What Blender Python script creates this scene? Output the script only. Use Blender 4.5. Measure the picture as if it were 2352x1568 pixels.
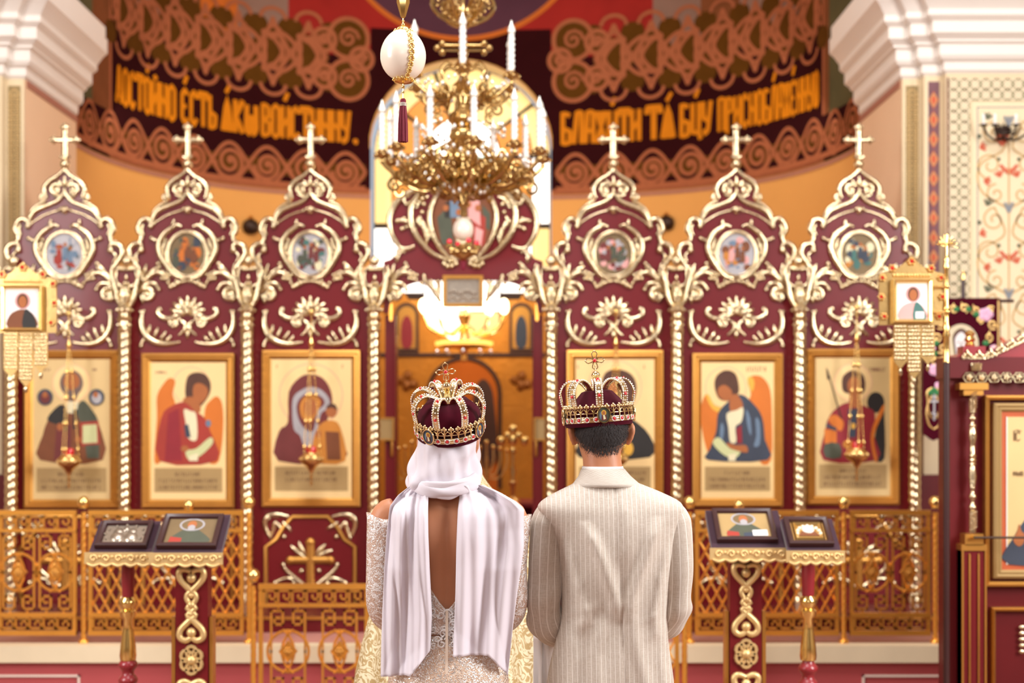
import bpy, math, random
from mathutils import Vector, Matrix
import numpy as np
random.seed(7)
for o in list(bpy.data.objects): bpy.data.objects.remove(o)
scene = bpy.context.scene
COL = scene.collection
PI = math.pi
# ---------------------------------------------------------------- camera
F, CX, HY, CH = 3267.0, 1176.0, 985.0, 1.67      # focal length in pixels, axis column, eye-level row, eye height (m)
cd = bpy.data.cameras.new('camera'); cam = bpy.data.objects.new('camera', cd); COL.objects.link(cam)
cam.location = (0, 0, CH); cam.rotation_euler = (PI / 2, 0, 0)
cd.sensor_width = 36.0; cd.lens = 50.0
cd.shift_y = (HY - 784.0) / 2352.0
cd.dof.use_dof = True; cd.dof.focus_distance = 4.22; cd.dof.aperture_fstop = 2.3
cd.clip_end = 100
scene.camera = cam
# ---------------------------------------------------------------- view, world, lights
vs = scene.view_settings
vs.view_transform = 'Standard'; vs.look = 'None'; vs.gamma = 1.0; vs.use_curve_mapping = False
vs.exposure = -0.66
w = bpy.data.worlds.new('daylight'); scene.world = w; w.use_nodes = True
w.node_tree.nodes['Background'].inputs[0].default_value = (0.80, 0.88, 1.0, 1)
w.node_tree.nodes['Background'].inputs[1].default_value = 1.0
def area(name, loc, target, sx, sy, power, color=(1, 0.97, 0.92)):
    l = bpy.data.lights.new(name, 'AREA'); l.shape = 'RECTANGLE'; l.size = sx; l.size_y = sy
    l.energy = power; l.color = color
    o = bpy.data.objects.new(name, l); COL.objects.link(o); o.location = loc
    o.rotation_euler = (Vector(target) - Vector(loc)).to_track_quat('-Z', 'Y').to_euler()
    return o
# daylight entering the nave windows (left, right, west wall) and the drum under the dome
area('daylight_left_window', (-5.85, 2.2, 4.2), (0.5, 7.5, 1.8), 1.9, 3.4, 600, (1, 0.985, 0.965))
area('daylight_right_window', (5.45, 2.6, 4.2), (-0.5, 7.5, 1.8), 1.9, 3.4, 840, (1, 0.985, 0.965))
area('daylight_west_window', (-0.3, -5.8, 4.6), (-0.3, 8.0, 2.0), 4.0, 3.0, 170, (1, 0.985, 0.965))
area('daylight_dome', (-0.3, 4.2, 8.6), (-0.3, 6.2, 0.0), 3.0, 3.0, 820, (1, 0.985, 0.965))
area('altar_fill_left', (-3.15, 11.9, 4.9), (0.8, 12.9, 3.2), 0.8, 1.3, 46, (1, 0.93, 0.82))  # added fill light for the apse; its wall has no side window
area('altar_fill_right', (2.45, 11.9, 4.9), (-1.5, 12.9, 3.2), 0.8, 1.3, 46, (1, 0.93, 0.82))  # matching added fill from the other side, also without an opening

# ---------------------------------------------------------------- pixel to place
def P(px, py, d): return Vector(((px - CX) * d / F, d, CH + (HY - py) * d / F))
# ---------------------------------------------------------------- materials
def lin(c):
    c = c / 255.0
    return c / 12.92 if c <= 0.04045 else ((c + 0.055) / 1.055) ** 2.4
def rgb(r, g, b): return (lin(r), lin(g), lin(b), 1.0)
M = {}
def mat(name, col, rough=0.5, metal=0.0, var=0.0, vscale=8.0, bump=0.0, bscale=60.0, coat=0.0, emit=0.0, ecol=None,
        trans=0.0, alpha=1.0, sheen=0.0, sss=0.0, rvar=0.0, stretch=None, bdist=0.004, spec=0.5):
    m = bpy.data.materials.new(name); m.use_nodes = True
    nt = m.node_tree; b = nt.nodes['Principled BSDF']
    c = rgb(*col)
    b.inputs['Base Color'].default_value = c
    b.inputs['Roughness'].default_value = rough; b.inputs['Metallic'].default_value = metal
    b.inputs['Coat Weight'].default_value = coat; b.inputs['Coat Roughness'].default_value = 0.12
    b.inputs['Transmission Weight'].default_value = trans; b.inputs['Alpha'].default_value = alpha
    b.inputs['Sheen Weight'].default_value = sheen
    if sss:
        b.inputs['Subsurface Weight'].default_value = sss; b.inputs['Subsurface Radius'].default_value = (0.02, 0.008, 0.004)
    b.inputs['Specular IOR Level'].default_value = 0.08 if name.startswith('mural') else spec
    if emit:
        b.inputs['Emission Color'].default_value = rgb(*(ecol or col)); b.inputs['Emission Strength'].default_value = emit
    tc = None
    if var or bump or rvar:
        tc = nt.nodes.new('ShaderNodeTexCoord'); src = tc.outputs['Object']
        if stretch:
            mp = nt.nodes.new('ShaderNodeMapping'); mp.inputs['Scale'].default_value = stretch
            nt.links.new(src, mp.inputs['Vector']); src = mp.outputs['Vector']
    if var or rvar:
        n = nt.nodes.new('ShaderNodeTexNoise'); n.inputs['Scale'].default_value = vscale; n.inputs['Detail'].default_value = 5
        nt.links.new(src, n.inputs['Vector'])
    if var:
        mx = nt.nodes.new('ShaderNodeMix'); mx.data_type = 'RGBA'
        mx.inputs['A'].default_value = tuple(min(1, x * (1 + var)) for x in c[:3]) + (1,)
        mx.inputs['B'].default_value = tuple(x * (1 - var) for x in c[:3]) + (1,)
        nt.links.new(n.outputs['Fac'], mx.inputs['Factor']); nt.links.new(mx.outputs['Result'], b.inputs['Base Color'])
    if rvar:
        mr = nt.nodes.new('ShaderNodeMapRange'); mr.inputs['To Min'].default_value = rough - rvar; mr.inputs['To Max'].default_value = rough + rvar
        nt.links.new(n.outputs['Fac'], mr.inputs['Value']); nt.links.new(mr.outputs['Result'], b.inputs['Roughness'])
    if bump:
        n2 = nt.nodes.new('ShaderNodeTexNoise'); n2.inputs['Scale'].default_value = bscale; n2.inputs['Detail'].default_value = 4
        nt.links.new(src, n2.inputs['Vector'])
        bp = nt.nodes.new('ShaderNodeBump'); bp.inputs['Strength'].default_value = bump; bp.inputs['Distance'].default_value = bdist
        nt.links.new(n2.outputs['Fac'], bp.inputs['Height']); nt.links.new(bp.outputs['Normal'], b.inputs['Normal'])
    M[name] = m
    return m
mat('pale_gold', (226, 208, 172), 0.21, 1.0, var=0.14, vscale=14, bump=0.28, bscale=75, bdist=0.006)
mat('antique_gold', (222, 184, 120), 0.30, 1.0, var=0.18, vscale=16, bump=0.15, bscale=80)
mat('frame_gold', (206, 150, 74), 0.36, 0.85, var=0.12, vscale=10)
mat('brass', (240, 170, 74), 0.30, 0.75, var=0.12, vscale=9)
mat('chandelier_gold', (200, 168, 112), 0.22, 1.0, var=0.15, vscale=20)
mat('bright_gold', (250, 216, 140), 0.20, 1.0)
mat('crown_gold', (240, 218, 172), 0.15, 1.0, bump=0.2, bscale=260, bdist=0.001)
mat('burgundy', (108, 17, 24), 0.40, 0.0, var=0.10, vscale=5, coat=0.18, spec=0.3)
mat('burgundy_dark', (96, 13, 19), 0.45, 0.0, var=0.12, vscale=6, coat=0.1, spec=0.3)
mat('red_wood', (150, 36, 46), 0.34, 0.0, var=0.10, vscale=6, coat=0.4)
mat('velvet', (66, 3, 22), 0.95, 0.0, var=0.25, vscale=40, sheen=0.06, spec=0.1)
mat('velvet_purple', (50, 8, 34), 0.9, 0.0, var=0.2, vscale=30, sheen=0.3)
mat('tassel_red', (128, 16, 46), 0.7, 0.0, var=0.2, vscale=90)
mat('white_plaster', (238, 230, 222), 0.75, var=0.03, vscale=3)
mat('peach_plaster', (236, 200, 164), 0.8, var=0.05, vscale=3, bump=0.05, bscale=30)
mat('ochre_plaster', (220, 158, 82), 0.8, var=0.06, vscale=2.5, bump=0.05, bscale=30)
mat('cream_wall', (226, 206, 170), 0.8, var=0.04, vscale=3)
mat('nave_wall', (156, 134, 108), 0.85, var=0.04, vscale=2)
mat('mural_dark', (46, 10, 12), 0.95, var=0.2, vscale=5)
mat('mural_strand', (164, 96, 64), 0.9, var=0.12, vscale=12)
mat('mural_olive', (88, 54, 14), 0.95, var=0.2, vscale=10)
mat('mural_letter', (208, 124, 18), 0.6, var=0.12, vscale=12)
mat('mural_red', (150, 38, 32), 0.7, var=0.25, vscale=2.5)
mat('mural_grey', (138, 108, 94), 0.75, var=0.2, vscale=2.5)
mat('mural_violet', (84, 50, 62), 0.75, var=0.25, vscale=2.5)
mat('mural_orange', (196, 104, 40), 0.7, var=0.2, vscale=3)
mat('mural_green', (92, 86, 58), 0.8, var=0.3, vscale=4)
mat('mural_brown', (122, 72, 42), 0.8, var=0.25, vscale=5)
mat('border_rose', (170, 112, 92), 0.8, var=0.2, vscale=30)
mat('floor_stone', (140, 104, 86), 0.45, var=0.12, vscale=2)
mat('rose_floor', (186, 130, 120), 0.5, var=0.1, vscale=4)
mat('rose_riser', (176, 74, 76), 0.6, var=0.08, vscale=2, bump=0.04, bscale=40)
mat('cream_stone', (222, 204, 172), 0.55, var=0.08, vscale=6)
mat('white_paint', (232, 214, 200), 0.5)
mat('icon_ground', (238, 206, 146), 0.5, 0.15, var=0.06, vscale=6)
mat('icon_ground_dim', (214, 184, 128), 0.5, 0.15, var=0.08, vscale=6)
mat('icon_caption', (168, 138, 88), 0.6, var=0.05, vscale=6)
mat('icon_text', (104, 72, 44), 0.7)
mat('halo_line', (226, 178, 140), 0.6)
mat('skin_paint', (168, 98, 52), 0.7, var=0.1, vscale=20)
mat('hair_paint', (84, 52, 38), 0.7, var=0.2, vscale=20)
mat('grey_hair_paint', (112, 92, 84), 0.7, var=0.2, vscale=25)
mat('paint_red', (160, 50, 36), 0.6, var=0.2, vscale=8)
mat('paint_crimson', (140, 28, 40), 0.6, var=0.2, vscale=8)
mat('paint_maroon', (108, 40, 38), 0.6, var=0.2, vscale=8)
mat('paint_orange', (206, 112, 30), 0.6, var=0.2, vscale=6)
mat('paint_ochre', (196, 126, 44), 0.6, var=0.2, vscale=6)
mat('paint_gold', (222, 170, 60), 0.55, var=0.15, vscale=8)
mat('paint_blue', (54, 62, 78), 0.6, var=0.35, vscale=9)
mat('paint_bluelight', (104, 126, 150), 0.6, var=0.2, vscale=9)
mat('paint_green', (74, 78, 62), 0.6, var=0.3, vscale=9)
mat('paint_teal', (64, 110, 104), 0.6, var=0.2, vscale=9)
mat('paint_black', (34, 30, 28), 0.6, var=0.2, vscale=9)
mat('paint_cream', (226, 216, 178), 0.6, var=0.1, vscale=12)
mat('paint_scroll', (200, 204, 150), 0.6, var=0.08, vscale=12)
mat('paint_brown', (118, 64, 30), 0.6, var=0.25, vscale=8)
mat('paint_pink', (222, 160, 156), 0.6, var=0.1, vscale=12)
mat('paint_silver', (170, 166, 170), 0.5, 0.3, var=0.15, vscale=14)
mat('paint_white', (236, 232, 230), 0.5)
mat('ruby', (214, 30, 40), 0.08, 0.0, coat=1.0)
mat('crystal', (250, 246, 240), 0.06, 0.6)
mat('pearl', (240, 226, 206), 0.25, coat=0.6)
mat('eggshell', (246, 232, 216), 0.30, coat=0.4, var=0.02, vscale=6)
mat('candle_white', (240, 234, 230), 0.28, coat=0.5)
mat('icon_dim', (120, 98, 66), 0.55, 0.2, var=0.15, vscale=20)
mat('margin_orange', (190, 88, 44), 0.6, var=0.12, vscale=12)
mat('altar_mid', (150, 90, 28), 0.5, 0.3, var=0.2, vscale=10)
mat('dark_iron', (60, 44, 36), 0.45, 0.7)
mat('dark_wood', (54, 22, 24), 0.4, coat=0.3)
mat('altar_gold', (204, 132, 40), 0.42, 0.45, var=0.25, vscale=5, bump=0.3, bscale=24, bdist=0.02)
mat('altar_dark', (70, 38, 22), 0.6, var=0.2, vscale=6)
mat('lamp_glow', (255, 236, 190), 0.4, emit=9.0)
mat('glow_warm', (255, 190, 90), 0.4, emit=3.0)
mat('glass_white', (250, 250, 244), 0.3, emit=3.2, ecol=(250, 250, 244))
mat('glass_yellow', (250, 226, 150), 0.3, emit=1.0, ecol=(250, 222, 150))
mat('glass_orange', (226, 150, 50), 0.3, emit=0.55, ecol=(226, 150, 50))
mat('glass_teal', (200, 240, 230), 0.3, emit=1.6, ecol=(190, 240, 226))
mat('glass_rose', (250, 190, 190), 0.3, emit=1.6, ecol=(250, 180, 180))
mat('clear_bulb', (244, 240, 232), 0.05, 0.3, coat=1.0)
mat('red_lamp', (220, 24, 50), 0.15, emit=0.8)

# ---------------------------------------------------------------- mesh building
def cat_rom(pts, n=6, closed=False):
    p = [np.array(q, float) for q in pts]
    if len(p) < 3 and not closed:
        return [p[0] + (p[-1] - p[0]) * i / n for i in range(n + 1)] if len(p) == 2 else p
    out = []; N = len(p)
    for i in range(N if closed else N - 1):
        p1, p2 = p[i], p[(i + 1) % N]
        p0 = p[i - 1] if (closed or i > 0) else 2 * p1 - p2
        p3 = p[(i + 2) % N] if (closed or i + 2 < N) else 2 * p2 - p1
        for k in range(n):
            t = k / n
            out.append(0.5 * ((2 * p1) + (p2 - p0) * t + (2 * p0 - 5 * p1 + 4 * p2 - p3) * t * t + (3 * p1 - p0 - 3 * p2 + p3) * t ** 3))
    if not closed: out.append(p[-1])
    return out
class MB:
    def __init__(s): s.v = []; s.f = []; s.m = []; s.mi = 0
    def add(s, vs, fs):
        b = len(s.v); s.v += [tuple(float(c) for c in q) for q in vs]
        for f in fs: s.f.append([i + b for i in f]); s.m.append(s.mi)
        return s
    def box(s, x0, x1, y0, y1, z0, z1):
        return s.add([(x0, y0, z0), (x1, y0, z0), (x1, y1, z0), (x0, y1, z0), (x0, y0, z1), (x1, y0, z1), (x1, y1, z1), (x0, y1, z1)],
                     [(0, 3, 2, 1), (4, 5, 6, 7), (0, 1, 5, 4), (1, 2, 6, 5), (2, 3, 7, 6), (3, 0, 4, 7)])
    def prism(s, poly, y0, y1):
        # polygon in x,z extruded along y (front y0 nearer the nave)
        n = len(poly); a = sum(poly[i][0] * poly[(i + 1) % n][1] - poly[(i + 1) % n][0] * poly[i][1] for i in range(n))
        if a < 0: poly = poly[::-1]
        vs = [(x, y0, z) for x, z in poly] + [(x, y1, z) for x, z in poly]
        return s.add(vs, [list(range(n)), list(range(2 * n - 1, n - 1, -1))] + [(i, i + n, (i + 1) % n + n, (i + 1) % n) for i in range(n)])
    def face(s, poly, y):
        n = len(poly); a = sum(poly[i][0] * poly[(i + 1) % n][1] - poly[(i + 1) % n][0] * poly[i][1] for i in range(n))
        if a < 0: poly = poly[::-1]
        return s.add([(x, y, z) for x, z in poly], [list(range(n))])
    def tube(s, path, r, sides=7, flat=1.0, caps=True, nrm=(0, 1, 0), closed=False):
        path = [np.array(p, float) for p in path]; n = len(path)
        if not hasattr(r, '__len__'): r = [r] * n
        elif len(r) != n: r = list(np.interp(np.linspace(0, 1, n), np.linspace(0, 1, len(r)), r))
        N0 = np.array(nrm, float); vs = []; fs = []
        for i in range(n):
            if closed: t = path[(i + 1) % n] - path[i - 1]
            else: t = path[min(i + 1, n - 1)] - path[max(i - 1, 0)]
            t = t / (np.linalg.norm(t) + 1e-12)
            b = np.cross(t, N0); nb = np.linalg.norm(b)
            if nb < 1e-4: b = np.cross(t, np.array((1.0, 0.02, 0.01))); nb = np.linalg.norm(b)
            b = b / nb; nn = np.cross(b, t)
            for k in range(sides):
                a = 2 * PI * k / sides
                vs.append(path[i] + r[i] * (math.cos(a) * b + flat * math.sin(a) * nn))
        m = n if closed else n - 1
        for i in range(m):
            j = (i + 1) % n
            for k in range(sides):
                fs.append((i * sides + k, j * sides + k, j * sides + (k + 1) % sides, i * sides + (k + 1) % sides))
        if caps and not closed:
            fs.append(list(range(sides))); fs.append(list(range(n * sides - 1, (n - 1) * sides - 1, -1)))
        return s.add(vs, fs)
    def ball(s, c, r, seg=8, rings=5, sc=(1, 1, 1)):
        vs = [(c[0], c[1], c[2] + r * sc[2])]; fs = []
        for i in range(1, rings):
            a = PI * i / rings
            for k in range(seg):
                t = 2 * PI * k / seg
                vs.append((c[0] + r * sc[0] * math.sin(a) * math.cos(t), c[1] + r * sc[1] * math.sin(a) * math.sin(t), c[2] + r * sc[2] * math.cos(a)))
        vs.append((c[0], c[1], c[2] - r * sc[2])); L = len(vs) - 1
        for k in range(seg): fs.append((0, 1 + k, 1 + (k + 1) % seg)); fs.append((L, L - 1 - k, L - 1 - (k + 1) % seg))
        for i in range(rings - 2):
            for k in range(seg):
                a = 1 + i * seg + k; b = 1 + i * seg + (k + 1) % seg
                fs.append((a, a + seg, b + seg, b))
        # fix bottom winding
        return s.add(vs, fs)
    def lathe(s, prof, seg=16, c=(0, 0, 0), sx=1, sy=1):
        if prof[0][1] > prof[-1][1]: prof = prof[::-1]
        vs = []; fs = []; n = len(prof)
        for r, z in prof:
            for k in range(seg):
                t = 2 * PI * k / seg
                vs.append((c[0] + r * sx * math.cos(t), c[1] + r * sy * math.sin(t), c[2] + z))
        for i in range(n - 1):
            for k in range(seg):
                fs.append((i * seg + k, i * seg + (k + 1) % seg, (i + 1) * seg + (k + 1) % seg, (i + 1) * seg + k))
        fs.append(list(range(seg - 1, -1, -1))); fs.append(list(range((n - 1) * seg, n * seg)))
        return s.add(vs, fs)
    def torus_xz(s, c, rx, rz, r, n=28, sides=7, flat=1.0):
        return s.tube([(c[0] + rx * math.cos(2 * PI * i / n), c[1], c[2] + rz * math.sin(2 * PI * i / n)) for i in range(n)], r, sides, flat, closed=True)
    def grid(s, rows, cyc=False):
        nr = len(rows); nc = len(rows[0]); vs = [p for r in rows for p in r]; fs = []
        for i in range(nr - 1):
            for k in range(nc if cyc else nc - 1):
                fs.append((i * nc + k, i * nc + (k + 1) % nc, (i + 1) * nc + (k + 1) % nc, (i + 1) * nc + k))
        return s.add(vs, fs)
    def xf(s, mtx, start=0):
        for i in range(start, len(s.v)): s.v[i] = tuple(mtx @ Vector(s.v[i]))
        return s
    def mesh(s, name, mats, sm=40):
        me = bpy.data.meshes.new(name); me.from_pydata(s.v, [], s.f)
        if isinstance(mats, str): mats = [mats]
        for q in mats: me.materials.append(M[q])
        if len(mats) > 1: me.polygons.foreach_set('material_index', s.m)
        if sm:
            me.polygons.foreach_set('use_smooth', [True] * len(me.polygons))
            me.update()
            if sm < 180: me.set_sharp_from_angle(angle=math.radians(sm))
        me.update(); me.validate()
        return me
    def ob(s, name, mats, parent=None, sm=40):
        return place(name, s.mesh(name, mats, sm), parent)
def place(name, me, parent=None, loc=None, rot=None, scale=None):
    o = bpy.data.objects.new(name, me); COL.objects.link(o)
    if parent: o.parent = parent
    if loc is not None: o.location = loc
    if rot is not None: o.rotation_euler = rot
    if scale is not None: o.scale = scale
    return o
def tag(o, label=None, cat=None, group=None, kind=None):
    if label: o['label'] = label
    if cat: o['category'] = cat
    if group: o['group'] = group
    if kind: o['kind'] = kind
    return o
def thing(name, label, cat, loc=(0, 0, 0), rz=0, group=None):
    o = bpy.data.objects.new(name, None); COL.objects.link(o); o.empty_display_size = 0.1
    o.location = loc; o.rotation_euler = (0, 0, rz)
    return tag(o, label, cat, group)
def struct(o): o['kind'] = 'structure'; return o
def copy_tree(o, parent=None):
    c = o.copy(); COL.objects.link(c); c.parent = parent
    if parent is not None: c.matrix_parent_inverse = o.matrix_parent_inverse
    for ch in o.children:
        if ch.name in COL.objects: copy_tree(ch, c)
    return c
def recalc(me):
    import bmesh
    b = bmesh.new(); b.from_mesh(me); bmesh.ops.recalc_face_normals(b, faces=b.faces); b.to_mesh(me); b.free()
def spiral(cx, cz, R, turns, a0, sgn=1, n=14, r_end=0.15):
    # px-space spiral from the rim inwards (z down)
    return [(cx + R * (1 - (1 - r_end) * i / n) * math.cos(a0 + sgn * 2 * PI * turns * i / n),
             cz + R * (1 - (1 - r_end) * i / n) * math.sin(a0 + sgn * 2 * PI * turns * i / n)) for i in range(n + 1)]
class Carve:
    """carved relief: 2-D pixel drawing (x right, y down) turned into raised tubes on a board; s = metres per pixel"""
    def __init__(c, s, x0=0.0, y0=0.0, z0=0.0, dep=0.0): c.mb = MB(); c.s = s; c.x0 = x0; c.y0 = y0; c.z0 = z0; c.dep = dep
    def p(c, x, y, up=0.0): return ((x - c.x0) * c.s, c.dep - up, c.z0 + (c.y0 - y) * c.s)
    def sc(c, pts, r, n=5, flat=0.9, up=0.0, sides=7, smooth=True, closed=False):
        q = cat_rom(pts, n, closed) if smooth else pts
        rr = [k * c.s for k in r] if hasattr(r, '__len__') else r * c.s
        c.mb.tube([c.p(a[0], a[1], up) for a in q], rr, sides, flat, closed=closed); return c
    def mir(c, pts, r, **k):
        c.sc(pts, r, **k); c.sc([(-a, b) for a, b in pts], r, **k); return c
    def ball(c, x, y, r, up=0.0, sc=(1, 1, 1)): c.mb.ball(c.p(x, y, up), r * c.s, 8, 5, sc); return c
    def mball(c, x, y, r, **k): c.ball(x, y, r, **k); c.ball(-x, y, r, **k); return c
    def leaf(c, x, y, ang, L, wdt, up=0.0, curl=0.15):
        a = math.radians(ang); dx, dy = math.cos(a), -math.sin(a); nx, ny = -dy, dx
        pts = [(x + dx * L * t + nx * L * curl * t * t, y + dy * L * t + ny * L * curl * t * t) for t in (0, .25, .5, .75, 1)]
        c.sc(pts, [wdt * .35, wdt * .8, wdt, wdt * .9, wdt * .35], n=2, up=up); return c
# ================================================================ the setting
AX = -0.345                 # world x of the church axis
ZS = 0.395                  # solea floor height
DI = 9.70                   # iconostasis plane
SI = DI / F                 # metres per pixel there
# nave shell
b = MB().box(-6.2, 5.8, -6.2, 8.9, -0.2, 0.0); struct(b.ob('floor', 'floor_stone', sm=0))
def wall_with_window(name, xa, xb, win):
    # wall slab xa..xb (x), running along y, one tall window opening (y0,y1,z0,z1)
    y0, y1, z0, z1 = win; m = MB()
    m.box(xa, xb, -6.2, y0, 0, 8.0).box(xa, xb, y1, 9.9, 0, 8.0).box(xa, xb, y0, y1, 0, z0).box(xa, xb, y0, y1, z1, 8.0)
    return struct(m.ob(name, 'nave_wall', sm=0))
wall_with_window('wall_left', -6.2, -6.0, (1.2, 3.2, 2.4, 6.0))
wall_with_window('wall_right', 5.6, 5.8, (1.6, 3.6, 2.4, 6.0))
m = MB(); m.box(-6.0, -2.4, -6.2, -6.0, 0, 8).box(1.8, 5.6, -6.2, -6.0, 0, 8).box(-2.4, 1.8, -6.2, -6.0, 0, 3.0).box(-2.4, 1.8, -6.2, -6.0, 6.2, 8)
struct(m.ob('wall_back', 'nave_wall', sm=0))
m = MB(); m.box(-6.2, 5.8, -6.2, 2.3, 8.0, 8.2).box(-6.2, 5.8, 6.1, 9.9, 8.0, 8.2).box(-6.2, -2.2, 2.3, 6.1, 8.0, 8.2).box(1.6, 5.8, 2.3, 6.1, 8.0, 8.2)
struct(m.ob('ceiling', 'white_plaster', sm=0))
# solea: raised floor in front of and behind the icon screen
m = MB(); m.box(-6.0, 5.6, 8.40, 15.5, 0.0, ZS); o = struct(m.ob('floor_solea', 'rose_floor', sm=0))
m = MB(); m.box(-6.0, 5.6, 8.34, 8.46, ZS - 0.095, ZS + 0.004); m.ob('stone_edge', 'cream_stone', o, sm=0)
m = MB(); m.box(-6.0, 5.6, 8.385, 8.40, 0.0, ZS - 0.095); m.ob('riser', 'rose_riser', o, sm=0)
for px0, px1 in ((-160, 184), (1980, 2320)):
    a = P(px0, 1549, 8.385); c = P(px1, 1640, 8.385); f = 0.011; m = MB()
    m.box(a.x, c.x, 8.372, 8.385, a.z - f, a.z).box(a.x, c.x, 8.372, 8.385, c.z, c.z + f).box(a.x, a.x + f, 8.372, 8.385, c.z, a.z).box(c.x - f, c.x, 8.372, 8.385, c.z, a.z)
    m.ob('panel_moulding', 'white_paint', o, sm=0)
# ---------------------------------------------------------------- apse wall (curved plan), everything painted on it is laid on the wall itself
AN, AA, AB, A0 = 2.5, 3.20, 3.0, 11.2
def apse_raw(t):
    s, c = math.sin(t), math.cos(t)
    return AX + AA * math.copysign(abs(s) ** (2 / AN), s), A0 + AB * max(c, 0) ** (2 / AN)
_T = np.linspace(-PI / 2, PI / 2, 1601); _XY = np.array([apse_raw(t) for t in _T])
_U = np.concatenate([[0], np.cumsum(np.hypot(*np.diff(_XY, axis=0).T))]); UM = _U[-1] / 2; _U = _U - UM
_PX = CX + F * _XY[:, 0] / _XY[:, 1]
def u_of(px): return float(np.interp(px, _PX, _U))
def apse(u, z, off=0.0):
    x = np.interp(u, _U, _XY[:, 0]); y = np.interp(u, _U, _XY[:, 1])
    e = 0.02; dx = np.interp(u + e, _U, _XY[:, 0]) - np.interp(u - e, _U, _XY[:, 0]); dy = np.interp(u + e, _U, _XY[:, 1]) - np.interp(u - e, _U, _XY[:, 1])
    n = math.hypot(dx, dy) or 1
    return (x + dy / n * off, y - dx / n * off, z)      # off > 0 towards the nave
def z_at(px, py):
    d = float(np.interp(px, _PX, _XY[:, 1])); return CH + (HY - py) * d / F
WU0, WU1 = u_of(851), u_of(1266)                          # window opening in the wall
WZB, WZS = ZS + 1.2, z_at(1058, 345)                      # sill, springing of its arch
WR = (WU1 - WU0) / 2; WUC = (WU0 + WU1) / 2
def strip(u0, u1, z0, z1, off, nu=40, nz=1):
    m = MB(); m.grid([[apse(u0 + (u1 - u0) * i / nu, z0 + (z1 - z0) * j / nz, off) for i in range(nu + 1)] for j in range(nz + 1)]); return m
m = strip(-UM, WU0, ZS, 7.6, 0, 60, 3); m.v += []
b2 = strip(WU1, UM, ZS, 7.6, 0, 60, 3); m.add(b2.v, b2.f)
b2 = strip(WU0, WU1, ZS, WZB, 0, 12); m.add(b2.v, b2.f)
# spandrel over the round window head
N = 24; top = 7.6
r0 = [apse(WUC - WR * math.cos(PI * i / N), WZS + WR * 1.0 * math.sin(PI * i / N)) for i in range(N + 1)]
r1 = [apse(WUC - WR * math.cos(PI * i / N), top) for i in range(N + 1)]
m.grid([r0, r1])
wall_apse = struct(m.ob('wall_apse', 'ochre_plaster', sm=180))
m = MB(); m.box(-4.2, 3.5, 10.2, 14.6, 7.6, 7.8); struct(m.ob('ceiling_apse', 'ochre_plaster', sm=0))
# window reveal and stained glass
WD = 0.30
win = struct(bpy.data.objects.new('window_1', None)); COL.objects.link(win)
edge = [(WUC - WR, WZB + (WZS - WZB) * i / 8) for i in range(8)] + [(WUC - WR * math.cos(PI * i / N), WZS + WR * math.sin(PI * i / N)) for i in range(N + 1)] + [(WUC + WR, WZS - (WZS - WZB) * i / 8) for i in range(1, 9)]
m = MB(); m.grid([[apse(u, z, 0.0) for u, z in edge], [apse(u, z, -WD) for u, z in edge]]); m.ob('window_reveal', 'cream_wall', win, sm=60)
yb = apse(WUC, 0, -WD)[1]; cxw = apse(WUC, 0)[0]
def arch_ring(k0, k1, a0, a1, y, n=10):
    # piece of a round-headed band between scale k0 and k1; parameter along the edge from a0..a1 (0..1)
    def pt(a, k):
        if a < 0.3: x, z = -WR, WZB + (WZS - WZB) * a / 0.3
        elif a > 0.7: x, z = WR, WZB + (WZS - WZB) * (1 - a) / 0.3
        else:
            t = PI * (a - 0.3) / 0.4; x, z = -WR * math.cos(t), WZS + WR * math.sin(t)
        zc = WZS; 
        return (cxw + x * k, zc + (z - zc) * k if z > zc else z)
    A = [a0 + (a1 - a0) * i / n for i in range(n + 1)]
    return [pt(a, k1) for a in A] + [pt(a, k0) for a in A[::-1]]
cuts = [0, .075, .15, .225, .3, .38, .46, .54, .62, .7, .775, .85, .925, 1.0]
outer_c = ['glass_teal', 'glass_yellow', 'glass_white', 'glass_yellow', 'glass_yellow', 'glass_yellow', 'glass_yellow', 'glass_yellow', 'glass_yellow', 'glass_white', 'glass_yellow', 'glass_white', 'glass_teal']
for i in range(13):
    MB().prism(arch_ring(.80, .985, cuts[i] + .003, cuts[i + 1] - .003, yb), yb - .012, yb).ob('pane', outer_c[i], win, sm=0)
inner_c = ['glass_rose', 'glass_orange', 'glass_white', 'glass_orange', 'glass_orange', 'glass_orange', 'glass_yellow', 'glass_yellow', 'glass_orange', 'glass_orange', 'glass_white', 'glass_orange', 'glass_rose']
for i in range(13):
    MB().prism(arch_ring(.44, .785, cuts[i] + .004, cuts[i + 1] - .004, yb), yb - .012, yb).ob('pane', inner_c[i], win, sm=0)
nz = 9
for i in range(nz):
    for k in range(2):
        x0 = cxw - WR * .42 + k * WR * .43; z0 = WZB + (WZS - WZB) * i / nz
        MB().box(x0, x0 + WR * .41, yb - .012, yb, z0 + .008, z0 + (WZS - WZB) / nz - .008).ob('pane', ['glass_white', 'glass_teal', 'glass_rose', 'glass_white', 'glass_white', 'glass_yellow', 'glass_white', 'glass_white', 'glass_white'][(i + 2 * k) % 9], win, sm=0)
MB().prism([(cxw - WR * .42, WZS)] + [(cxw - WR * .42 * math.cos(PI * i / 12), WZS + WR * .42 * math.sin(PI * i / 12)) for i in range(1, 12)] + [(cxw + WR * .42, WZS)], yb - .012, yb).ob('pane', 'glass_white', win, sm=0)
# leading behind the panes, one sheet of dark came set back from the glass
MB().prism(arch_ring(.0, 1.0, 0, 1, yb, 40)[:41], yb + .002, yb + .02).ob('leading', 'dark_iron', win, sm=0)
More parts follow.
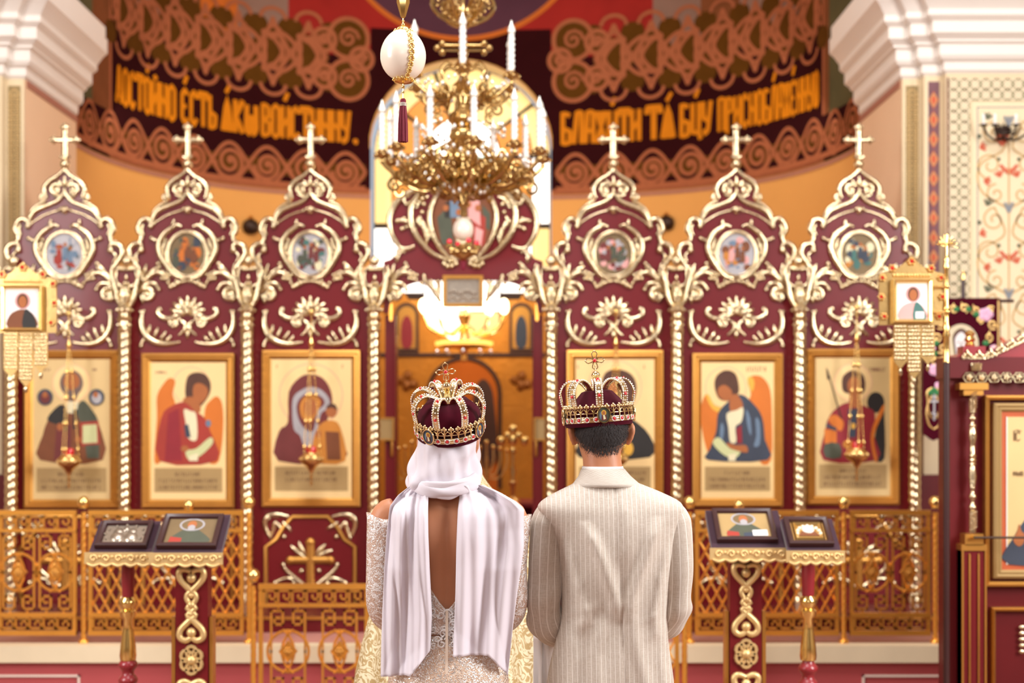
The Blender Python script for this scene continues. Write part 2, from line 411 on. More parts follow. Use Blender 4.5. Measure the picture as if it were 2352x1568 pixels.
# ---------------------------------------------------------------- mural on the apse wall
def zc(py): return z_at(845, py)
Z0, Z1, Z2, Z3, Z4 = zc(441), zc(352), zc(232), zc(52), 7.3
uL, uR = u_of(252), u_of(1893)
def mural(name, u0, u1, z0, z1, off, mt, nu=40): return strip(u0, u1, z0, z1, off, nu).ob(name, mt, wall_apse, sm=180)
for (ua, ub) in ((uL, WU0 - .01), (WU1 + .01, uR)):
    mural('inscription_band', ua, ub, zc(436), Z3, .004, 'mural_dark')
    mural('border_line', ua, ub, zc(446), zc(434), .008, 'mural_strand')
for (ua, ub) in ((-UM, uL), (uR, UM)):
    mural('lower_frieze', ua, ub, zc(446), Z1, .004, 'mural_dark', 20)
mural('border_line', -UM, WU0, zc(456), zc(448), .006, 'border_rose', 60); mural('border_line', WU1, UM, zc(456), zc(448), .006, 'border_rose', 60)
mural('painted_pilaster', uL - .34, uL, Z1, 7.3, .006, 'mural_brown', 10); mural('painted_pilaster', uR, uR + .10, Z1, 7.3, .006, 'mural_brown', 10)
mural('painted_field', -UM, uL - .34, Z1, 7.3, .005, 'mural_green', 12); mural('painted_field', uR + .10, UM, Z1, 7.3, .005, 'mural_green', 12)
mural('painted_edge_line', uL - .02, uL + .02, Z1, 7.3, .008, 'mural_strand', 2); mural('painted_edge_line', uR - .02, uR + .02, Z1, 7.3, .008, 'mural_strand', 2)
# figures of the mural above the band: only the hems of robes reach into the picture
for (pa, pb, mt) in ((252, 382, 'mural_grey'), (382, 460, 'mural_brown'), (460, 545, 'mural_orange'), (545, 662, 'mural_grey'), (662, 800, 'mural_red'), (800, 851, 'mural_red'),
                     (1266, 1330, 'mural_red'), (1330, 1500, 'mural_red'), (1500, 1610, 'mural_grey'), (1610, 1700, 'mural_brown'), (1700, 1893, 'mural_grey')):
    mural('robe', u_of(pa), u_of(pb), zc(130), 7.3, .005, mt, 16)
def wall_poly(name, pxs, mt, off):
    m = MB(); pts = cat_rom(pxs, 8, True); m.add([apse(u_of(a), z_at(a, b), off) for a, b in pts], [list(range(len(pts) - 1, -1, -1))]); return m.ob(name, mt, wall_apse, sm=0)
# painted roundel above the window, dark ground over the window head
m = MB(); m.grid([[apse(WUC - (WR + .02) * math.cos(PI * i / N), WZS + (WR + .01) * math.sin(PI * i / N), .0045) for i in range(N + 1)], [apse(WUC - (WR + .02) * math.cos(PI * i / N), Z3 + .2, .0045) for i in range(N + 1)]])
m.ob('inscription_band', 'mural_dark', wall_apse, sm=180)
for k in (-1, 1): mural('inscription_band', WUC + k * (WR + .02), WUC + k * (WR - .001), zc(436), WZS, .0045, 'mural_dark', 2) if k < 0 else mural('inscription_band', WUC + WR - .001, WUC + WR + .02, zc(436), WZS, .0045, 'mural_dark', 2)
mural('robe', WU0, WU1, Z3 - .05, 7.3, .0055, 'mural_red', 16)
RR = 1.31; ZR = z_at(1058, 88) + RR; n = 48; th = [PI + .25 + (PI - .5) * i / n for i in range(n + 1)]
m = MB(); m.grid([[apse(WUC + RR * math.cos(t), ZR + RR * math.sin(t), .007) for t in th], [apse(WUC + RR * math.cos(t), 7.4, .007) for t in th]]); m.ob('roundel', 'mural_violet', wall_apse, sm=180)
m = MB(); n = len(th); m.grid([[apse(WUC + (RR + .03) * math.cos(t), ZR + (RR + .03) * math.sin(t), .0085) for t in th], [apse(WUC + (RR - .02) * math.cos(t), ZR + (RR - .02) * math.sin(t), .0085) for t in th]]); m.ob('roundel_border', 'mural_orange', wall_apse, sm=180)
# interlace ribbons -----------------------------------------------------------
def ribbon(mb, pts, wd, off):
    # flat painted ribbon following (u,z) points
    q = [np.array(p) for p in pts]; A = []; B = []
    for i in range(len(q)):
        t = q[min(i + 1, len(q) - 1)] - q[max(i - 1, 0)]; t = t / (np.linalg.norm(t) + 1e-9); nrm = np.array((-t[1], t[0]))
        a = q[i] + nrm * wd / 2; c = q[i] - nrm * wd / 2
        A.append(apse(a[0], a[1], off)); B.append(apse(c[0], c[1], off))
    mb.grid([A, B])
def disc(mb, u, z, r, off, n=14): mb.add([apse(u + r * math.cos(-2 * PI * i / n), z + r * math.sin(-2 * PI * i / n), off) for i in range(n)], [list(range(n))])
def frieze(ua, ub, sgn, upper):
    fill = MB(); st = MB(); L = abs(ub - ua); k = 0
    def U(t): return ua + sgn * t
    if upper:
        zm = (Z2 + Z3) / 2 + .02; h = (Z3 - Z2) / 2 - .05
        # trefoil terminal next to the window
        for (dt, dz, r) in ((.20, .20, .195), (.20, -.21, .195), (.07, 0, .11), (.44, .17, .11), (.44, -.19, .11)):
            disc(fill, U(dt), zm + dz, r, .0085)
            ribbon(st, [(U(dt) + r * math.cos(2 * PI * i / 26), zm + dz + r * math.sin(2 * PI * i / 26)) for i in range(27)], .042, .013)
            ribbon(st, [(U(dt) + (r * .55 * (1 - i / 16)) * math.cos(3.5 * i / 5), zm + dz + (r * .55 * (1 - i / 16)) * math.sin(3.5 * i / 5)) for i in range(15)], .03, .0145)
        T0 = .42; span = L - T0
        for j, (nw, am, ph) in enumerate(((3.5, .95, 0), (3.5, .95, PI), (7, .55, .8), (7, .55, .8 + PI))):
            ribbon(st, [(U(T0 + span * i / 200 + .05 * math.sin(4 * PI * nw * i / 200)), zm + h * am * math.sin(2 * PI * nw * i / 200 + ph)) for i in range(201)], .040, .0125 + .0006 * j)
        for i in range(7):
            t = T0 + span * (i + .5) / 7
            disc(fill, U(t), zm + .05 * math.sin(i * 2.1), h * .62, .009 + .0002 * (i % 2))
            ribbon(st, [(U(t) + .15 * math.cos(2 * PI * q / 18), zm + .17 * math.sin(2 * PI * q / 18)) for q in range(19)], .034, .017)
            for sg in (-1, 1):
                disc(fill, U(t) + .21, zm + sg * h * .72, .10, .0095); disc(fill, U(t) - .21, zm + sg * h * .72, .10, .0095)
                ribbon(st, [(U(t) + (.09 - .006 * q) * math.cos(.6 * q), zm + sg * (h * .5 + (.09 - .006 * q) * math.sin(.6 * q))) for q in range(13)], .03, .0175)
                ribbon(st, [(U(t) + .13 * math.cos(PI * q / 10), zm + sg * (h * .93 + .13 * math.sin(PI * q / 10) * .8)) for q in range(11)], .036, .0172)
    else:
        zm = (Z0 + Z1) / 2; h = (Z1 - Z0) / 2
        n = int(L / .36)
        ribbon(fill, [(U(L * i / 60), zm) for i in range(61)], h * .8, .0085)
        for i in range(n):
            t = L * (i + .5) / n; r = h * (.86 if i % 2 else .72)
            ribbon(st, [(U(t) + (r * (1 - .028 * q)) * math.cos(PI + q * .42 * (1 if i % 2 else -1)), zm + (r * (1 - .028 * q)) * math.sin(PI + q * .42)) for q in range(28)], .038, .014 + .0004 * (i % 3))
            disc(st, U(t), zm + h * .1, .035, .0155)
        for j in range(2):
            ribbon(st, [(U(L * i / 200), zm + h * .95 * math.sin(PI * n * i / 200 + j * PI)) for i in range(201)], .036, .0155 + .0006 * j)
        ribbon(st, [(U(L * i / 60), Z0 + .03) for i in range(61)], .05, .017)
    o = fill.ob('interlace_ground', 'mural_olive', wall_apse, sm=180); o['kind'] = 'stuff'
    o = st.ob('interlace_ribbons', 'mural_strand', wall_apse, sm=180); o['kind'] = 'stuff'
frieze(WU0 - .02, uL + .03, -1, True); frieze(WU1 + .02, uR - .03, 1, True)
frieze(WU0 - .05, -UM + .02, -1, False); frieze(WU1 + .05, UM - .02, 1, False)
# painted lettering: tall narrow ligature letters, drawn as strokes -----------
G = {'Д': ['0.1,0 0.1,.2 .9,.2 .9,0', '.2,.2 .45,1 .55,1 .8,.2'], 'О': ['.15,.12 .15,.88 .5,1 .85,.88 .85,.12 .5,0 .15,.12'], 'С': ['.85,.8 .5,1 .15,.85 .15,.15 .5,0 .85,.2'],
     'Т': ['.0,.8 .0,1 1,1 1,.8', '.5,0 .5,1'], 'Й': ['.15,1 .15,0', '.85,1 .85,0', '.15,.3 .85,.7', '.3,1.15 .5,1.08 .7,1.15'], 'Н': ['.15,1 .15,0', '.85,1 .85,0', '.15,.6 .85,.4'],
     'Е': ['.85,.85 .5,1 .15,.85 .15,.15 .5,0 .85,.15', '.15,.5 .7,.5'], 'Ь': ['.2,1 .2,0 .8,.08 .85,.4 .2,.5'], 'Я': ['.1,0 .5,1 .9,0', '.3,.4 .7,.4', '.5,.4 .5,0'],
     'К': ['.15,1 .15,0', '.85,1 .2,.5 .85,0'], 'Ѡ': ['.1,.9 .05,.2 .25,0 .5,.25 .75,0 .95,.2 .9,.9', '.5,.25 .5,.6'], 'В': ['.15,0 .15,1 .75,.92 .8,.6 .2,.52 .85,.42 .85,.08 .15,0'],
     'И': ['.15,1 .15,0', '.85,1 .85,0', '.15,.35 .85,.65'], 'У': ['.1,1 .15,.5 .6,.4', '.9,1 .6,.1 .3,0 .25,.15'], '.': ['.4,.0 .6,.0 .6,.08 .4,.08 .4,0'],
     'Б': ['.85,.9 .15,1 .15,0 .8,.04 .85,.4 .15,.5'], 'Л': ['.1,0 .4,1 .85,1 .85,0'], 'А': ['.1,0 .3,1 .85,1 .85,0', '.2,.4 .85,.4'], 'Ж': ['.5,0 .5,1', '.05,1 .5,.5 .95,1', '.05,0 .5,.5 .95,0'],
     'Ц': ['.15,1 .15,.08 .8,.08 .8,1', '.8,.08 .95,-.15'], 'П': ['.15,0 .15,1 .85,1 .85,0'], 'Р': ['.2,-.1 .2,1 .8,.92 .85,.6 .2,.5'], 'Ю': ['.1,0 .1,1', '.1,.5 .4,.5', '.4,.15 .4,.85 .65,1 .92,.85 .92,.15 .65,0 .4,.15']}
def word(txt, pa, pb, acc=()):
    ua, ub = u_of(pa), u_of(pb); zb, zt = zc(330), zc(258); n = len(txt); cw = (ub - ua) / n; mb = MB()
    for i, ch in enumerate(txt):
        for st in G[ch]:
            p = [tuple(float(q) for q in a.split(',')) for a in st.split()]
            q = []
            for a, c in zip(p[:-1], p[1:]): q += [(a[0] + (c[0] - a[0]) * k / 4, a[1] + (c[1] - a[1]) * k / 4) for k in range(4)]
            q.append(p[-1])
            ribbon(mb, [(ua + (i + a * .9 + .05) * cw, zb + (zt - zb) * b) for a, b in q], min(.072, cw * .40), .016 + .0003 * (i % 2))
        if i in acc: ribbon(mb, [(ua + (i + .4) * cw, zt + .05), (ua + (i + .75) * cw, zt + .13)], .04, .016)
    mb.ob('painted_word', 'mural_letter', wall_apse, sm=180)
word('ДОСТОЙНО', 262, 402, (4,)); word('ЕСТЬ', 412, 497, (0,)); word('ЯКѠ', 506, 590, (0,)); word('ВОИСТИННУ', 598, 805, (2,)); word('.', 806, 826)
word('БЛАЖИТИ', 1288, 1474, (4,)); word('ТЯ', 1486, 1552, (1,)); word('БЦУ', 1562, 1638, (1,)); word('ПРИСНОБЛАЖЕННУЮ', 1650, 1884, (7, 10))
# ---------------------------------------------------------------- piers of the sanctuary arch with stepped white cornice
def pier(side):
    sx = 1 if side == 'right' else -1
    X = lambda x: x if sx > 0 else 2 * AX - x
    far = 5.6 if sx > 0 else 2 * AX + 6.0     # mirrored later for the left
    foot = [(2.76, 11.25), (2.76, 10.06), (2.89, 10.06), (2.89, 9.98), (3.02, 9.98), (3.02, 9.90), (5.6 if sx > 0 else 5.31, 9.90)]
    zc0 = CH + (HY - 168) * 9.9 / F
    m = MB(); n = len(foot)
    fs = [(i, i + 1, i + 1 + n, i + n) if sx > 0 else (i + 1, i, i + n, i + 1 + n) for i in range(n - 1)]
    m.add([(X(x), y, 0.0) for x, y in foot] + [(X(x), y, 8.0) for x, y in foot], fs)
    m.add([(X(2.76), 11.25, 0), (X(5.3), 11.25, 0), (X(5.3), 11.25, 8), (X(2.76), 11.25, 8)], [(0, 1, 2, 3)])
    w = struct(m.ob('wall_pier_' + side, 'cream_wall', sm=0))
    # reveal facing the arch
    m = MB(); m.add([(X(2.757), 11.25, 0), (X(2.757), 10.06, 0), (X(2.757), 10.06, zc0), (X(2.757), 11.25, zc0)], [(0, 1, 2, 3)]); m.ob('arch_reveal', 'peach_plaster', w, sm=0)
    m = MB(); m.box(min(X(2.75), X(2.76)), max(X(2.75), X(2.76)), 10.1, 11.25, zc0 - .05, zc0); m.ob('reveal_border', 'border_rose', w, sm=0)
    # cornice: profile (projection, height) swept round the foot line
    prof = [(0, 0), (.018, .02), (.018, .075), (.045, .09), (.06, .115), (.06, .19), (.085, .20), (.085, .215), (.13, .25), (.13, .33), (.155, .345), (.17, .36), (.17, .40), (.215, .46), (.25, .49), (.25, .60), (.235, .61), (.235, .70), (.06, .75), (.0, .78)]
    rows = []
    for p, z in prof:
        r = []
        for i, (x, y) in enumerate(foot):
            dx = dy = 0
            if i == 0: dx = -p
            elif i == n - 1: dy = -p
            else: dx = dy = -p
            r.append((X(x + dx), y + dy, zc0 + z))
        rows.append(r)
    m = MB(); m.grid(rows if sx < 0 else rows)
    if sx < 0: m.f = [f[::-1] for f in m.f]
    o = m.ob('cornice', 'white_plaster', w, sm=25)
    return w, X, zc0
mat('wall_green_gold', (150, 128, 86), 0.75, var=0.25, vscale=20)
mat('wall_mauve', (122, 84, 92), 0.75, var=0.2, vscale=14)
mat('wall_lattice_green', (150, 142, 110), 0.8, var=0.2, vscale=18)
mat('wall_cream_line', (232, 216, 184), 0.75)
mat('wall_tan_line', (204, 168, 112), 0.75, var=0.1, vscale=20)
mat('wall_panel', (236, 218, 182), 0.8, var=0.04, vscale=4)
mat('wall_red', (206, 96, 66), 0.75, var=0.15, vscale=20)
mat('wall_leaf', (98, 100, 78), 0.75, var=0.2, vscale=20)
mat('wall_blue', (136, 140, 146), 0.75, var=0.15, vscale=20)
mat('wall_dot', (112, 50, 40), 0.75)
def flat_ribbon(mb, pts, wd, y):
    q = [np.array(p, float) for p in pts]; A = []; B = []
    for i in range(len(q)):
        t = q[min(i + 1, len(q) - 1)] - q[max(i - 1, 0)]; t = t / (np.linalg.norm(t) + 1e-9)
        A.append((q[i][0] - t[1] * wd / 2, y, q[i][1] + t[0] * wd / 2)); B.append((q[i][0] + t[1] * wd / 2, y, q[i][1] - t[0] * wd / 2))
    mb.grid([B, A])
def fdisc(mb, x, z, r, y, n=8): mb.add([(x + r * math.cos(2 * PI * i / n), y, z + r * math.sin(2 * PI * i / n)) for i in range(n)], [list(range(n))])
for side in ('left', 'right'):
    w, X, zc0 = pier(side)
    y1, y2, y3 = 10.06, 9.98, 9.90; sg = 1 if side == 'right' else -1
    def fbox(xa, xb, y, z0, z1, mt, nm, up=.004): return MB().box(min(X(xa), X(xb)), max(X(xa), X(xb)), y - up, y, z0, z1).ob(nm, mt, w, sm=0)
    # braid strip in green and gold
    fbox(2.785, 2.872, y1, 1.6, zc0 - .05, 'wall_green_gold', 'painted_strip')
    m = MB(); z = 1.62
    while z < zc0 - .13:
        for k in (-1, 1):
            xm = X(2.8285); flat_ribbon(m, [(xm + k * .034 * math.sin(PI * t / 6), z + .075 * t / 6) for t in range(7)], .010, y1 - .006 - .001 * k)
        z += .036
    m.ob('braid_pattern', 'wall_tan_line', w, sm=0)['kind'] = 'stuff'
    # mauve strip with orange lozenges
    fbox(2.915, 2.998, y2, 1.6, zc0 - .04, 'wall_mauve', 'painted_strip')
    lm = MB().prism([(0, -.062), (.036, 0), (0, .062), (-.036, 0)], -.003, 0).mesh('lozenge', 'wall_red', 0)
    lc = MB(); 
    for k in (-1, 1): flat_ribbon(lc, [(k * .022 * math.sin(PI * t / 6), -.045 + .09 * t / 6) for t in range(7)], .007, -.005)
    lcm = lc.mesh('lozenge_flower', 'wall_tan_line', 0)
    z = zc0 - .17
    while z > 1.65:
        lo = place('lozenge', lm, w, (X(2.9565), y2 - .004, z)); place('lozenge_flower', lcm, lo, (0, 0, 0)); z -= .138
    # white painted lines beside the strips
    fbox(2.884, 2.895, y2 - .08, 1.6, zc0 - .01, 'wall_cream_line', 'painted_line', .006)
    # lattice border and arabesque panel on the broad face
    xo, xi = 3.035, 3.185
    fbox(xo - .006, xo + .004, y3, 1.2, zc0 - .03, 'wall_dot', 'painted_line', .007)
    fbox(xo, xi, y3, 1.2, zc0 - .04, 'wall_lattice_green', 'lattice_border'); fbox(xi, 5.2, y3, zc0 - .19, zc0 - .04, 'wall_lattice_green', 'lattice_border')
    m = MB(); d = MB(); st = .075; n = int((zc0 - .04 - 1.2) / st)
    for i in range(n):
        z = zc0 - .04 - (i + .5) * st
        for k in (0, 1):
            xm = X(xo + .0375 + .075 * k)
            flat_ribbon(m, [(xm - .037, z - .037), (xm + .037, z + .037)], .012, y3 - .0055); flat_ribbon(m, [(xm - .037, z + .037), (xm + .037, z - .037)], .012, y3 - .0062)
            for a in (0, 1, 2, 3): fdisc(m, xm + .022 * math.cos(a * PI / 2), z + .022 * math.sin(a * PI / 2), .0095, y3 - .0058)
            fdisc(d, xm, z + .037, .006, y3 - .0068); fdisc(d, xm + .012, z + .03, .004, y3 - .0068)
    for i in range(26):
        for k in (0, 1):
            xm = X(xi + .0375 + .075 * i); z = zc0 - .04 - .0375 - .075 * k
            flat_ribbon(m, [(xm - .037, z - .037), (xm + .037, z + .037)], .012, y3 - .0055); flat_ribbon(m, [(xm - .037, z + .037), (xm + .037, z - .037)], .012, y3 - .0062)
            for a in (0, 1, 2, 3): fdisc(m, xm + .022 * math.cos(a * PI / 2), z + .022 * math.sin(a * PI / 2), .0095, y3 - .0058)
            fdisc(d, xm, z + .037, .006, y3 - .0068)
    m.ob('lattice_lines', 'wall_cream_line', w, sm=0)['kind'] = 'stuff'; d.ob('lattice_dots', 'wall_dot', w, sm=0)['kind'] = 'stuff'
    fbox(xi + .015, 5.2, y3, 1.2, zc0 - .205, 'wall_panel', 'arabesque_panel', .006)
    fbox(xi + .05, xi + .056, y3, 1.2, zc0 - .235, 'wall_blue', 'painted_line', .009); fbox(xi + .05, 5.2, y3, zc0 - .241, zc0 - .235, 'wall_blue', 'painted_line', .009)
    sp = MB(); rd = MB(); lf = MB(); bl = MB(); yy = y3 - .0095; xc = xi + .27
    def S(cx, cz, R, a0, dr, tn=1.3): flat_ribbon(sp, [(X(cx + k * (1) * 0) , 0)] * 0 or [(X(q[0]), q[1]) for q in spiral(cx, cz, R, tn, a0, dr, 22)], .011, yy)
    z = zc0 - .42
    while z > 1.3:
        for k in (-1, 1):
            S(xc + k * .10, z, .085, PI / 2 if k > 0 else PI / 2, -k, 1.4); S(xc + k * .13, z - .22, .10, -PI / 2, k, 1.4); S(xc + k * .09, z - .42, .07, PI / 2, -k, 1.3)
            flat_ribbon(sp, [(X(q[0]), q[1]) for q in cat_rom([(xc + k * .01, z - .52), (xc + k * .19, z - .40), (xc + k * .20, z - .22), (xc + k * .03, z - .10), (xc + k * .10, z + .085)], 6)], .012, yy)
            for (dx, dz, an) in ((.15, .10, .6), (.20, -.10, -.4), (.06, -.30, 1.2), (.17, -.33, -.8)):
                c0 = (X(xc + k * dx), z + dz)
                for j in range(3): flat_ribbon(rd if dz < 0 else lf, [c0, (c0[0] + .045 * math.cos(an + j * .7), c0[1] + .045 * math.sin(an + j * .7))], .016, yy - .001 * j)
            fdisc(lf, X(xc + k * .205), z - .02, .016, yy); fdisc(lf, X(xc + k * .07), z - .18, .014, yy)
        for j in (-1, 0, 1): flat_ribbon(bl, [(X(xc), z + .05), (X(xc + j * .03), z + .12)], .018, yy - .0015 - .0004 * j); flat_ribbon(rd, [(X(xc), z - .28), (X(xc + j * .06), z - .24 + .02 * abs(j))], .022, yy - .0015 - .0004 * j)
        flat_ribbon(sp, [(X(xc), z + .05), (X(xc), z - .5)], .008, yy - .002)
        z -= .60
    sp.ob('arabesque_scrolls', 'wall_tan_line', w, sm=0)['kind'] = 'stuff'; rd.ob('arabesque_blossoms', 'wall_red', w, sm=0)['kind'] = 'stuff'
    lf.ob('arabesque_leaves', 'wall_leaf', w, sm=0)['kind'] = 'stuff'; bl.ob('arabesque_lilies', 'wall_blue', w, sm=0)['kind'] = 'stuff'
    # dark red dado along the foot of the pier
    MB().box(min(X(2.74), X(3.03)), max(X(2.74), X(3.03)), 9.86, 10.05, ZS, CH + (HY - 1090) * 9.9 / F).ob('dado', 'burgundy_dark', w, sm=0)
# ================================================================ icon screen (iconostasis): bays, twisted columns, central arch
zf = (CH - ZS) / SI + HY           # pixel row where the screen meets the solea floor
def bay_parts():
    """one bay in local metres: origin on the solea floor at the bay centre, board front at y = 0"""
    R = {}
    K = lambda dep=0.0: Carve(SI, 0, zf, 0, dep)
    # board outline, right half from the apex down (pixel offsets from the centre)
    half = cat_rom([(0, 389), (14, 403), (34, 416), (46, 432), (43, 447), (38, 452), (44, 461), (62, 476), (76, 492), (80, 512)], 4) + cat_rom([(92, 505), (107, 514), (110, 530), (103, 545), (112, 562), (127, 570), (129, 585), (121, 600), (108, 620), (112, 640), (140.3, 660)], 4)
    half = [(float(a), float(b)) for a, b in half] + [(140.3, zf)]
    c = K(); c.mb.prism([(x * SI, (zf - y) * SI) for x, y in half] + [(-x * SI, (zf - y) * SI) for x, y in half[::-1]], 0.0, 0.05)
    R['board'] = (c.mb, 'burgundy', 30)
    # gilded rim of the crest and shoulders, one for each side
    for k in (-1, 1):
        c = K(-.012)
        f = lambda pts: [(k * a, b) for a, b in pts]
        c.sc(f([(0, 389), (14, 403), (34, 416), (46, 432), (44, 446), (40, 455)]), [3.5, 4.5, 5.5, 6, 5, 4])
        c.sc(f(spiral(50, 455, 9, 1.1, PI, k * 0 + 1, 12)), [4, 4, 3]); c.ball(k * 50, 455, 5)
        c.sc(f([(1, 441), (7, 453), (20, 464), (45, 474), (66, 484), (78, 500), (81, 518)]), [3, 4.5, 5.5, 6, 6.5, 6, 4])
        c.sc(f([(44, 462), (60, 470), (75, 484), (84, 504)]), [3, 3.5, 3.5, 3])
        c.sc(f([(82, 521), (86, 508), (97, 503), (108, 511), (113, 528), (106, 541), (107, 553), (116, 562)]), [5, 6, 6.5, 6.5, 6.5, 5.5, 5.5, 5])
        c.sc(f([(100, 516), (104, 528), (99, 540)]), [3, 3.5, 3]); c.ball(k * 84, 520, 7)
        c.sc(f([(104, 572), (108, 561), (119, 560), (130, 568), (133, 583), (124, 600), (110, 620), (103, 644)]), [5, 6, 6.5, 7, 7, 6.5, 6, 5])
        c.ball(k * 106, 575, 8.5); c.sc(f([(112, 580), (118, 588), (113, 602)]), [3, 3.5, 2.5])
        R['crest_rim%d' % k] = (c.mb, 'pale_gold', 60)
    # crest palmette
    c = K(-.008)
    for k in (-1, 1):
        c.sc([(k * a, b) for a, b in spiral(20, 436, 14, 1.3, -PI * .8, 1, 14)], [4.5, 5, 4, 3]); c.ball(k * 20, 437, 6)
        c.sc([(k * 3, 446), (k * 14, 452), (k * 28, 447)], [4, 5, 3]); c.leaf(k * 4, 428, 90 - k * 38, 20, 4.5, curl=k * .1)
    c.leaf(0, 432, 90, 28, 5, curl=0); c.ball(0, 438, 6)
    R['crest_palmette'] = (c.mb, 'pale_gold', 60)
    # arched fillet with boss
    c = K(-.004); c.mir([(78, 514), (62, 503), (42, 492), (20, 485), (14, 484)], [2.2, 2.6, 2.8, 3, 3.4], n=4); c.mball(15, 484, 4.5).mball(77, 514, 5)
    c.ball(0, 482, 10, sc=(1, .6, 1)); c.mball(7, 481, 5, up=.02)
    R['arched_fillet'] = (c.mb, 'pale_gold', 60)
    # cross and its ball
    c = K(-.0); 
    c.sc([(0, 299), (0, 358)], 7, smooth=False, flat=.7); c.sc([(-22, 321), (22, 321)], 6.5, smooth=False, flat=.7)
    for (x, y) in ((0, 292), (-25, 321), (25, 321)):
        c.ball(x, y, 8.5, sc=(1, .7, 1))
        for (a, b2) in ((7, 0), (-7, 0), (0, -6), (0, 6)): c.ball(x + a, y + b2, 4.5, sc=(1, .7, 1))
    c.sc([(-11, 359), (0, 363), (11, 359)], [4, 5, 4]); c.ball(0, 377, 11.5); c.sc([(0, 384), (0, 396)], [6, 8], smooth=False)
    R['cross'] = (c.mb, 'pale_gold', 60)
    # medallion ring
    c = K(-.006); c.mb.torus_xz(c.p(0, 584), 47 * SI, 53 * SI, 4.5 * SI, 36); c.mb.torus_xz(c.p(0, 584, .012), 43 * SI, 49 * SI, 2.2 * SI, 36)
    R['medallion_ring'] = (c.mb, 'pale_gold', 60)
    for k in (-1, 1):
        c = K(-.014); f = lambda pts: [(k * a, b) for a, b in pts]
        c.sc(f([(8, 640), (30, 632), (50, 606), (64, 580), (65, 558), (54, 538), (38, 525), (26, 518)]), [3, 6, 7, 7.5, 7, 6.5, 6, 4])
        c.sc(f([(58, 590), (54, 565), (48, 548)]), [2, 4, 2]); c.sc(f([(34, 522), (24, 517), (13, 521)]), [5, 5, 3]); c.leaf(k * 34, 522, 90 + k * 5, 18, 4.5)
        c.sc(f([(62, 556), (72, 552), (80, 549)]), [4, 4.5, 4]); c.ball(k * 82, 548, 5.5); c.leaf(k * 46, 531, 90 - k * 120, 16, 4); c.ball(k * 50, 552, 4.5); c.ball(k * 56, 572, 4.5)
        c.leaf(k * 60, 590, 90 - k * 200, 18, 4); c.ball(k * 52, 583, 5)
        R['wreath_branch%d' % k] = (c.mb, 'pale_gold', 60)
    c = K(-.006)
    for x, y, r in ((5, 646, 5), (13, 647, 5.5), (22, 650, 7), (31, 655, 7.5), (39, 659, 6), (44, 650, 5), (26, 645, 4)): c.mball(x, y, r)
    R['garland'] = (c.mb, 'pale_gold', 60)
    # shell palmette with scrolls
    c = K(-.006)
    for i, a in enumerate(range(-6, 187, 24)):
        c.leaf(0 + 4 * math.cos(math.radians(a)), 722, a, 36 + 6 * math.sin(math.radians(a)), 7.4, up=.004 * (i % 2), curl=0)
    c.ball(0, 717, 8, up=.01)
    c.mir([(16, 726), (34, 731), (52, 731), (66, 722), (67, 711), (60, 707)], [3, 6, 7, 6.5, 5.5, 4]); c.mball(62, 711, 5)
    for k in (-1, 1): c.sc([(k * a, b) for a, b in spiral(30, 741, 14, 1.4, PI * 1.15, 1, 14)], [5, 5.5, 4.5, 3]); c.ball(k * 31, 742, 7); c.sc([(k * 14, 737), (k * 5, 745), (k * 6, 757), (k * 20, 770)], [5, 6, 6, 3])
    c.ball(0, 768, 7, sc=(.8, .8, 1.5)); c.ball(0, 752, 6)
    R['shell_palmette'] = (c.mb, 'pale_gold', 60)
    for k in (-1, 1):
        c = K(-.006); f = lambda pts: [(k * a, b) for a, b in pts]
        c.sc(f([(103, 716), (106, 732), (104, 752), (95, 771), (76, 785), (50, 790), (20, 786)]), [4, 6.5, 8.5, 9, 8, 6, 3.5]); c.ball(k * 100, 715, 5); c.ball(k * 107, 716, 5)
        for x, y, a, L in ((90, 772, 100, 26), (78, 780, 112, 30), (64, 785, 122, 28), (52, 788, 130, 22)): c.leaf(k * x, y, a if k > 0 else 180 - a, L, 4.6, up=.006, curl=0)
        c.sc(f([(94, 774), (103, 784), (107, 793)]), [4, 4.5, 4]); c.ball(k * 106, 794, 6); c.ball(k * 20, 786, 4)
        R['corner_acanthus%d' % k] = (c.mb, 'pale_gold', 60)
    # lower panel under the icon: chamfered moulding, corner leaves, flowering cross
    c = K(-.006)
    top = [(-102, 1420), (-102, 1255), (-78, 1238), (-62, 1210), (-40, 1186), (40, 1186), (62, 1210), (78, 1238), (102, 1255), (102, 1420)]
    c.sc(top, 5, smooth=False)
    R['panel_moulding'] = (c.mb, 'frame_gold', 40)
    for k in (-1, 1):
        c = K(-.006); f = lambda pts: [(k * a, b) for a, b in pts]
        c.sc(f([(95, 1230), (104, 1205), (98, 1186), (76, 1181), (50, 1186)]), [4, 6, 7, 6, 4]); c.sc(f([(66, 1215), (80, 1200), (84, 1214), (92, 1236)]), [4, 6, 5, 4]); c.leaf(k * 64, 1198, 90 + k * 130, 30, 6); c.ball(k * 96, 1190, 6); c.ball(k * 60, 1232, 6)
        R['corner_leaf%d' % k] = (c.mb, 'pale_gold', 60)
    c = K(-.008)
    c.sc([(0, 1248), (0, 1352)], 9, smooth=False, flat=.6); c.sc([(-44, 1286), (44, 1286)], 8, smooth=False, flat=.6); c.ball(0, 1245, 11, sc=(1, .6, 1)); c.mball(46, 1286, 10, sc=(1, .6, 1))
    R['panel_cross'] = (c.mb, 'frame_gold', 50)
    c = K(-.006)
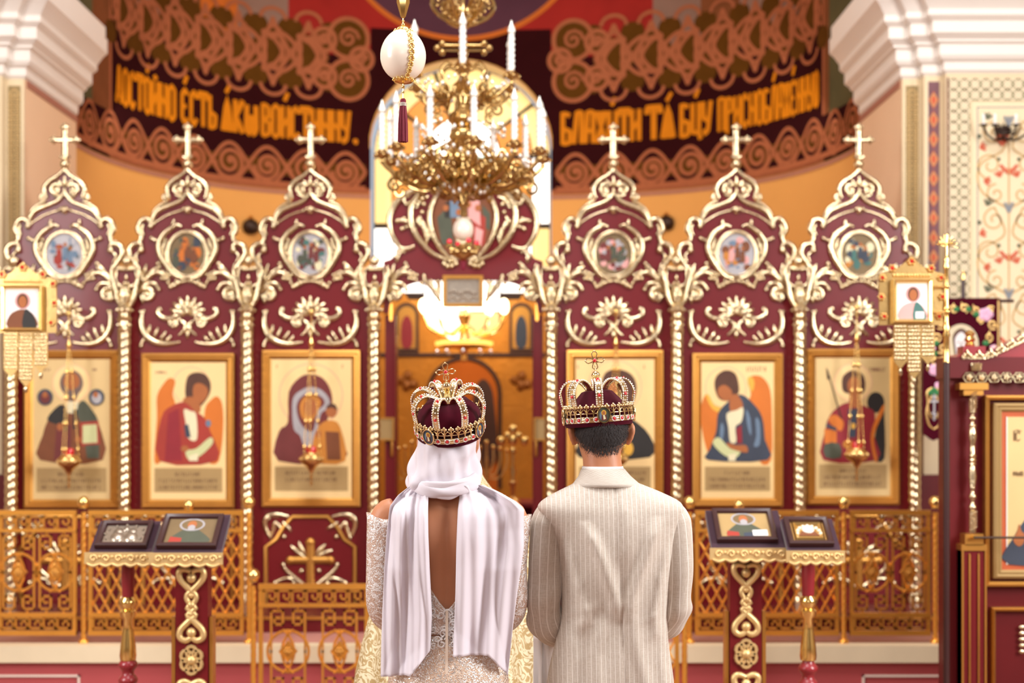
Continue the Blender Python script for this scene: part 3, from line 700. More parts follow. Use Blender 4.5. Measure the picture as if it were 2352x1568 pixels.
    for k in (-1, 1):
        f = lambda pts: [(k * a, b) for a, b in pts]
        c.leaf(k * 10, 1276, 90 - k * 35, 36, 6); c.leaf(k * 12, 1280, 90 - k * 58, 42, 6)
        c.sc(f([(12, 1346), (36, 1326), (54, 1310), (62, 1298)]), [7, 6, 5, 4]); c.sc(f([(20, 1340), (48, 1328), (70, 1332), (82, 1342)]), [5, 5, 5, 4]); c.ball(k * 20, 1310, 6); c.ball(k * 62, 1296, 6); c.ball(k * 80, 1338, 7); c.leaf(k * 30, 1344, 90 - k * 60, 16, 5)
    R['panel_foliage'] = (c.mb, 'pale_gold', 60)
    return R
BAY = bay_parts()
BAYM = {k: v[0].mesh(k.rstrip('-1'), v[1], v[2]) for k, v in BAY.items()}
bay_px = [149, 431, 713, 1409, 1691, 1973]
bay_lab = ['burgundy crested screen bay behind the icon of the bearded saint between two roundels', 'burgundy crested screen bay behind the icon of the red-robed angel', 'burgundy crested screen bay behind the icon of the mother and child',
           'burgundy crested screen bay behind the crowned man in the pale suit', 'burgundy crested screen bay behind the icon of the blue-cloaked angel', 'burgundy crested screen bay behind the icon of the soldier with spear']
def med_paint(i):
    m = MB(); mats = []
    pal = [['paint_silver', 'paint_red', 'paint_green', 'paint_bluelight'], ['paint_green', 'paint_orange', 'paint_blue', 'paint_brown'], ['paint_cream', 'paint_green', 'paint_teal', 'paint_maroon'],
           ['paint_silver', 'paint_maroon', 'paint_pink', 'paint_green'], ['paint_bluelight', 'paint_pink', 'paint_ochre', 'paint_brown'], ['paint_cream', 'paint_teal', 'paint_ochre', 'paint_blue']][i]
    m.mi = 0; n = 28; m.prism([(42 * SI * math.cos(2 * PI * k / n), 48 * SI * math.sin(2 * PI * k / n)) for k in range(n)], -.006, .0)
    rnd = random.Random(i + 3)
    for j in range(30):
        m.mi = (5 if j % 4 == 0 else 1 + j % 3); x, z = rnd.uniform(-28, 28), rnd.uniform(-34, 32); r = rnd.uniform(4, 10); k0 = rnd.uniform(.6, 1.6)
        a = min(1, 34 / (abs(x) + r)); x *= a
        m.face([((x + r * math.cos(2 * PI * k / 9)) * SI, (z + r * k0 * math.sin(2 * PI * k / 9)) * SI) for k in range(9)], -.0065 - .00018 * j)
    for (x, z) in ((-12, 8), (2, 14), (14, 5)):       # three little figures: heads over robes
        m.mi = 4; m.face([((x + 4 * math.cos(2 * PI * k / 8)) * SI, (z + 8 + 5 * math.sin(2 * PI * k / 8)) * SI) for k in range(8)], -.0125)
        m.mi = 1 + (int(x) % 3); m.face([((x - 6) * SI, (z - 24) * SI), ((x + 6) * SI, (z - 24) * SI), ((x + 5) * SI, (z + 2) * SI), ((x - 5) * SI, (z + 2) * SI)], -.0122)
    return m, ['icon_dim' if i % 2 else 'paint_silver'] + pal[1:] + ['skin_paint', pal[0]]
bays = []
for i, (px, lab) in enumerate(zip(bay_px, bay_lab)):
    t = thing('screen_bay', lab, 'icon screen', P(px, zf, DI), group='bays of the icon screen'); bays.append(t)
    for k, me in BAYM.items():
        nm = k.rstrip('-1')
        o = place(nm, me, t)
    m, mats = med_paint(i); o = m.ob('medallion_painting', mats, t, 0); o.location = (0, -.004, (zf - 584) * SI)
# ---------------------------------------------------------------- twisted columns
def column_parts(hand):
    R = {}
    seg, rows = 20, []; R0 = 14.2 * SI; zb, zt = 0.20, (zf - 762) * SI; nz = 150; lead = 38 * SI
    for j in range(nz + 1):
        z = zb + (zt - zb) * j / nz
        rows.append([((R0 * (.86 + .16 * abs(math.cos(t * 1.0 - hand * PI * 2 * z / lead / 1.0)))) * math.cos(t), (R0 * (.86 + .16 * abs(math.cos(t * 1.0 - hand * PI * 2 * z / lead)))) * math.sin(t), z) for t in [2 * PI * k / seg for k in range(seg)]])
    m = MB(); m.grid(rows, True); R['twisted_shaft'] = (m, 'pale_gold', 180)
    m = MB(); m.lathe([(R0 * 1.5, 0), (R0 * 1.5, .08), (R0 * 1.25, .09), (R0 * 1.3, .13), (R0 * 1.0, .16), (R0 * 1.05, .2)], 16); R['base'] = (m, 'pale_gold', 40)
    m = MB(); s = SI; zz = lambda y: (zf - y) * SI
    m.lathe([(14 * s, zz(764)), (16 * s, zz(760)), (13 * s, zz(756)), (13.5 * s, zz(740)), (16 * s, zz(738)), (17 * s, zz(733)), (13 * s, zz(729)), (13 * s, zz(722)), (17 * s, zz(718)), (18 * s, zz(713)), (14 * s, zz(708)), (10 * s, zz(703))], 18)
    for k in range(8): m.ball((17 * s * math.cos(k * PI / 4), 17 * s * math.sin(k * PI / 4), zz(715)), 4.5 * s, 6, 4); m.ball((14 * s * math.cos(k * PI / 4 + .4), 14 * s * math.sin(k * PI / 4 + .4), zz(748)), 3 * s, 6, 4)
    R['capital'] = (m, 'pale_gold', 40)
    c = Carve(SI, 0, zf, 0, .025)
    c.mb.ball(c.p(0, 680), 15 * s, 10, 7, (1, .8, 1.6))
    for k in (-1, 1):
        c.sc([(k * 3, 664), (k * 6, 680), (k * 3, 700)], [2, 4, 2], up=.035)
        f = lambda pts: [(k * a, b) for a, b in pts]
        c.sc(f([(8, 706), (18, 690), (22, 668), (27, 648), (32, 628), (30, 612)]), [5, 6.5, 6, 5, 5, 3])
    R['capital_bud'] = (c.mb, 'pale_gold', 60)
    c = Carve(SI, 0, zf, 0, .045)
    c.ball(0, 601, 11, sc=(1, .8, 1.2)).mball(7, 599, 6); 
    for x in (-11, -4, 4, 11): c.ball(x, 620, 5)
    c.sc([(-22, 626), (-24, 640), (-18, 655), (0, 660), (18, 655), (24, 640), (22, 626)], [3, 4, 4, 3, 4, 4, 3]); c.ball(0, 639, 5, sc=(.8, .8, 1.6)); c.mball(4, 652, 4.5); c.mir([(4, 617), (16, 616), (24, 626)], [3, 4, 3])
    R['crown_knot'] = (c.mb, 'pale_gold', 60)
    c = Carve(SI, 0, zf, 0, .055)
    c.sc([(-19, 626), (-21, 641), (-15, 655), (0, 659), (15, 655), (21, 641), (19, 626)], 1, smooth=False); mm = MB(); mm.prism([(a * SI, (zf - b) * SI) for a, b in ((-20, 620), (-22, 641), (-15, 656), (0, 660), (15, 656), (22, 641), (20, 620))], .058, .075)
    R['knot_field'] = (mm, 'burgundy', 40)
    return R
def flourish(k):
    c = Carve(SI, 0, zf, 0, -.012); f = lambda pts: [(k * a, b) for a, b in pts]
    c.sc(f([(26, 668), (36, 650), (50, 634), (66, 626), (82, 630)]), [4, 6, 6.5, 6.5, 5]); c.sc(f([(30, 655), (40, 640), (58, 622), (70, 614)]), [3, 4.5, 4.5, 4])
    for x, y in ((80, 624), (88, 628), (82, 633), (90, 637), (96, 632), (86, 641), (78, 640), (94, 643)): c.ball(k * x, y, 5)
    c.leaf(k * 36, 640, 90 - k * 5, 34, 5); c.leaf(k * 44, 632, 90 - k * 50, 38, 5.5); c.ball(k * 70, 606, 6)
    c.sc(f([(24, 672), (34, 664), (46, 652), (62, 652), (72, 664)]), [4, 6, 6.5, 6, 4]); c.ball(k * 72, 665, 5)
    c.sc([(k * a, b) for a, b in spiral(45, 677, 17, 1.35, -PI * .85, 1, 14)], [5, 6.5, 5.5, 4]); c.ball(k * 46, 678, 9); c.leaf(k * 28, 676, 270 + k * 30, 22, 5)
    return c.mb
CM = {}
for hand in (-1, 1): CM[hand] = {k: v[0].mesh(k, v[1], v[2]) for k, v in column_parts(hand).items()}
FL = {k: flourish(k).mesh('flourish', 'pale_gold', 60) for k in (-1, 1)}
col_px = [(36, 1), (294, 1), (573, 1), (862, 1), (1265, -1), (1552, -1), (1831, -1), (2092, -1)]
col_lab = ['twisted gold colonnette behind the gilt banner with the veiled-woman icon', 'twisted gold colonnette between the bearded-saint icon and the red-robed angel icon', 'twisted gold colonnette between the red-robed angel icon and the mother-and-child icon', 'twisted gold colonnette between the mother-and-child icon and the doorway',
           'twisted gold colonnette between the doorway and the crowned man', 'twisted gold colonnette just behind the crowned man and the blue-cloaked angel icon', 'twisted gold colonnette between the blue-cloaked angel icon and the soldier icon', 'twisted gold colonnette behind the gilt banner with the bearded-man icon']
hold = []
for i, (px, h) in enumerate(col_px):
    t = thing('twisted_colonnette', col_lab[i], 'colonnette', P(px, zf, DI) + Vector((0, -.09, 0)), group='twisted colonnettes of the icon screen')
    for k, me in CM[h].items(): place(k, me, t)
    for bi, k in ((i - 1, -1), (i, 1)) if i < 4 else ((i - 2, -1), (i - 1, 1)):
        if i == 3 and k > 0 or i == 4 and k < 0: hold.append((px, k))
        elif 0 <= bi < 6: place('flourish', FL[k], bays[bi], ((px - bay_px[bi]) * SI, 0, 0))
# ---------------------------------------------------------------- central arch over the doorway
t = thing('doorway_arch', 'burgundy onion-shaped arch with gold scrolls and oval icon over the doorway', 'icon screen', P(1064, zf, DI)); arch = t
c = Carve(SI, 0, zf, 0, 0)
half = cat_rom([(0, 385), (20, 402), (60, 420), (112, 436), (150, 462), (168, 500), (162, 535), (148, 562), (160, 590), (183, 600)], 5)
half = [(float(a), float(b)) for a, b in half] + [(183, 720)] + [(float(a), float(b)) for a, b in cat_rom([(172, 718), (166, 690), (140, 660), (90, 644), (0, 640)], 4)]
c.mb.prism([(x * SI, (zf - y) * SI) for x, y in half] + [(-x * SI, (zf - y) * SI) for x, y in half[-2:0:-1]], .0, .05); c.mb.ob('board', 'burgundy', t, 30)
for px, k in hold: place('flourish', FL[k], t, ((px - 1064) * SI, 0, 0))
def ring(name, pts, r, dep):
    for k in (-1, 1):
        c = Carve(SI, 0, zf, 0, dep); c.sc([(k * a, b) for a, b in pts], r); c.mb.ob(name, 'pale_gold', t, 60)
ring('outer_scroll', [(20, 404), (66, 424), (110, 436), (146, 458), (168, 496), (165, 535), (150, 562), (134, 582)], [4, 6, 7, 8, 8, 7, 6, 3], -.012)
ring('middle_scroll', [(28, 420), (66, 428), (100, 446), (118, 474), (120, 504), (112, 532), (94, 560), (68, 584), (36, 598)], [3, 6, 7, 8, 8, 8, 7, 6, 4], -.016)
ring('inner_scroll', [(30, 410), (52, 434), (70, 468), (77, 500), (70, 536), (55, 566), (34, 592)], [4, 5.5, 6.5, 7, 6.5, 6, 4], -.022)
for k in (-1, 1):
    c = Carve(SI, 0, zf, 0, -.012); f = lambda pts: [(k * a, b) for a, b in pts]
    c.sc(f([(116, 515), (136, 508), (150, 505)]), [5, 5.5, 4]); c.ball(k * 136, 503, 6).ball(k * 151, 508, 6).ball(k * 140, 526, 6); c.sc(f([(118, 518), (130, 522), (140, 526)]), [4, 4, 4])
    c.ball(k * 90, 470, 6).ball(k * 94, 488, 6); c.sc(f([(80, 452), (96, 460), (106, 478)]), [3, 6, 4])
    for j in range(5): c.leaf(k * (84 + 2 * j), 562 - 9 * j, 90 + k * (10 - 6 * j), 30 - 2 * j, 5, up=.004 * (j % 2))
    c.sc(f([(98, 520), (104, 508), (98, 498)]), [4, 6, 4]); c.sc(f([(122, 450), (136, 455), (132, 470), (126, 466)]), [3, 5, 4, 3]); c.ball(k * 120, 466, 6)
    c.sc(f([(150, 566), (132, 572), (112, 566)]), [4, 6, 5]); c.leaf(k * 140, 575, 270 + k * 40, 26, 5); c.leaf(k * 146, 578, 270 + k * 10, 26, 5); c.leaf(k * 132, 572, 270 + k * 70, 24, 5)
    for j, (x, y) in enumerate(((16, 606), (26, 611), (36, 612), (44, 606), (30, 600), (20, 598))): c.ball(k * x, y, 6.5)
    c.sc(f([(12, 598), (26, 592), (44, 598)]), [3, 5, 3])
    c.mb.ob('scroll_foliage', 'pale_gold', t, 60)
    # spray either side of the plaque
    c = Carve(SI, 0, zf, 0, -.012); c.leaf(k * 56, 690, 90 - k * 6, 44, 6); c.leaf(k * 60, 684, 90 - k * 28, 44, 6); c.sc(f([(52, 694), (66, 668), (84, 648), (90, 636)]), [4, 6, 6, 5]); c.ball(k * 90, 634, 6).ball(k * 96, 650, 5).ball(k * 58, 648, 6); c.mb.ob('spray', 'pale_gold', t, 60)
c = Carve(SI, 0, zf, 0, -.008)
for a in (50, 70, 90, 110, 130): c.leaf(0, 418, a, 26, 5, curl=0)
c.sc([(0, 388), (0, 318)], 7, smooth=False, flat=.7); c.sc([(-24, 330), (24, 330)], 6.5, smooth=False, flat=.7); c.ball(0, 312, 9).mball(28, 330, 9).ball(0, 380, 11); c.mb.ob('crowning_cross', 'pale_gold', t, 60)
# oval painting: four robed figures before dark buildings
m = MB(); mats = ['paint_brown', 'paint_green', 'paint_red', 'paint_pink', 'paint_bluelight', 'paint_cream', 'skin_paint', 'paint_black']; q = lambda x, y: (x * SI, (zf - y) * SI)
ov = cat_rom([(0, 412), (46, 436), (66, 470), (72, 500), (64, 538), (48, 566), (28, 590), (0, 596), (-28, 590), (-48, 566), (-64, 538), (-72, 500), (-66, 470), (-46, 436)], 3, True)
m.prism([q(a, b) for a, b in ov], -.008, 0)
for mi, poly in ((4, [(-30, 450), (-8, 440), (-6, 500), (-30, 500)]), (3, [(10, 440), (36, 432), (40, 520), (12, 500)]), (1, [(-60, 500), (-30, 470), (-20, 570), (-50, 560)]), (2, [(20, 480), (52, 500), (50, 560), (24, 580)]), (1, [(44, 470), (62, 490), (62, 530), (46, 520)]), (5, [(-14, 500), (14, 500), (16, 580), (-16, 580)]), (7, [(-44, 470), (-32, 460), (-30, 500), (-42, 500)]), (3, [(28, 520), (46, 530), (40, 570), (26, 570)])):
    m.mi = mi; m.face([q(a, b) for a, b in poly], -.009 - .0004 * mi)
for (x, y) in ((-40, 478), (-10, 488), (12, 470), (34, 478)): m.mi = 6; m.face([q(x + 7 * math.cos(k * PI / 4), y + 8 * math.sin(k * PI / 4)) for k in range(8)], -.014)
m.ob('oval_painting', mats, t, 0)
c = Carve(SI, 0, zf, 0, 0); m = MB(); x0, x1, y0, y1 = -46, 46, 634, 706; fr = 8
for (a, b2, cc, d2) in ((x0, x1, y0, y0 + fr), (x0, x1, y1 - fr, y1), (x0, x0 + fr, y0 + fr, y1 - fr), (x1 - fr, x1, y0 + fr, y1 - fr)): m.box(a * SI, b2 * SI, -.06, -.02, (zf - d2) * SI, (zf - cc) * SI)
pl = thing('silvered_plaque', 'small silvered relief icon in a gold frame hung under the doorway arch', 'icon', P(1064, 706, DI) + Vector((0, -.005, 0)))
for v in range(len(m.v)): m.v[v] = (m.v[v][0], m.v[v][1], m.v[v][2] - (zf - 706) * SI)
m.ob('frame', 'frame_gold', pl, 0)
m = MB(); m.box((x0 + fr) * SI, (x1 - fr) * SI, -.03, -.015, fr * SI, (y1 - y0 - fr) * SI)
rnd = random.Random(4)
for i in range(13): m.ball(((-30 + 5 * i) * SI, -.032, (20 + 4 * math.sin(i * 1.3)) * SI), 3.2 * SI, 6, 4, (1, .5, 1)); m.ball(((-30 + 5 * i) * SI, -.032, (34 + 3 * math.sin(i)) * SI), 2.6 * SI, 6, 4, (1, .5, 2.2))
mat('silver_relief', (176, 164, 150), 0.35, 0.9, var=0.2, vscale=30); m.ob('relief', 'silver_relief', pl, 40)
# ---------------------------------------------------------------- open leaves of the holy doors and their posts
for k, px, nm in ((-1, 893, 'left'), (1, 1236, 'right')):
    t = thing('doorpost', 'burgundy doorpost with small framed plaque beside the %s-hand leaf of the doorway' % ('mother-and-child' if k < 0 else 'suited-man'), 'doorpost', P(px, zf, DI) + Vector((0, .135, 0)))
    t['label'] = 'burgundy doorpost and plaque on the %s side of the doorway' % ('mother-and-child icon' if k < 0 else 'crowned man')
    hh = (zf - 720) * SI
    MB().box(-12 * SI, 12 * SI, -.02, .05, 0, hh).ob('post', 'burgundy', t, 0)
    MB().box(-3 * SI + k * 4 * SI, 3 * SI + k * 4 * SI, .0, .70, 0, hh - .1).ob('door_leaf', 'burgundy_dark', t, 0)
    zz = (zf - 985) * SI; xo = -k * -(-13) * SI
    MB().box((-k * -12 - 20) * SI if False else (k * 10 - 20) * SI, (k * 10 + 20) * SI, -.055, -.02, zz - 27 * SI, zz + 27 * SI).ob('plaque', 'icon_caption', t, 0)
    m = MB()
    for (a, b2, cc, d2) in ((-20, 20, 23, 27), (-20, 20, -27, -23), (-20, -16, -23, 23), (16, 20, -23, 23)): m.box((k * 10 + a) * SI, (k * 10 + b2) * SI, -.062, -.055, zz + cc * SI, zz + d2 * SI)
    m.ob('plaque_frame', 'frame_gold', t, 0)
    MB().lathe([(.004, 0), (.012, .02), (.010, .13), (.003, .15)], 10, ((-k * 4) * SI, -.035, (zf - 1050) * SI)).ob('door_handle', 'frame_gold', t)
    lam = MB().lathe([(.003, 0), (.011, .01), (.011, .11), (.003, .14)], 10, ((-k * 2) * SI, -.04, (zf - 735) * SI)); lam.ob('lamp_tube', 'glow_warm', t)

# burgundy plinth step along the foot of the screen, open at the doorway
for nm, pa, pb in (('left', -120, 868), ('right', 1262, 2160)):
    xa, xb = (pa - CX) * DI / F, (pb - CX) * DI / F
    m = MB(); m.box(xa, xb, 8.92, 9.58, ZS, ZS + .10); o = struct(m.ob('baseboard_' + nm, 'burgundy_dark', sm=0))
    m = MB(); m.box(xa, xb, 8.905, 8.92, ZS + .082, ZS + .10); m.ob('nosing', 'frame_gold', o, 0)
# ================================================================ framed icons of the screen
def rectframe(name, parent, w, h, steps, mt, y0=0.0):
    """mitred moulded frame, outer size w x h centred in x, bottom z = 0; steps = [(inset, projection)]"""
    rows = []
    for ins, pr in steps:
        rows.append([(-w / 2 + ins, y0 - pr, ins), (w / 2 - ins, y0 - pr, ins), (w / 2 - ins, y0 - pr, h - ins), (-w / 2 + ins, y0 - pr, h - ins)])
    m = MB(); m.grid(rows, True); return m.ob(name, mt, parent, 30)
def ell(cx, cy, rx, ry, n=20, rot=0):
    c, s = math.cos(rot), math.sin(rot)
    return [(cx + rx * math.cos(2 * PI * k / n) * c - ry * math.sin(2 * PI * k / n) * s, cy + rx * math.cos(2 * PI * k / n) * s + ry * math.sin(2 * PI * k / n) * c) for k in range(n)]
def text_rows(m, cx, cy, wd, rows, hgt, gap, sc, seedv, dep):
    rnd = random.Random(seedv)
    for r in range(rows):
        y = cy + r * gap; ww = wd * (0.45 if (r == 0 and rows > 2) else 1.0); x = cx - ww / 2
        while x < cx + ww / 2 - 3:
            k = rnd.choice((0, 1, 2)); l = 4.2
            m.face(sc([(x, y), (x + 1.4, y), (x + 1.4, y + hgt), (x, y + hgt)]), dep)
            if k == 0: m.face(sc([(x, y), (x + 3.4, y), (x + 3.4, y + 1.3), (x, y + 1.3)]), dep - .0001)
            if k == 1: m.face(sc([(x + 2.6, y), (x + 3.8, y), (x + 3.8, y + hgt), (x + 2.6, y + hgt)]), dep); m.face(sc([(x, y + hgt * .45), (x + 3.4, y + hgt * .45), (x + 3.4, y + hgt * .6), (x, y + hgt * .6)]), dep - .0001)
            if k == 2: m.face(sc([(x, y + hgt - 1.3), (x + 3.4, y + hgt - 1.3), (x + 3.4, y + hgt), (x, y + hgt)]), dep - .0001)
            x += l + (3.5 if rnd.random() < .14 else 1.2)
def icon(px0, px1, py0, py1, label, ground, figs, caption=True, d=None, texts=(), rows=3, seedv=1, back=.006, gap=9, capw=.86, frame='frame_gold', cap0=None):
    """figs: list of (material, polygon in absolute photo pixels)"""
    d = d or DI; s = d / F; cx = (px0 + px1) / 2; w = (px1 - px0) * s; h = (py1 - py0) * s
    t = thing('framed_icon', label, 'icon', P(cx, py1, d) + Vector((0, -back, 0)), group='large icons of the screen')
    f = 20 * s
    rectframe('frame', t, w, h, [(0, 0), (0, .03), (5 * s, .036), (9 * s, .026), (12 * s, .030), (15 * s, .022), (f, .012), (f, 0)], frame)
    q = lambda pts: [((a - cx) * s, (py1 - b) * s) for a, b in pts]
    MB().box(-w / 2 + f - .004, w / 2 - f + .004, -.012, 0, f - .004, h - f + .004).ob('panel', ground, t, 0)
    mats = []; m = MB()
    for i, (mt, poly) in enumerate(figs):
        if mt not in mats: mats.append(mt)
        m.mi = mats.index(mt); m.face(q(poly), -.0125 - .00035 * i)
    m.ob('painted_figure', mats, t, 0)
    if caption:
        a0, a1 = px0 + 28, px1 - 28; c0 = cap0 or py1 - 92; c1 = py1 - 36
        m = MB(); m.face(q([(a0, c0), (a1, c0), (a1, c1), (a0, c1)]), -.0126); cp = m.ob('caption_field', 'icon_caption', t, 0)
        m = MB(); text_rows(m, (a0 + a1) / 2, c0 + 10, (a1 - a0) * capw, rows, 9, 15, q, seedv, -.0131); m.ob('caption_lettering', 'icon_text', cp, 0)
    if texts:
        m = MB()
        for (tx, ty, tw, th) in texts: text_rows(m, tx, ty, tw, 1, th, 10, q, seedv + 5, -.0131)
        m.ob('name_lettering', 'paint_maroon', t, 0)
    return t
def cr(pts, n=4): return [tuple(p) for p in cat_rom(pts, n, True)]
def ringpoly(cx, cy, r, wd): return [ell(cx, cy, r, r, 32)] 
def halo(cx, cy, r): return [('halo_line', ell(cx, cy, r, r, 32)), ('icon_ground', ell(cx, cy, r - 2.5, r - 2.5, 32))]
# 1 bearded saint with open book between two small roundels
F1 = halo(166, 880, 44) + [('grey_hair_paint', ell(166, 880, 27, 30)), ('skin_paint', ell(166, 876, 19, 21)), ('grey_hair_paint', cr([(148, 888), (166, 896), (184, 888), (178, 914), (166, 922), (152, 912)])),
     ('paint_brown', cr([(112, 965), (130, 940), (150, 928), (184, 928), (214, 946), (226, 966), (238, 1056), (94, 1056), (100, 1000)], 3)), ('paint_black', cr([(110, 962), (138, 930), (152, 938), (150, 972), (136, 975)], 3)), ('paint_green', cr([(180, 934), (196, 920), (224, 958), (222, 968), (186, 968)], 3)),
     ('paint_cream', [(150, 922), (182, 922), (178, 950), (156, 948)]), ('paint_maroon', [(132, 975), (166, 975), (164, 1056), (126, 1056)]), ('paint_black', [(146, 940), (156, 940), (158, 990), (148, 990)]), ('paint_black', [(170, 940), (180, 940), (178, 985), (170, 985)]),
     ('paint_red', [(186, 970), (228, 966), (232, 1022), (188, 1024)]), ('paint_scroll', [(192, 976), (224, 974), (226, 1016), (192, 1018)]), ('paint_green', [(198, 1022), (230, 1020), (230, 1052), (202, 1052)]), ('skin_paint', ell(140, 980, 7, 9)), ('skin_paint', ell(182, 1010, 8, 7)),
     ('paint_blue', ell(106, 912, 18, 19)), ('paint_maroon', ell(106, 914, 12, 13)), ('skin_paint', ell(106, 906, 6, 7)), ('paint_blue', ell(224, 912, 18, 19)), ('paint_silver', ell(224, 914, 12, 13)), ('skin_paint', ell(222, 906, 6, 7))]
icon(58, 274, 805, 1166, 'icon of a grey-bearded saint with an open book between two small roundels', 'icon_ground_dim', F1, texts=((106, 846, 30, 6), (220, 846, 12, 6)), seedv=11)
# 2 angel in red looking aside
F2 = halo(440, 886, 44) + [('paint_orange', cr([(378, 880), (392, 868), (404, 876), (398, 905), (404, 930), (388, 960), (384, 1030), (372, 1058), (356, 1058), (362, 960), (362, 910)], 3)), ('paint_orange', cr([(484, 920), (500, 910), (512, 930), (514, 985), (504, 1058), (478, 1058), (470, 1000), (472, 940)], 3)),
     ('hair_paint', cr([(430, 870), (446, 856), (470, 858), (484, 876), (484, 900), (470, 925), (448, 940), (428, 915)], 3)), ('skin_paint', cr([(446, 886), (462, 880), (478, 892), (476, 912), (460, 928), (446, 920)], 3)), ('skin_paint', cr([(422, 916), (446, 912), (462, 932), (456, 950), (428, 942)], 3)),
     ('paint_red', cr([(372, 960), (396, 932), (426, 924), (450, 945), (470, 958), (484, 990), (500, 1058), (368, 1058)], 3)), ('paint_cream', cr([(424, 940), (440, 944), (452, 952), (454, 1008), (434, 1006), (428, 970)], 3)), ('paint_blue', [(424, 976), (434, 974), (440, 1004), (428, 1004)]), ('paint_crimson', [(388, 950), (412, 938), (420, 1058), (380, 1058)]),
     ('paint_bluelight', ell(480, 972, 6, 8)), ('paint_scroll', cr([(428, 1034), (452, 1030), (484, 1004), (490, 1018), (462, 1046), (436, 1056)], 3)), ('skin_paint', ell(426, 1030, 9, 7)), ('paint_cream', [(436, 1046), (456, 1040), (456, 1058), (436, 1058)])]
icon(328, 540, 812, 1166, 'icon of a winged angel in a red robe holding a scroll', 'icon_ground', F2, texts=((372, 852, 26, 6),), seedv=12)
# 3 mother and child under an arch
F3 = [('halo_line', ell(715, 908, 74, 74, 40)), ('icon_ground', ell(715, 908, 71, 71, 40)), ('paint_maroon', cr([(640, 1058), (642, 990), (662, 970), (664, 900), (690, 866), (715, 860), (742, 868), (760, 895), (764, 930), (752, 975), (780, 1000), (790, 1058)], 3)),
     ('paint_silver', cr([(672, 940), (676, 910), (696, 894), (715, 888), (740, 896), (758, 918), (754, 938), (738, 950), (730, 990), (716, 1024), (700, 1026), (690, 1000), (676, 985)], 3)), ('paint_maroon', cr([(682, 935), (692, 912), (715, 902), (740, 912), (746, 928), (730, 945), (722, 985), (710, 990), (690, 970)], 3)), ('paint_ochre', cr([(690, 930), (702, 910), (722, 908), (738, 922), (728, 950), (712, 972), (694, 958)], 3)), ('skin_paint', ell(714, 935, 16, 20)),
     ('paint_ochre', cr([(724, 1058), (720, 1010), (736, 975), (760, 965), (782, 980), (794, 1058)], 3)), ('skin_paint', ell(762, 944, 13, 15)), ('hair_paint', cr([(750, 938), (756, 928), (770, 928), (776, 942), (764, 936)], 3)), ('paint_brown', [(748, 990), (780, 992), (784, 1056), (752, 1056)]), ('skin_paint', ell(732, 996, 7, 9))]
icon(604, 828, 805, 1163, 'icon of a veiled mother in maroon with a child', 'icon_ground', F3, texts=((640, 838, 8, 8), (790, 838, 8, 8)), rows=2, seedv=13, capw=.7)
# 4 standing saint in a black cloak, mostly behind the groom
F4 = halo(1412, 888, 62) + [('paint_black', cr([(1330, 1050), (1340, 1000), (1370, 960), (1412, 940), (1450, 960), (1492, 1000), (1492, 1050)], 3)), ('hair_paint', cr([(1380, 890), (1390, 856), (1420, 848), (1450, 860), (1462, 890), (1450, 930), (1412, 940), (1384, 925)], 3)), ('skin_paint', ell(1416, 898, 24, 28)), ('paint_gold', ell(1442, 1030, 12, 16)), ('paint_crimson', [(1400, 950), (1420, 950), (1424, 1050), (1398, 1050)])]
icon(1302, 1522, 805, 1163, 'icon of a dark-cloaked figure mostly hidden behind the crowned man', 'icon_ground', F4, texts=((1330, 838, 8, 8), (1482, 838, 8, 8)), rows=2, seedv=14)
# 5 angel in blue cloak with scroll
F5 = halo(1666, 890, 48) + [('paint_orange', cr([(1608, 950), (1612, 922), (1622, 905), (1634, 930), (1660, 940), (1650, 985), (1636, 1020), (1626, 1040), (1614, 1000)], 3)), ('paint_gold', cr([(1620, 908), (1628, 908), (1640, 930), (1664, 938), (1656, 948), (1634, 938)], 3)), ('paint_orange', cr([(1716, 872), (1732, 862), (1752, 868), (1768, 896), (1772, 960), (1770, 1056), (1742, 1056), (1738, 960), (1716, 930), (1724, 905)], 3)), ('paint_gold', cr([(1716, 870), (1726, 866), (1732, 880), (1726, 900)], 3)),
     ('paint_blue', cr([(1626, 1056), (1630, 1030), (1644, 990), (1648, 950), (1668, 925), (1700, 905), (1732, 930), (1750, 960), (1756, 1010), (1762, 1056)], 3)), ('hair_paint', cr([(1640, 885), (1646, 862), (1666, 850), (1688, 858), (1696, 885), (1694, 905), (1674, 920), (1650, 915)], 3)), ('skin_paint', cr([(1650, 890), (1664, 884), (1680, 898), (1676, 916), (1662, 920), (1648, 906)], 3)), ('skin_paint', cr([(1676, 912), (1692, 906), (1706, 932), (1690, 950), (1676, 944)], 3)),
     ('paint_cream', cr([(1668, 950), (1690, 942), (1706, 936), (1702, 968), (1688, 980), (1690, 1014), (1676, 1014), (1672, 980)], 3)), ('paint_crimson', [(1690, 985), (1702, 975), (1704, 1018), (1692, 1018)]), ('paint_bluelight', cr([(1734, 960), (1744, 970), (1744, 1020), (1730, 1024), (1736, 1000)], 3)), ('paint_bluelight', cr([(1712, 940), (1722, 960), (1724, 1000), (1716, 980)], 3)), ('paint_bluelight', cr([(1656, 970), (1662, 985), (1658, 1010), (1652, 1000)], 3)),
     ('paint_scroll', cr([(1636, 1018), (1650, 1004), (1676, 1030), (1700, 1032), (1690, 1050), (1664, 1046)], 3)), ('skin_paint', cr([(1668, 1016), (1690, 1022), (1712, 1022), (1716, 1038), (1696, 1036), (1674, 1028)], 3)), ('paint_cream', [(1672, 1044), (1690, 1040), (1688, 1058), (1672, 1058)])]
icon(1590, 1796, 812, 1163, 'icon of a winged angel in a dark blue cloak', 'icon_ground', F5, texts=((1738, 842, 48, 11),), seedv=15)
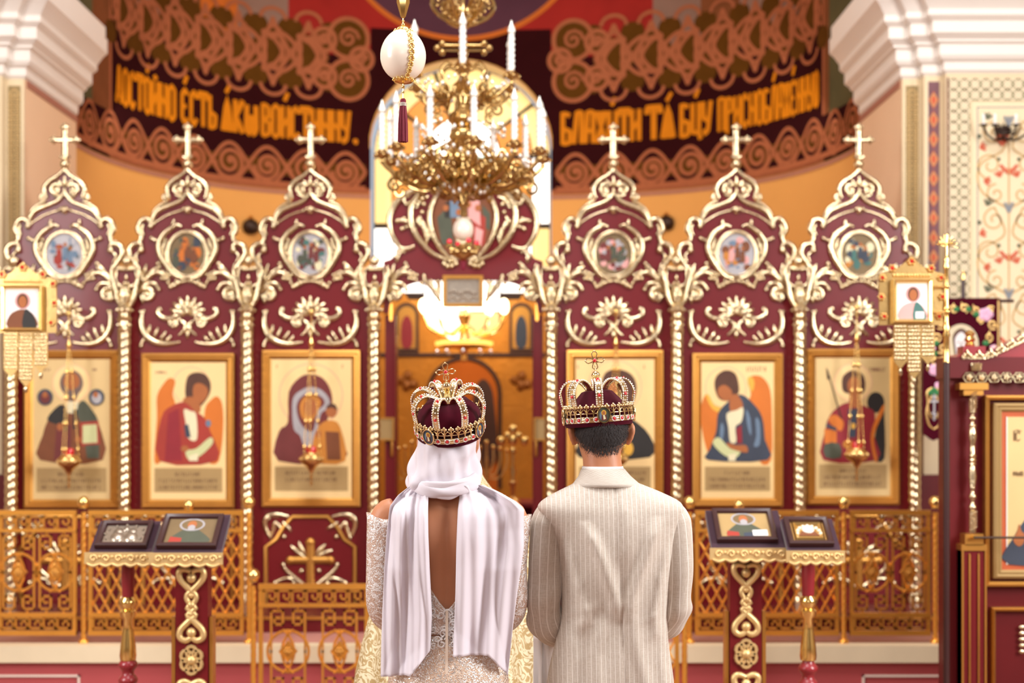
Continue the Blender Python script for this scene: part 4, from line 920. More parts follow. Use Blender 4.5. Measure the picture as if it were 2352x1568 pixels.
# 6 soldier saint with spear and shield
F6 = halo(1958, 878, 44) + [('paint_black', ell(2010, 924, 20, 24)), ('paint_black', cr([(2006, 1052), (2010, 990), (2026, 930), (2030, 960), (2030, 1052)], 3)), ('paint_crimson', cr([(1890, 1056), (1894, 990), (1904, 955), (1930, 930), (1958, 924), (1990, 935), (2008, 950), (2006, 1000), (2014, 1056)], 3)),
     ('hair_paint', cr([(1932, 885), (1936, 862), (1958, 850), (1980, 860), (1986, 884), (1978, 904), (1940, 902)], 3)), ('skin_paint', ell(1960, 886, 15, 21)), ('skin_paint', [(1950, 900), (1972, 900), (1976, 936), (1948, 936)]), ('paint_blue', [(1946, 940), (1968, 938), (1964, 1004), (1946, 1004)]), ('paint_orange', cr([(1902, 960), (1916, 952), (1936, 968), (1930, 990), (1908, 975)], 3)), ('paint_orange', [(1892, 985), (1920, 988), (1920, 1020), (1892, 1018)]), ('paint_blue', [(1896, 972), (1920, 982), (1918, 990), (1896, 980)]),
     ('paint_green', cr([(1892, 1020), (1926, 1018), (1930, 1050), (1894, 1050)], 2)), ('paint_gold', ell(1958, 978, 5, 7)), ('paint_orange', cr([(2026, 930), (2028, 944), (2008, 990), (2006, 1020), (2014, 1056), (2006, 1056), (1998, 1010), (2004, 975)], 3)), ('paint_ochre', ell(1946, 1020, 12, 10)), ('dark_iron', [(1897, 846), (1900, 850), (1932, 960), (1929, 962)]), ('dark_iron', [(1896, 842), (1906, 868), (1899, 872)])]
icon(1852, 2063, 802, 1158, 'icon of a soldier saint in red with spear and shield', 'icon_ground_dim', F6, texts=((2016, 844, 40, 9),), seedv=16)
# ---------------------------------------------------------------- hanging oil lamps before the icons
def lamp_meshes():
    R = {}; s = 9.5 / F
    m = MB(); m.lathe([(.002, -.19), (.010, -.175), (.004, -.15), (.012, -.135), (.006, -.11), (.02, -.085), (.035, -.06), (.065, -.04), (.075, -.01), (.07, .01), (.055, .016), (.05, .03), (.04, .03)], 16)
    for k in range(10): m.ball((.07 * math.cos(k * PI / 5), .07 * math.sin(k * PI / 5), -.012), .016, 6, 4)
    R['bowl'] = (m, 'antique_gold')
    m = MB(); m.lathe([(.02, .0), (.032, .02), (.036, .06), (.03, .075)], 12); R['glass_cup'] = (m, 'ruby')
    m = MB(); m.lathe([(.003, .80), (.012, .78), (.022, .76), (.012, .74), (.006, .72)], 10); R['canopy'] = (m, 'bright_gold')
    for j in range(3):
        a = j * 2 * PI / 3 + .5; m = MB(); n = 44
        for i in range(n):
            t = i / (n - 1); r = .065 * (1 - t) + .008 * t; z = .0 + t * .74
            big = .012 if i in (4, 14, 24, 34) else .0048
            m.ball((r * math.cos(a), r * math.sin(a), z), big, 6, 4, (1, 1, 1.6))
        R['chain%d' % j] = (m, 'bright_gold')
    m = MB(); 
    for i in range(10): m.ball((0, 0, .80 + i * .016), .005, 6, 4, (1, 1, 1.6))
    m.ball((0, 0, .97), .02, 8, 5); R['hook_chain'] = (m, 'bright_gold')
    return {k: v[0].mesh(k.rstrip('012'), v[1], 50) for k, v in R.items()}
LM = lamp_meshes()
for px, py, lab in ((158, 1055, 'gilt hanging oil lamp before the bearded-saint icon'), (715, 1050, 'gilt hanging oil lamp before the mother-and-child icon'), (1415, 1050, 'gilt hanging oil lamp above the crowned man'), (1968, 1040, 'gilt hanging oil lamp before the soldier icon')):
    t = thing('oil_lamp', lab, 'oil lamp', P(px, py, 9.48), group='hanging oil lamps of the screen')
    for k, me in LM.items(): place(k.rstrip('012'), me, t)
    m = MB(); dy = DI - 9.48 - .036
    m.tube([(0, dy, .99), (0, dy * .5, 1.02), (0, .0, .99), (0, -.012, .965)], .008, 6, nrm=(1, 0, 0)); m.ob('bracket', 'pale_gold', t)
# ================================================================ inside the sanctuary, seen through the doorway
DA = 13.3; sa = DA / F
t = thing('high_place_screen', 'amber carved wooden screen with round arch at the back of the sanctuary', 'altar screen', P(1066, (CH - ZS) * F / DA + HY, DA)); zfa = (CH - ZS) / sa + HY
q = lambda x, y: ((x - 1066) * sa, (zfa - y) * sa)
out = [(840, 640), (905, 640), (940, 690), (985, 745), (1066, 800), (1147, 745), (1192, 690), (1226, 640), (1290, 640), (1290, zfa), (840, zfa)]
MB().prism([q(a, b) for a, b in out], 0, .06).ob('board', 'altar_gold', t, 0)
m = MB(); m.prism([q(990, zfa)] + [q(1066 - 76 * math.cos(PI * k / 16), 905 - 76 * math.sin(PI * k / 16)) for k in range(17)] + [q(1142, zfa)], -.012, .0); m.ob('niche', 'mural_orange', t, 0)
c = Carve(sa, 1066, zfa, 0, -.01); c.sc([(984, 1120), (984, 905)] + [(1066 - 82 * math.cos(PI * k / 16), 905 - 82 * math.sin(PI * k / 16)) for k in range(17)] + [(1148, 905), (1148, 1120)], 5, smooth=False); c.mb.ob('niche_moulding', 'altar_dark', t)
m = MB(); m.prism([q(a, b) for a, b in cr([(1082, 1060), (1086, 930), (1092, 890), (1110, 870), (1128, 890), (1136, 940), (1140, 1060)], 3)], -.03, -.012); m.ob('niche_figure', 'altar_dark', t, 0)
for k in (-1, 1):
    x = 1066 + k * 131
    m = MB(); m.prism([q(x - 27, 808), q(x + 27, 808)] + [q(x + 27 * math.cos(PI * j / 10), 722 - 27 * math.sin(PI * j / 10)) for j in range(11)], -.03, .0); f = m.ob('arched_frame', 'altar_dark', t, 0)
    m = MB(); m.prism([q(x - 20, 800), q(x + 20, 800)] + [q(x + 20 * math.cos(PI * j / 10), 724 - 20 * math.sin(PI * j / 10)) for j in range(11)], -.034, -.03); m.ob('arched_icon', 'frame_gold', f, 0)
    m = MB(); m.prism([q(a, b) for a, b in cr([(x - 11, 795), (x - 12, 745), (x, 725), (x + 12, 745), (x + 11, 795)], 3)], -.038, -.034); m.ob('robed_figure', 'paint_crimson' if k < 0 else 'paint_blue', f, 0)
    c = Carve(sa, 1066, zfa, 0, -.006)
    for j in range(4): c.leaf(x, 880 - j * 3, 90 * j, 26, 11)
    c.mb.ob('carved_rosette', 'altar_mid', t)
c = Carve(sa, 1066, zfa, 0, -.01); c.sc([(842, 815), (1290, 815)], 5, smooth=False); c.mb.ob('cornice_moulding', 'altar_dark', t)
# sanctuary chandelier, lit
t = thing('sanctuary_chandelier', 'small lit chandelier glowing behind the doorway', 'chandelier', P(1066, 800, 12.2)); s = 12.2 / F
m = MB(); m.lathe([(.01, -.12), (.03, -.1), (.02, -.05), (.05, 0), (.2, .012), (.235, .03), (.235, .05), (.05, .06), (.03, .2), (.06, .28), (.02, .36), (.015, .62)], 16); m.ob('stem', 'bright_gold', t)
m = MB(); m.lathe([(.20, .02), (.245, .028), (.25, .055), (.21, .062)], 24); m.ob('glowing_ring', 'glow_warm', t)
for j in range(10):
    a = 2 * PI * (j + .5) / 10; R_ = .36
    m = MB(); m.tube(cat_rom([(.03 * math.cos(a), .03 * math.sin(a), .2), (.15 * math.cos(a), .15 * math.sin(a), .12), (.3 * math.cos(a), .3 * math.sin(a), .16), (R_ * math.cos(a), R_ * math.sin(a), .27)], 5), .009, 6); ar = m.ob('arm', 'bright_gold', t)
    m = MB(); m.ball((R_ * math.cos(a), R_ * math.sin(a), .36), .04, 8, 6, (1, 1, 1.5)); m.ob('bulb', 'lamp_glow', ar)
    m = MB(); m.ball((.24 * math.cos(a), .24 * math.sin(a), -.03), .016, 6, 4); m.ob('crystal_drop', 'crystal', ar)
l = bpy.data.lights.new('chandelier_light', 'POINT'); l.energy = 42; l.color = (1, .78, .46); l.shadow_soft_size = .25
o = bpy.data.objects.new('chandelier_light', l); COL.objects.link(o); o.parent = t; o.location = (0, 0, .55)
m = MB(); m.tube([(0, 0, .62), (0, 0, 7.6 - t.location.z)], .008, 6); m.ob('chain', 'dark_iron', t)
# altar table with crimson cloth, cross, candlestick
D2 = 11.7; s2 = D2 / F; zt = CH + (HY - 1150) * s2
tb = thing('altar_table', 'altar table under a dark crimson cloth behind the doorway', 'altar', (P(1066, 0, D2).x, D2, ZS))
MB().box(-.62, .62, -.35, .35, 0, zt - ZS - .03).ob('cloth', 'velvet', tb, 0); MB().box(-.66, .66, -.39, .39, zt - ZS - .03, zt - ZS).ob('table_top', 'paint_crimson', tb, 0)
t = thing('altar_cross', 'glowing gilt altar cross with round lobes on the altar table', 'cross', (P(1178, 0, D2).x, D2 - .2, zt)); c = Carve(s2, 1178, 1150, 0, 0)
for x, y, r in ((1178, 1010, 13), (1178, 986, 11), (1152, 1012, 11), (1204, 1012, 11), (1166, 1000, 9), (1190, 1000, 9), (1178, 1034, 9)): c.ball(x, y, r, sc=(1, .5, 1))
c.mb.ob('cross_head', 'bright_gold', t)
c = Carve(s2, 1178, 1150, 0, 0); c.mb.lathe([(.06, 0), (.05, .02), (.015, .05), (.02, .12), (.035, .16), (.015, .2), (.028, .26), (.012, .3), (.016, .40)], 14); c.mb.ob('stand', 'antique_gold', t)
for px, nm in ((948, 'beside the mother-and-child side'), (1118, 'in the middle')):
    t = thing('altar_candlestick', 'branched gilt candlestick on the altar table behind the bride' if px > 1000 else 'branched gilt candlestick at the end of the altar table', 'candlestick', (P(px, 0, D2).x, D2 - .1, zt))
    m = MB(); m.lathe([(.06, 0), (.05, .015), (.012, .04), (.022, .12), (.01, .2), (.02, .3), (.008, .38), (.006, .46)], 12); m.ob('stem', 'antique_gold', t)
    for j in range(-3, 4):
        m = MB(); x = j * .055; zt2 = .44 + (.03 if j == 0 else 0) - .012 * abs(j)
        m.tube(cat_rom([(0, 0, .30 - .035 * abs(j)), (x * .6, 0, .28 - .03 * abs(j)), (x, 0, .36 - .02 * abs(j)), (x, 0, zt2)], 4), .006, 6); ar = m.ob('branch', 'antique_gold', t)
        m = MB(); m.ball((x, 0, zt2 + .015), .018, 8, 5); m.ob('lamp_cup', 'bright_gold', ar)
# ================================================================ brass railing of the solea
DR = 8.46; sr = DR / F
def key_strip(m, x0, x1, z0, z1, n, y0, y1, flip=1):
    # Greek key: each unit made of bars
    w = (x1 - x0) / n; h = z1 - z0; b = .0095
    for i in range(n):
        a = x0 + i * w
        P_ = [(0, 0), (0, 1), (.8, 1), (.8, .3), (.4, .3), (.4, .62)] if flip > 0 else [(0, 1), (0, 0), (.8, 0), (.8, .7), (.4, .7), (.4, .38)]
        for (p, q) in zip(P_[:-1], P_[1:]):
            xa, xb = sorted((a + p[0] * w, a + q[0] * w)); za, zb = sorted((z0 + p[1] * h, z0 + q[1] * h))
            m.box(xa - b / 2, xb + b / 2, y0, y1, za - b / 2, zb + b / 2)
        m.box(a + .8 * w, a + w, y0, y1, z0 + (0 if flip > 0 else h) - b / 2, z0 + (0 if flip > 0 else h) + b / 2)
        m.box(a + .8 * w - b / 2, a + .8 * w + b / 2, y0, y1, z0 + (0 if flip > 0 else .0) * h, z0 + h * .02 + b)
def rail_panel(t, x0, x1, H, kind):
    """railing field between x0 and x1 (local metres, z = 0 at the foot), H = height of the top rail"""
    y0, y1 = -.012, .012; w = x1 - x0
    for nm, za, zb in (('top_rail', H - .018, H + .012), ('upper_rail', H - .118, H - .098), ('lower_rail', .155, .180), ('bottom_rail', .045, .075)): MB().box(x0, x1, y0 - .006, y1 + .006, za, zb).ob(nm, 'brass', t, 0)
    for xa in (x0, x1 - .024): MB().box(xa, xa + .024, y0, y1, .045, H).ob('side_bar', 'brass', t, 0)
    n = max(3, round((w - .05) / .082))
    m = MB(); key_strip(m, x0 + .03, x1 - .03, H - .092, H - .028, n, y0, y1, 1); m.ob('key_frieze', 'brass', t, 0)
    m = MB(); key_strip(m, x0 + .03, x1 - .03, .088, .145, n, y0, y1, -1); m.ob('key_frieze', 'brass', t, 0)
    zb, zt = .180, H - .118; zm = (zb + zt) / 2
    if kind == 'lattice':
        st = .068; span = zt - zb; n = int((w + span * .55) / st)
        for sg in (1, -1):
            for i in range(-int(span * .55 / st) - 1, int(w / st) + 2):
                a = x0 + i * st; pts = []
                k = .55 * span
                xa, xb = (a, a + k); 
                if sg < 0: xa, xb = xb, xa
                za, zc_ = zb, zt
                def clip(xa, za, xb, zb_):
                    f0, f1 = 0.0, 1.0
                    for lim, s_ in ((x0 + .012, 1), (x1 - .012, -1)):
                        da, db = (xa - lim) * s_, (xb - lim) * s_
                        if da < 0 and db < 0: return None
                        if da < 0: f0 = max(f0, da / (da - db))
                        if db < 0: f1 = min(f1, da / (da - db))
                    return None if f1 - f0 < .05 else (xa + (xb - xa) * f0, za + (zb_ - za) * f0, xa + (xb - xa) * f1, za + (zb_ - za) * f1)
                r = clip(xa, za, xb, zc_)
                if r:
                    m = MB(); m.tube([(r[0], -.004 * sg, r[1]), (r[2], -.004 * sg, r[3])], .0068, 5); m.ob('lattice_bar', 'brass', t)
    else:
        for k in (-.25, .25):
            cx = (x0 + x1) / 2 + k * (w - .04); R_ = min(.115, w * .235)
            for sg in (1, -1):                       # key hooks above and below
                ze = zt if sg > 0 else zb
                for sx in (-1, 1):
                    m = MB(); xo = cx + sx * R_ * .82; hk = .075
                    pts = [(xo, zm), (xo, ze - sg * .022), (xo - sx * .065, ze - sg * .022), (xo - sx * .065, ze - sg * (.022 + hk)), (xo - sx * .018, ze - sg * (.022 + hk)), (xo - sx * .018, ze - sg * .060), (xo - sx * .042, ze - sg * .060)]
                    for (p, q) in zip(pts[:-1], pts[1:]): m.box(min(p[0], q[0]) - .006, max(p[0], q[0]) + .006, y0 * .5, y1 * .5, min(p[1], q[1]) - .006, max(p[1], q[1]) + .006)
                    m.box(xo - sx * .04 - .0045, xo - sx * .04 + .0045, y0 * .5, y1 * .5, min(ze, ze - sg * .022), max(ze, ze - sg * .022)); m.ob('key_hook', 'brass', t, 0)
            m = MB(); m.torus_xz((cx, 0, zm), R_, R_, .0085, 28, 6); m.ob('ring', 'brass', t)
            for sx in (-1, 1):
                m = MB(); m.tube([(cx + sx * (R_ * .95 - R_ * 1.25 * math.cos(a)), -.006, zm + R_ * 1.25 * math.sin(a)) for a in np.linspace(-1.0, 1.0, 15)], .0075, 6); m.ob('crossing_arc', 'brass', t)
            m = MB(); m.prism([(cx, zm - R_ * .56), (cx + R_ * .46, zm), (cx, zm + R_ * .56), (cx - R_ * .46, zm)], -.012, .008); ro = m.ob('lozenge', 'brass', t, 0)
            m = MB(); m.tube([(cx, -.014, zm - R_ * .5), (cx + R_ * .40, -.014, zm), (cx, -.014, zm + R_ * .5), (cx - R_ * .40, -.014, zm)], .004, 5, closed=True)
            for j in range(6): m.ball((cx + .016 * math.cos(j * PI / 3), -.014, zm + .016 * math.sin(j * PI / 3)), .010, 6, 4, (1, .6, 1))
            m.ball((cx, -.018, zm), .011, 8, 5); m.ob('rosette', 'frame_gold', ro)
def rail_post(t, x, H):
    seg = 12; rows = []; n = 70
    for j in range(n + 1):
        z = .02 + (H - .02) * j / n
        rows.append([(x + .017 * (.84 + .16 * abs(math.cos(a - 2 * PI * z / .09))) * math.cos(a), .017 * (.84 + .16 * abs(math.cos(a - 2 * PI * z / .09))) * math.sin(a), z) for a in [2 * PI * k / seg for k in range(seg)]])
    m = MB(); m.grid(rows, True); m.lathe([(.03, 0), (.03, .015), (.018, .025)], 12, (x, 0, 0)); p = m.ob('twisted_post', 'brass', t, 60)
    m = MB(); m.lathe([(.012, -.012), (.024, -.008), (.024, 0), (.012, .006)], 12, (x, 0, H + .03)); m.ball((x, 0, H + .060), .036, 14, 9); m.ob('ball_finial', 'bright_gold', p)
def rail(label, px0, px1, d, z0, H, kind, posts, balls=()):
    s = d / F; t = thing('railing_section', label, 'railing', ((px0 - CX) * s, d, z0), group='brass railing sections')
    w = (px1 - px0) * s
    rail_panel(t, .03, w - .03, H, kind)
    for x in posts: rail_post(t, x * w, H + .0)
    for x in balls:
        m = MB(); m.lathe([(.02, 0), (.024, .01), (.012, .02)], 10, (x * w, 0, H + .01)); m.ball((x * w, 0, H + .042), .032, 14, 9); m.ob('ball_finial', 'bright_gold', t)
    return t
HR = (1478 - 1178) * sr
rail('brass railing with ringed lozenges beside the dark icon case', 1940, 2148, DR, ZS + .004, HR, 'ring', (1.0,))
rail('brass lattice railing behind the two lecterns near the crowned man', 1584, 1938, DR, ZS + .004, HR, 'lattice', (0.0, 1.0), (.32,))
rail('brass lattice railing behind the two lecterns near the carved cross panel', 192, 572, DR, ZS + .004, HR, 'lattice', (0.0, 1.0), (.635,))
rail('brass railing with ringed lozenges under the gilt banner with the veiled-woman icon', -18, 188, DR, ZS + .004, HR, 'ring', (0.0,))
DL = 7.95; sl = DL / F
HL = CH + (HY - 1345) * sl
rail('low brass railing standing on the nave floor before the carved cross panel', 582, 860, DL, 0.0, HL, 'ring', (0.0, 1.0))
rail('low brass railing standing on the nave floor behind the crowned man', 1300, 1572, DL, 0.0, HL, 'lattice', (0.0, 1.0))
# ================================================================ lecterns with icons
mat('lace_gold', (232, 200, 140), 0.4, 0.6, var=0.12, vscale=30)
def lectern(label, px, w, d, py_lip, kind, tilt=.62, depth=.27):
    s = d / F; zl = CH + (HY - py_lip) * s
    t = thing('lectern', label, 'lectern', ((px - CX) * s, d, 0), group='lecterns')
    c, sn = math.cos(tilt), math.sin(tilt)
    # sloping desk: front lip low, back high
    m = MB(); m.add([(-w / 2, 0, zl), (w / 2, 0, zl), (w / 2, depth * c, zl + depth * sn), (-w / 2, depth * c, zl + depth * sn), (-w / 2, 0, zl - .03), (w / 2, 0, zl - .03), (w / 2, depth * c, zl + depth * sn - .03), (-w / 2, depth * c, zl + depth * sn - .03)], [(0, 1, 2, 3), (7, 6, 5, 4), (0, 4, 5, 1), (1, 5, 6, 2), (2, 6, 7, 3), (3, 7, 4, 0)])
    m.ob('desk', 'velvet_purple', t, 0)
    c2 = Carve(s, 0, 0, zl, -.012); k = w / 2 / s
    m = MB(); m.box(-w / 2 - .012, w / 2 + .012, -.016, .0, zl - .042, zl + .008); lp = m.ob('front_lip', 'lace_gold', t, 0)
    cc = Carve(s, 0, 0, zl - .018, -.018); n = max(5, int(w / .05))
    for i in range(n):
        x = (-k + (i + .5) * 2 * k / n); cc.sc([(x + a - 0, b) for a, b in spiral(0, 0, 8.5, 1.2, PI * (i % 2), 1 if i % 2 else -1, 10)], [2.4, 3, 2]); cc.ball(x + k / n, -4, 3.4)
        cc.sc([(x - k / n, 12), (x, 17), (x + k / n, 12)], [2.5, 4, 2.5], n=3)
    cc.mb.ob('lip_carving', 'lace_gold', lp, 60)
    if kind == 'carved':
        pw = .14; m = MB(); m.box(-pw / 2, pw / 2, .10, .18, 0.0, zl + .02); m.ob('post', 'burgundy', t, 0)
        m = MB(); m.box(-.155, .155, .0, .34, 0.0, .05).box(-.12, .12, .05, .26, .05, .12); m.ob('foot', 'burgundy', t, 0)
        zz = zl - .07; i = 0
        while zz > .2:
            cc = Carve(1.0, 0, 0, zz, .094); r = .0145
            if i % 2 == 0:
                for sg in (-1, 1):
                    cc.sc([(sg * .002, .012), (sg * .03, .002), (sg * .052, .012), (sg * .048, .045), (sg * .012, .085), (-sg * .02, .115), (-sg * .012, .145), (sg * .018, .17), (-sg * .018, .2), (sg * .01, .225), (sg * .046, .262), (sg * .05, .295), (sg * .026, .31), (0, .298)], [r * .8, r, r, r, r, r * .8, r * .8, r * .8, r * .8, r, r, r, r, r * .8], n=3)
                cc.ball(0, .04, .022); cc.ball(0, .275, .022); cc.ball(0, .155, .018); cc.ball(0, .115, .013); cc.ball(0, .195, .013); zz -= .335
            else:
                for j in range(6):
                    a = j * PI / 3 + PI / 6; cc.mb.torus_xz((.026 * math.cos(a), .094, zz - .06 + .036 * math.sin(a)), .022, .024, .009, 12, 6)
                cc.ball(0, .06, .022); zz -= .15
            cc.mb.ob('carved_lace', 'lace_gold', t, 60); i += 1
        for sg in (-1, 1): m = MB(); m.box(sg * (pw / 2 + .012) - .008, sg * (pw / 2 + .012) + .008, .11, .17, .1, zl - .28); m.ob('side_fillet', 'frame_gold', t, 0)
    else:
        z0 = zl + .02; prof = []
        for j in range(80):
            z = .06 + j * (zl - .48 - .06) / 79; prof.append((.034 + .009 * math.sin(z * 2 * PI / .068), z))
        m = MB(); m.lathe(prof, 14, (0, .14, 0)); m.lathe([(.026, zl - .2), (.03, zl - .1), (.026, z0)], 14, (0, .14, 0)); m.ob('turned_post', 'red_wood', t, 60)
        m = MB(); za = zl - .48; m.lathe([(.034, za), (.037, za + .02), (.034, za + .06), (.024, za + .13), (.02, za + .18), (.034, za + .195), (.036, za + .215), (.024, za + .225), (.036, za + .245), (.036, za + .262), (.02, za + .285)], 16, (0, .14, 0)); m.ob('gilt_collar', 'bright_gold', t, 50)
        m = MB(); m.lathe([(.105, 0), (.105, .03), (.06, .06), (.04, .07)], 18, (0, .14, 0)); m.ob('foot', 'red_wood', t, 50)
    return t, zl, c, sn
def desk_icon(label, t, zl, c, sn, x, w, h, style, up=.03):
    o = thing('small_icon', label, 'icon', (t.location.x + x, t.location.y, zl + .002)); tilt = math.atan2(sn, c)
    o.location = (t.location.x + x, t.location.y + up * c - .004 * sn, zl + up * sn + .004 * c); o.rotation_euler = (tilt - PI / 2, 0, 0)
    dk = 'dark_wood'
    rectframe('frame', o, w, h, [(0, 0), (0, .022), (.008, .026), (.02, .022), (.026, .010), (.026, 0)], dk if style != 'gilt' else 'dark_wood')
    MB().box(-w / 2 + .02, w / 2 - .02, -.011, 0, .02, h - .02).ob('panel', {'saint': 'icon_caption', 'gilt': 'bright_gold', 'silver': 'silver_relief', 'brown': 'icon_dim'}[style], o, 0)
    m = MB(); mats = []
    def fa(mt, poly, dep):
        if mt not in mats: mats.append(mt)
        m.mi = mats.index(mt); m.face(poly, dep)
    if style in ('saint', 'brown'):
        fa('paint_green', cr([(-.08, .035), (-.05, .10), (0, .13), (.05, .10), (.09, .035)], 3), -.0115); fa('paint_red', [(-.085, .035), (-.03, .035), (-.03, .06), (-.08, .07)], -.012)
        fa('paint_silver', ell(0, .15, .055, .042), -.0116); fa('icon_dim', ell(0, .15, .046, .034), -.0118); fa('skin_paint', ell(0, .15, .02, .026), -.0122); fa('paint_silver', ell(0, .128, .016, .02), -.0126)
        if style == 'saint': fa('paint_blue', [(-.01, .03), (.03, .03), (.03, .06), (-.01, .055)], -.0128); fa('paint_white', [(.03, .035), (.095, .035), (.095, .075), (.03, .072)], -.0132)
        m.ob('painted_figure', mats, o, 0)
    elif style == 'gilt':
        rectframe('inner_frame', o, w - .06, h - .06, [(.0, .012), (.008, .02), (.018, .013), (.018, .011)], 'bright_gold').location = (0, 0, .03)
        g = MB(); g.ball((0, -.014, h * .56), .026, 10, 6, (1, .4, 1)); g.ob('pearl_head', 'paint_white', o)
        g = MB()
        for j in range(9): g.ball((.05 * math.cos(PI * j / 8), -.014, h * .40 + .05 * math.sin(PI * j / 8)), .009, 6, 4)
        g.ob('pearl_arc', 'pearl', o); fa('paint_brown', [(-.045, .06), (.045, .06), (.03, h * .5), (-.03, h * .5)], -.0125); m.ob('painted_figure', mats, o, 0)
    else:
        g = MB()
        for (x0, z0, r) in ((-.03, .10, .022), (.03, .10, .022), (-.03, .065, .03), (.03, .065, .03), (0, .12, .014)): g.ball((x0, -.012, z0), r, 8, 5, (1, .4, 1.2))
        for j in range(12): g.ball((.085 * math.cos(j * PI / 6), -.012, h / 2 + .06 * math.sin(j * PI / 6)), .008, 6, 4)
        g.ob('silver_figures', 'silver_relief', o)
    return o
L1 = lectern('large lectern with carved lace post beside the lattice railing and the crowned man', 1722, .325, 6.15, 1262, 'carved')
L2 = lectern('slim lectern with red turned post beside the ringed railing', 1872, .225, 6.05, 1268, 'turned', depth=.225)
L3 = lectern('large lectern with carved lace post beside the carved cross panel', 428, .29, 6.05, 1273, 'carved')
L4 = lectern('slim lectern with red turned post beside the veiled-woman banner', 274, .27, 6.15, 1272, 'turned', depth=.225)
desk_icon('dark framed icon of a silver-haloed saint with white book on a lectern', *L1, x=-.005, w=.265, h=.215, style='saint', up=.04)
desk_icon('small gilded icon in dark frame on a slim lectern', *L2, x=-.01, w=.19, h=.18, style='gilt', up=.03)
desk_icon('brown icon of a dim silver-haloed saint on a lectern', *L3, x=-.005, w=.255, h=.215, style='brown', up=.03)
desk_icon('silvered relief icon in dark frame on a slim lectern', *L4, x=.0, w=.225, h=.17, style='silver', up=.03)
# ================================================================ standing icon case (kiot) at the right
DK = 7.0; sk = DK / F
t = thing('icon_case', 'tall burgundy standing icon case with gold balusters and framed icon', 'icon case', (P(2178, 0, DK).x, DK, 0)); q = lambda px: (px - 2178) * sk; zq = lambda py: CH + (HY - py) * sk
W = 1.16
MB().box(0, W, .02, .16, 0, zq(868)).ob('body', 'burgundy_dark', t, 0)
MB().box(-.01, W + .01, -.02, .17, zq(868), zq(820)).ob('entablature', 'burgundy_dark', t, 0)
# curved pediment
pts = [(q(2205), zq(812)), (q(2262), zq(812))] + [(q(a), zq(b)) for a, b in ((2300, 800), (2352, 772), (2430, 730), (W / sk / 2 + 2178, 700))]
pts = pts + [(W - x, z) for x, z in pts[::-1]]
MB().prism([(q(2192), zq(822))] + pts + [(W - q(2192), zq(822))], -.01, .16).ob('pediment', 'red_wood', t, 0)
MB().box(q(2210), q(2262), -.015, .08, zq(818), zq(795)).ob('pediment_block', 'red_wood', t, 0)
# crest of small gold palmettes along the pediment, row of gold hexagons under it
pe = cat_rom([(q(2205), zq(822)), (q(2262), zq(822)), (q(2300), zq(806)), (q(2352), zq(780)), (q(2430), zq(738)), (W / 2, zq(706))], 6)
m = MB(); m.tube([(p[0], -.022, p[1]) for p in pe], .009, 6); m.ob('gilt_edge', 'pale_gold', t)
pm = MB(); pm.ball((0, 0, .022), .013, 6, 5, (.7, .6, 1.6))
for a in (-1, 1): pm.ball((a * .014, 0, .014), .011, 6, 5, (.9, .6, 1)); pm.ball((a * .024, 0, .006), .008, 6, 4)
pmm = pm.mesh('palmette', 'pale_gold', 60)
L = [0]
for a, b2 in zip(pe[:-1], pe[1:]): L.append(L[-1] + float(np.linalg.norm(b2 - a)))
dd = .03
while dd < L[-1]:
    x = np.interp(dd, L, [p[0] for p in pe]); z = np.interp(dd, L, [p[1] for p in pe]); place('palmette', pmm, t, (x, -.024, z)); dd += .058
hx = MB(); hx.tube([(.03 * math.cos(k * PI / 3), 0, .026 * math.sin(k * PI / 3)) for k in range(6)], .0055, 6, closed=True)
for k in range(5): hx.ball((.010 * math.cos(k * 1.257), -.004, .010 * math.sin(k * 1.257)), .0085, 6, 4)
hx.ball((0, -.01, 0), .008, 6, 4); hxm = hx.mesh('hexagon_boss', 'pale_gold', 60)
x = q(2222)
while x < W - .02: place('hexagon_boss', hxm, t, (x, -.026, zq(867))); x += .061
m = MB(); m.box(q(2197), q(2262), -.055, .02, zq(895), zq(880)).box(q(2207), q(2252), -.045, .02, zq(908), zq(895)); m.ob('bracket', 'frame_gold', t, 0)
m = MB(); m.box(q(2226), q(2246), -.035, -.01, zq(852), zq(834)); 
for j in range(4): m.tube([(q(2228) + j * .012, -.04, zq(851)), (q(2234) + j * .010, -.04, zq(835))], .005, 5)
m.ob('bracket_foliage', 'pale_gold', t, 50)
# gilt turned finial on the corner block
m = MB(); m.lathe([(.022, 0), (.026, .01), (.018, .02), (.028, .035), (.018, .05), (.026, .065), (.012, .08)], 12, (q(2232), .03, zq(795))); m.ob('finial', 'bright_gold', t, 50)
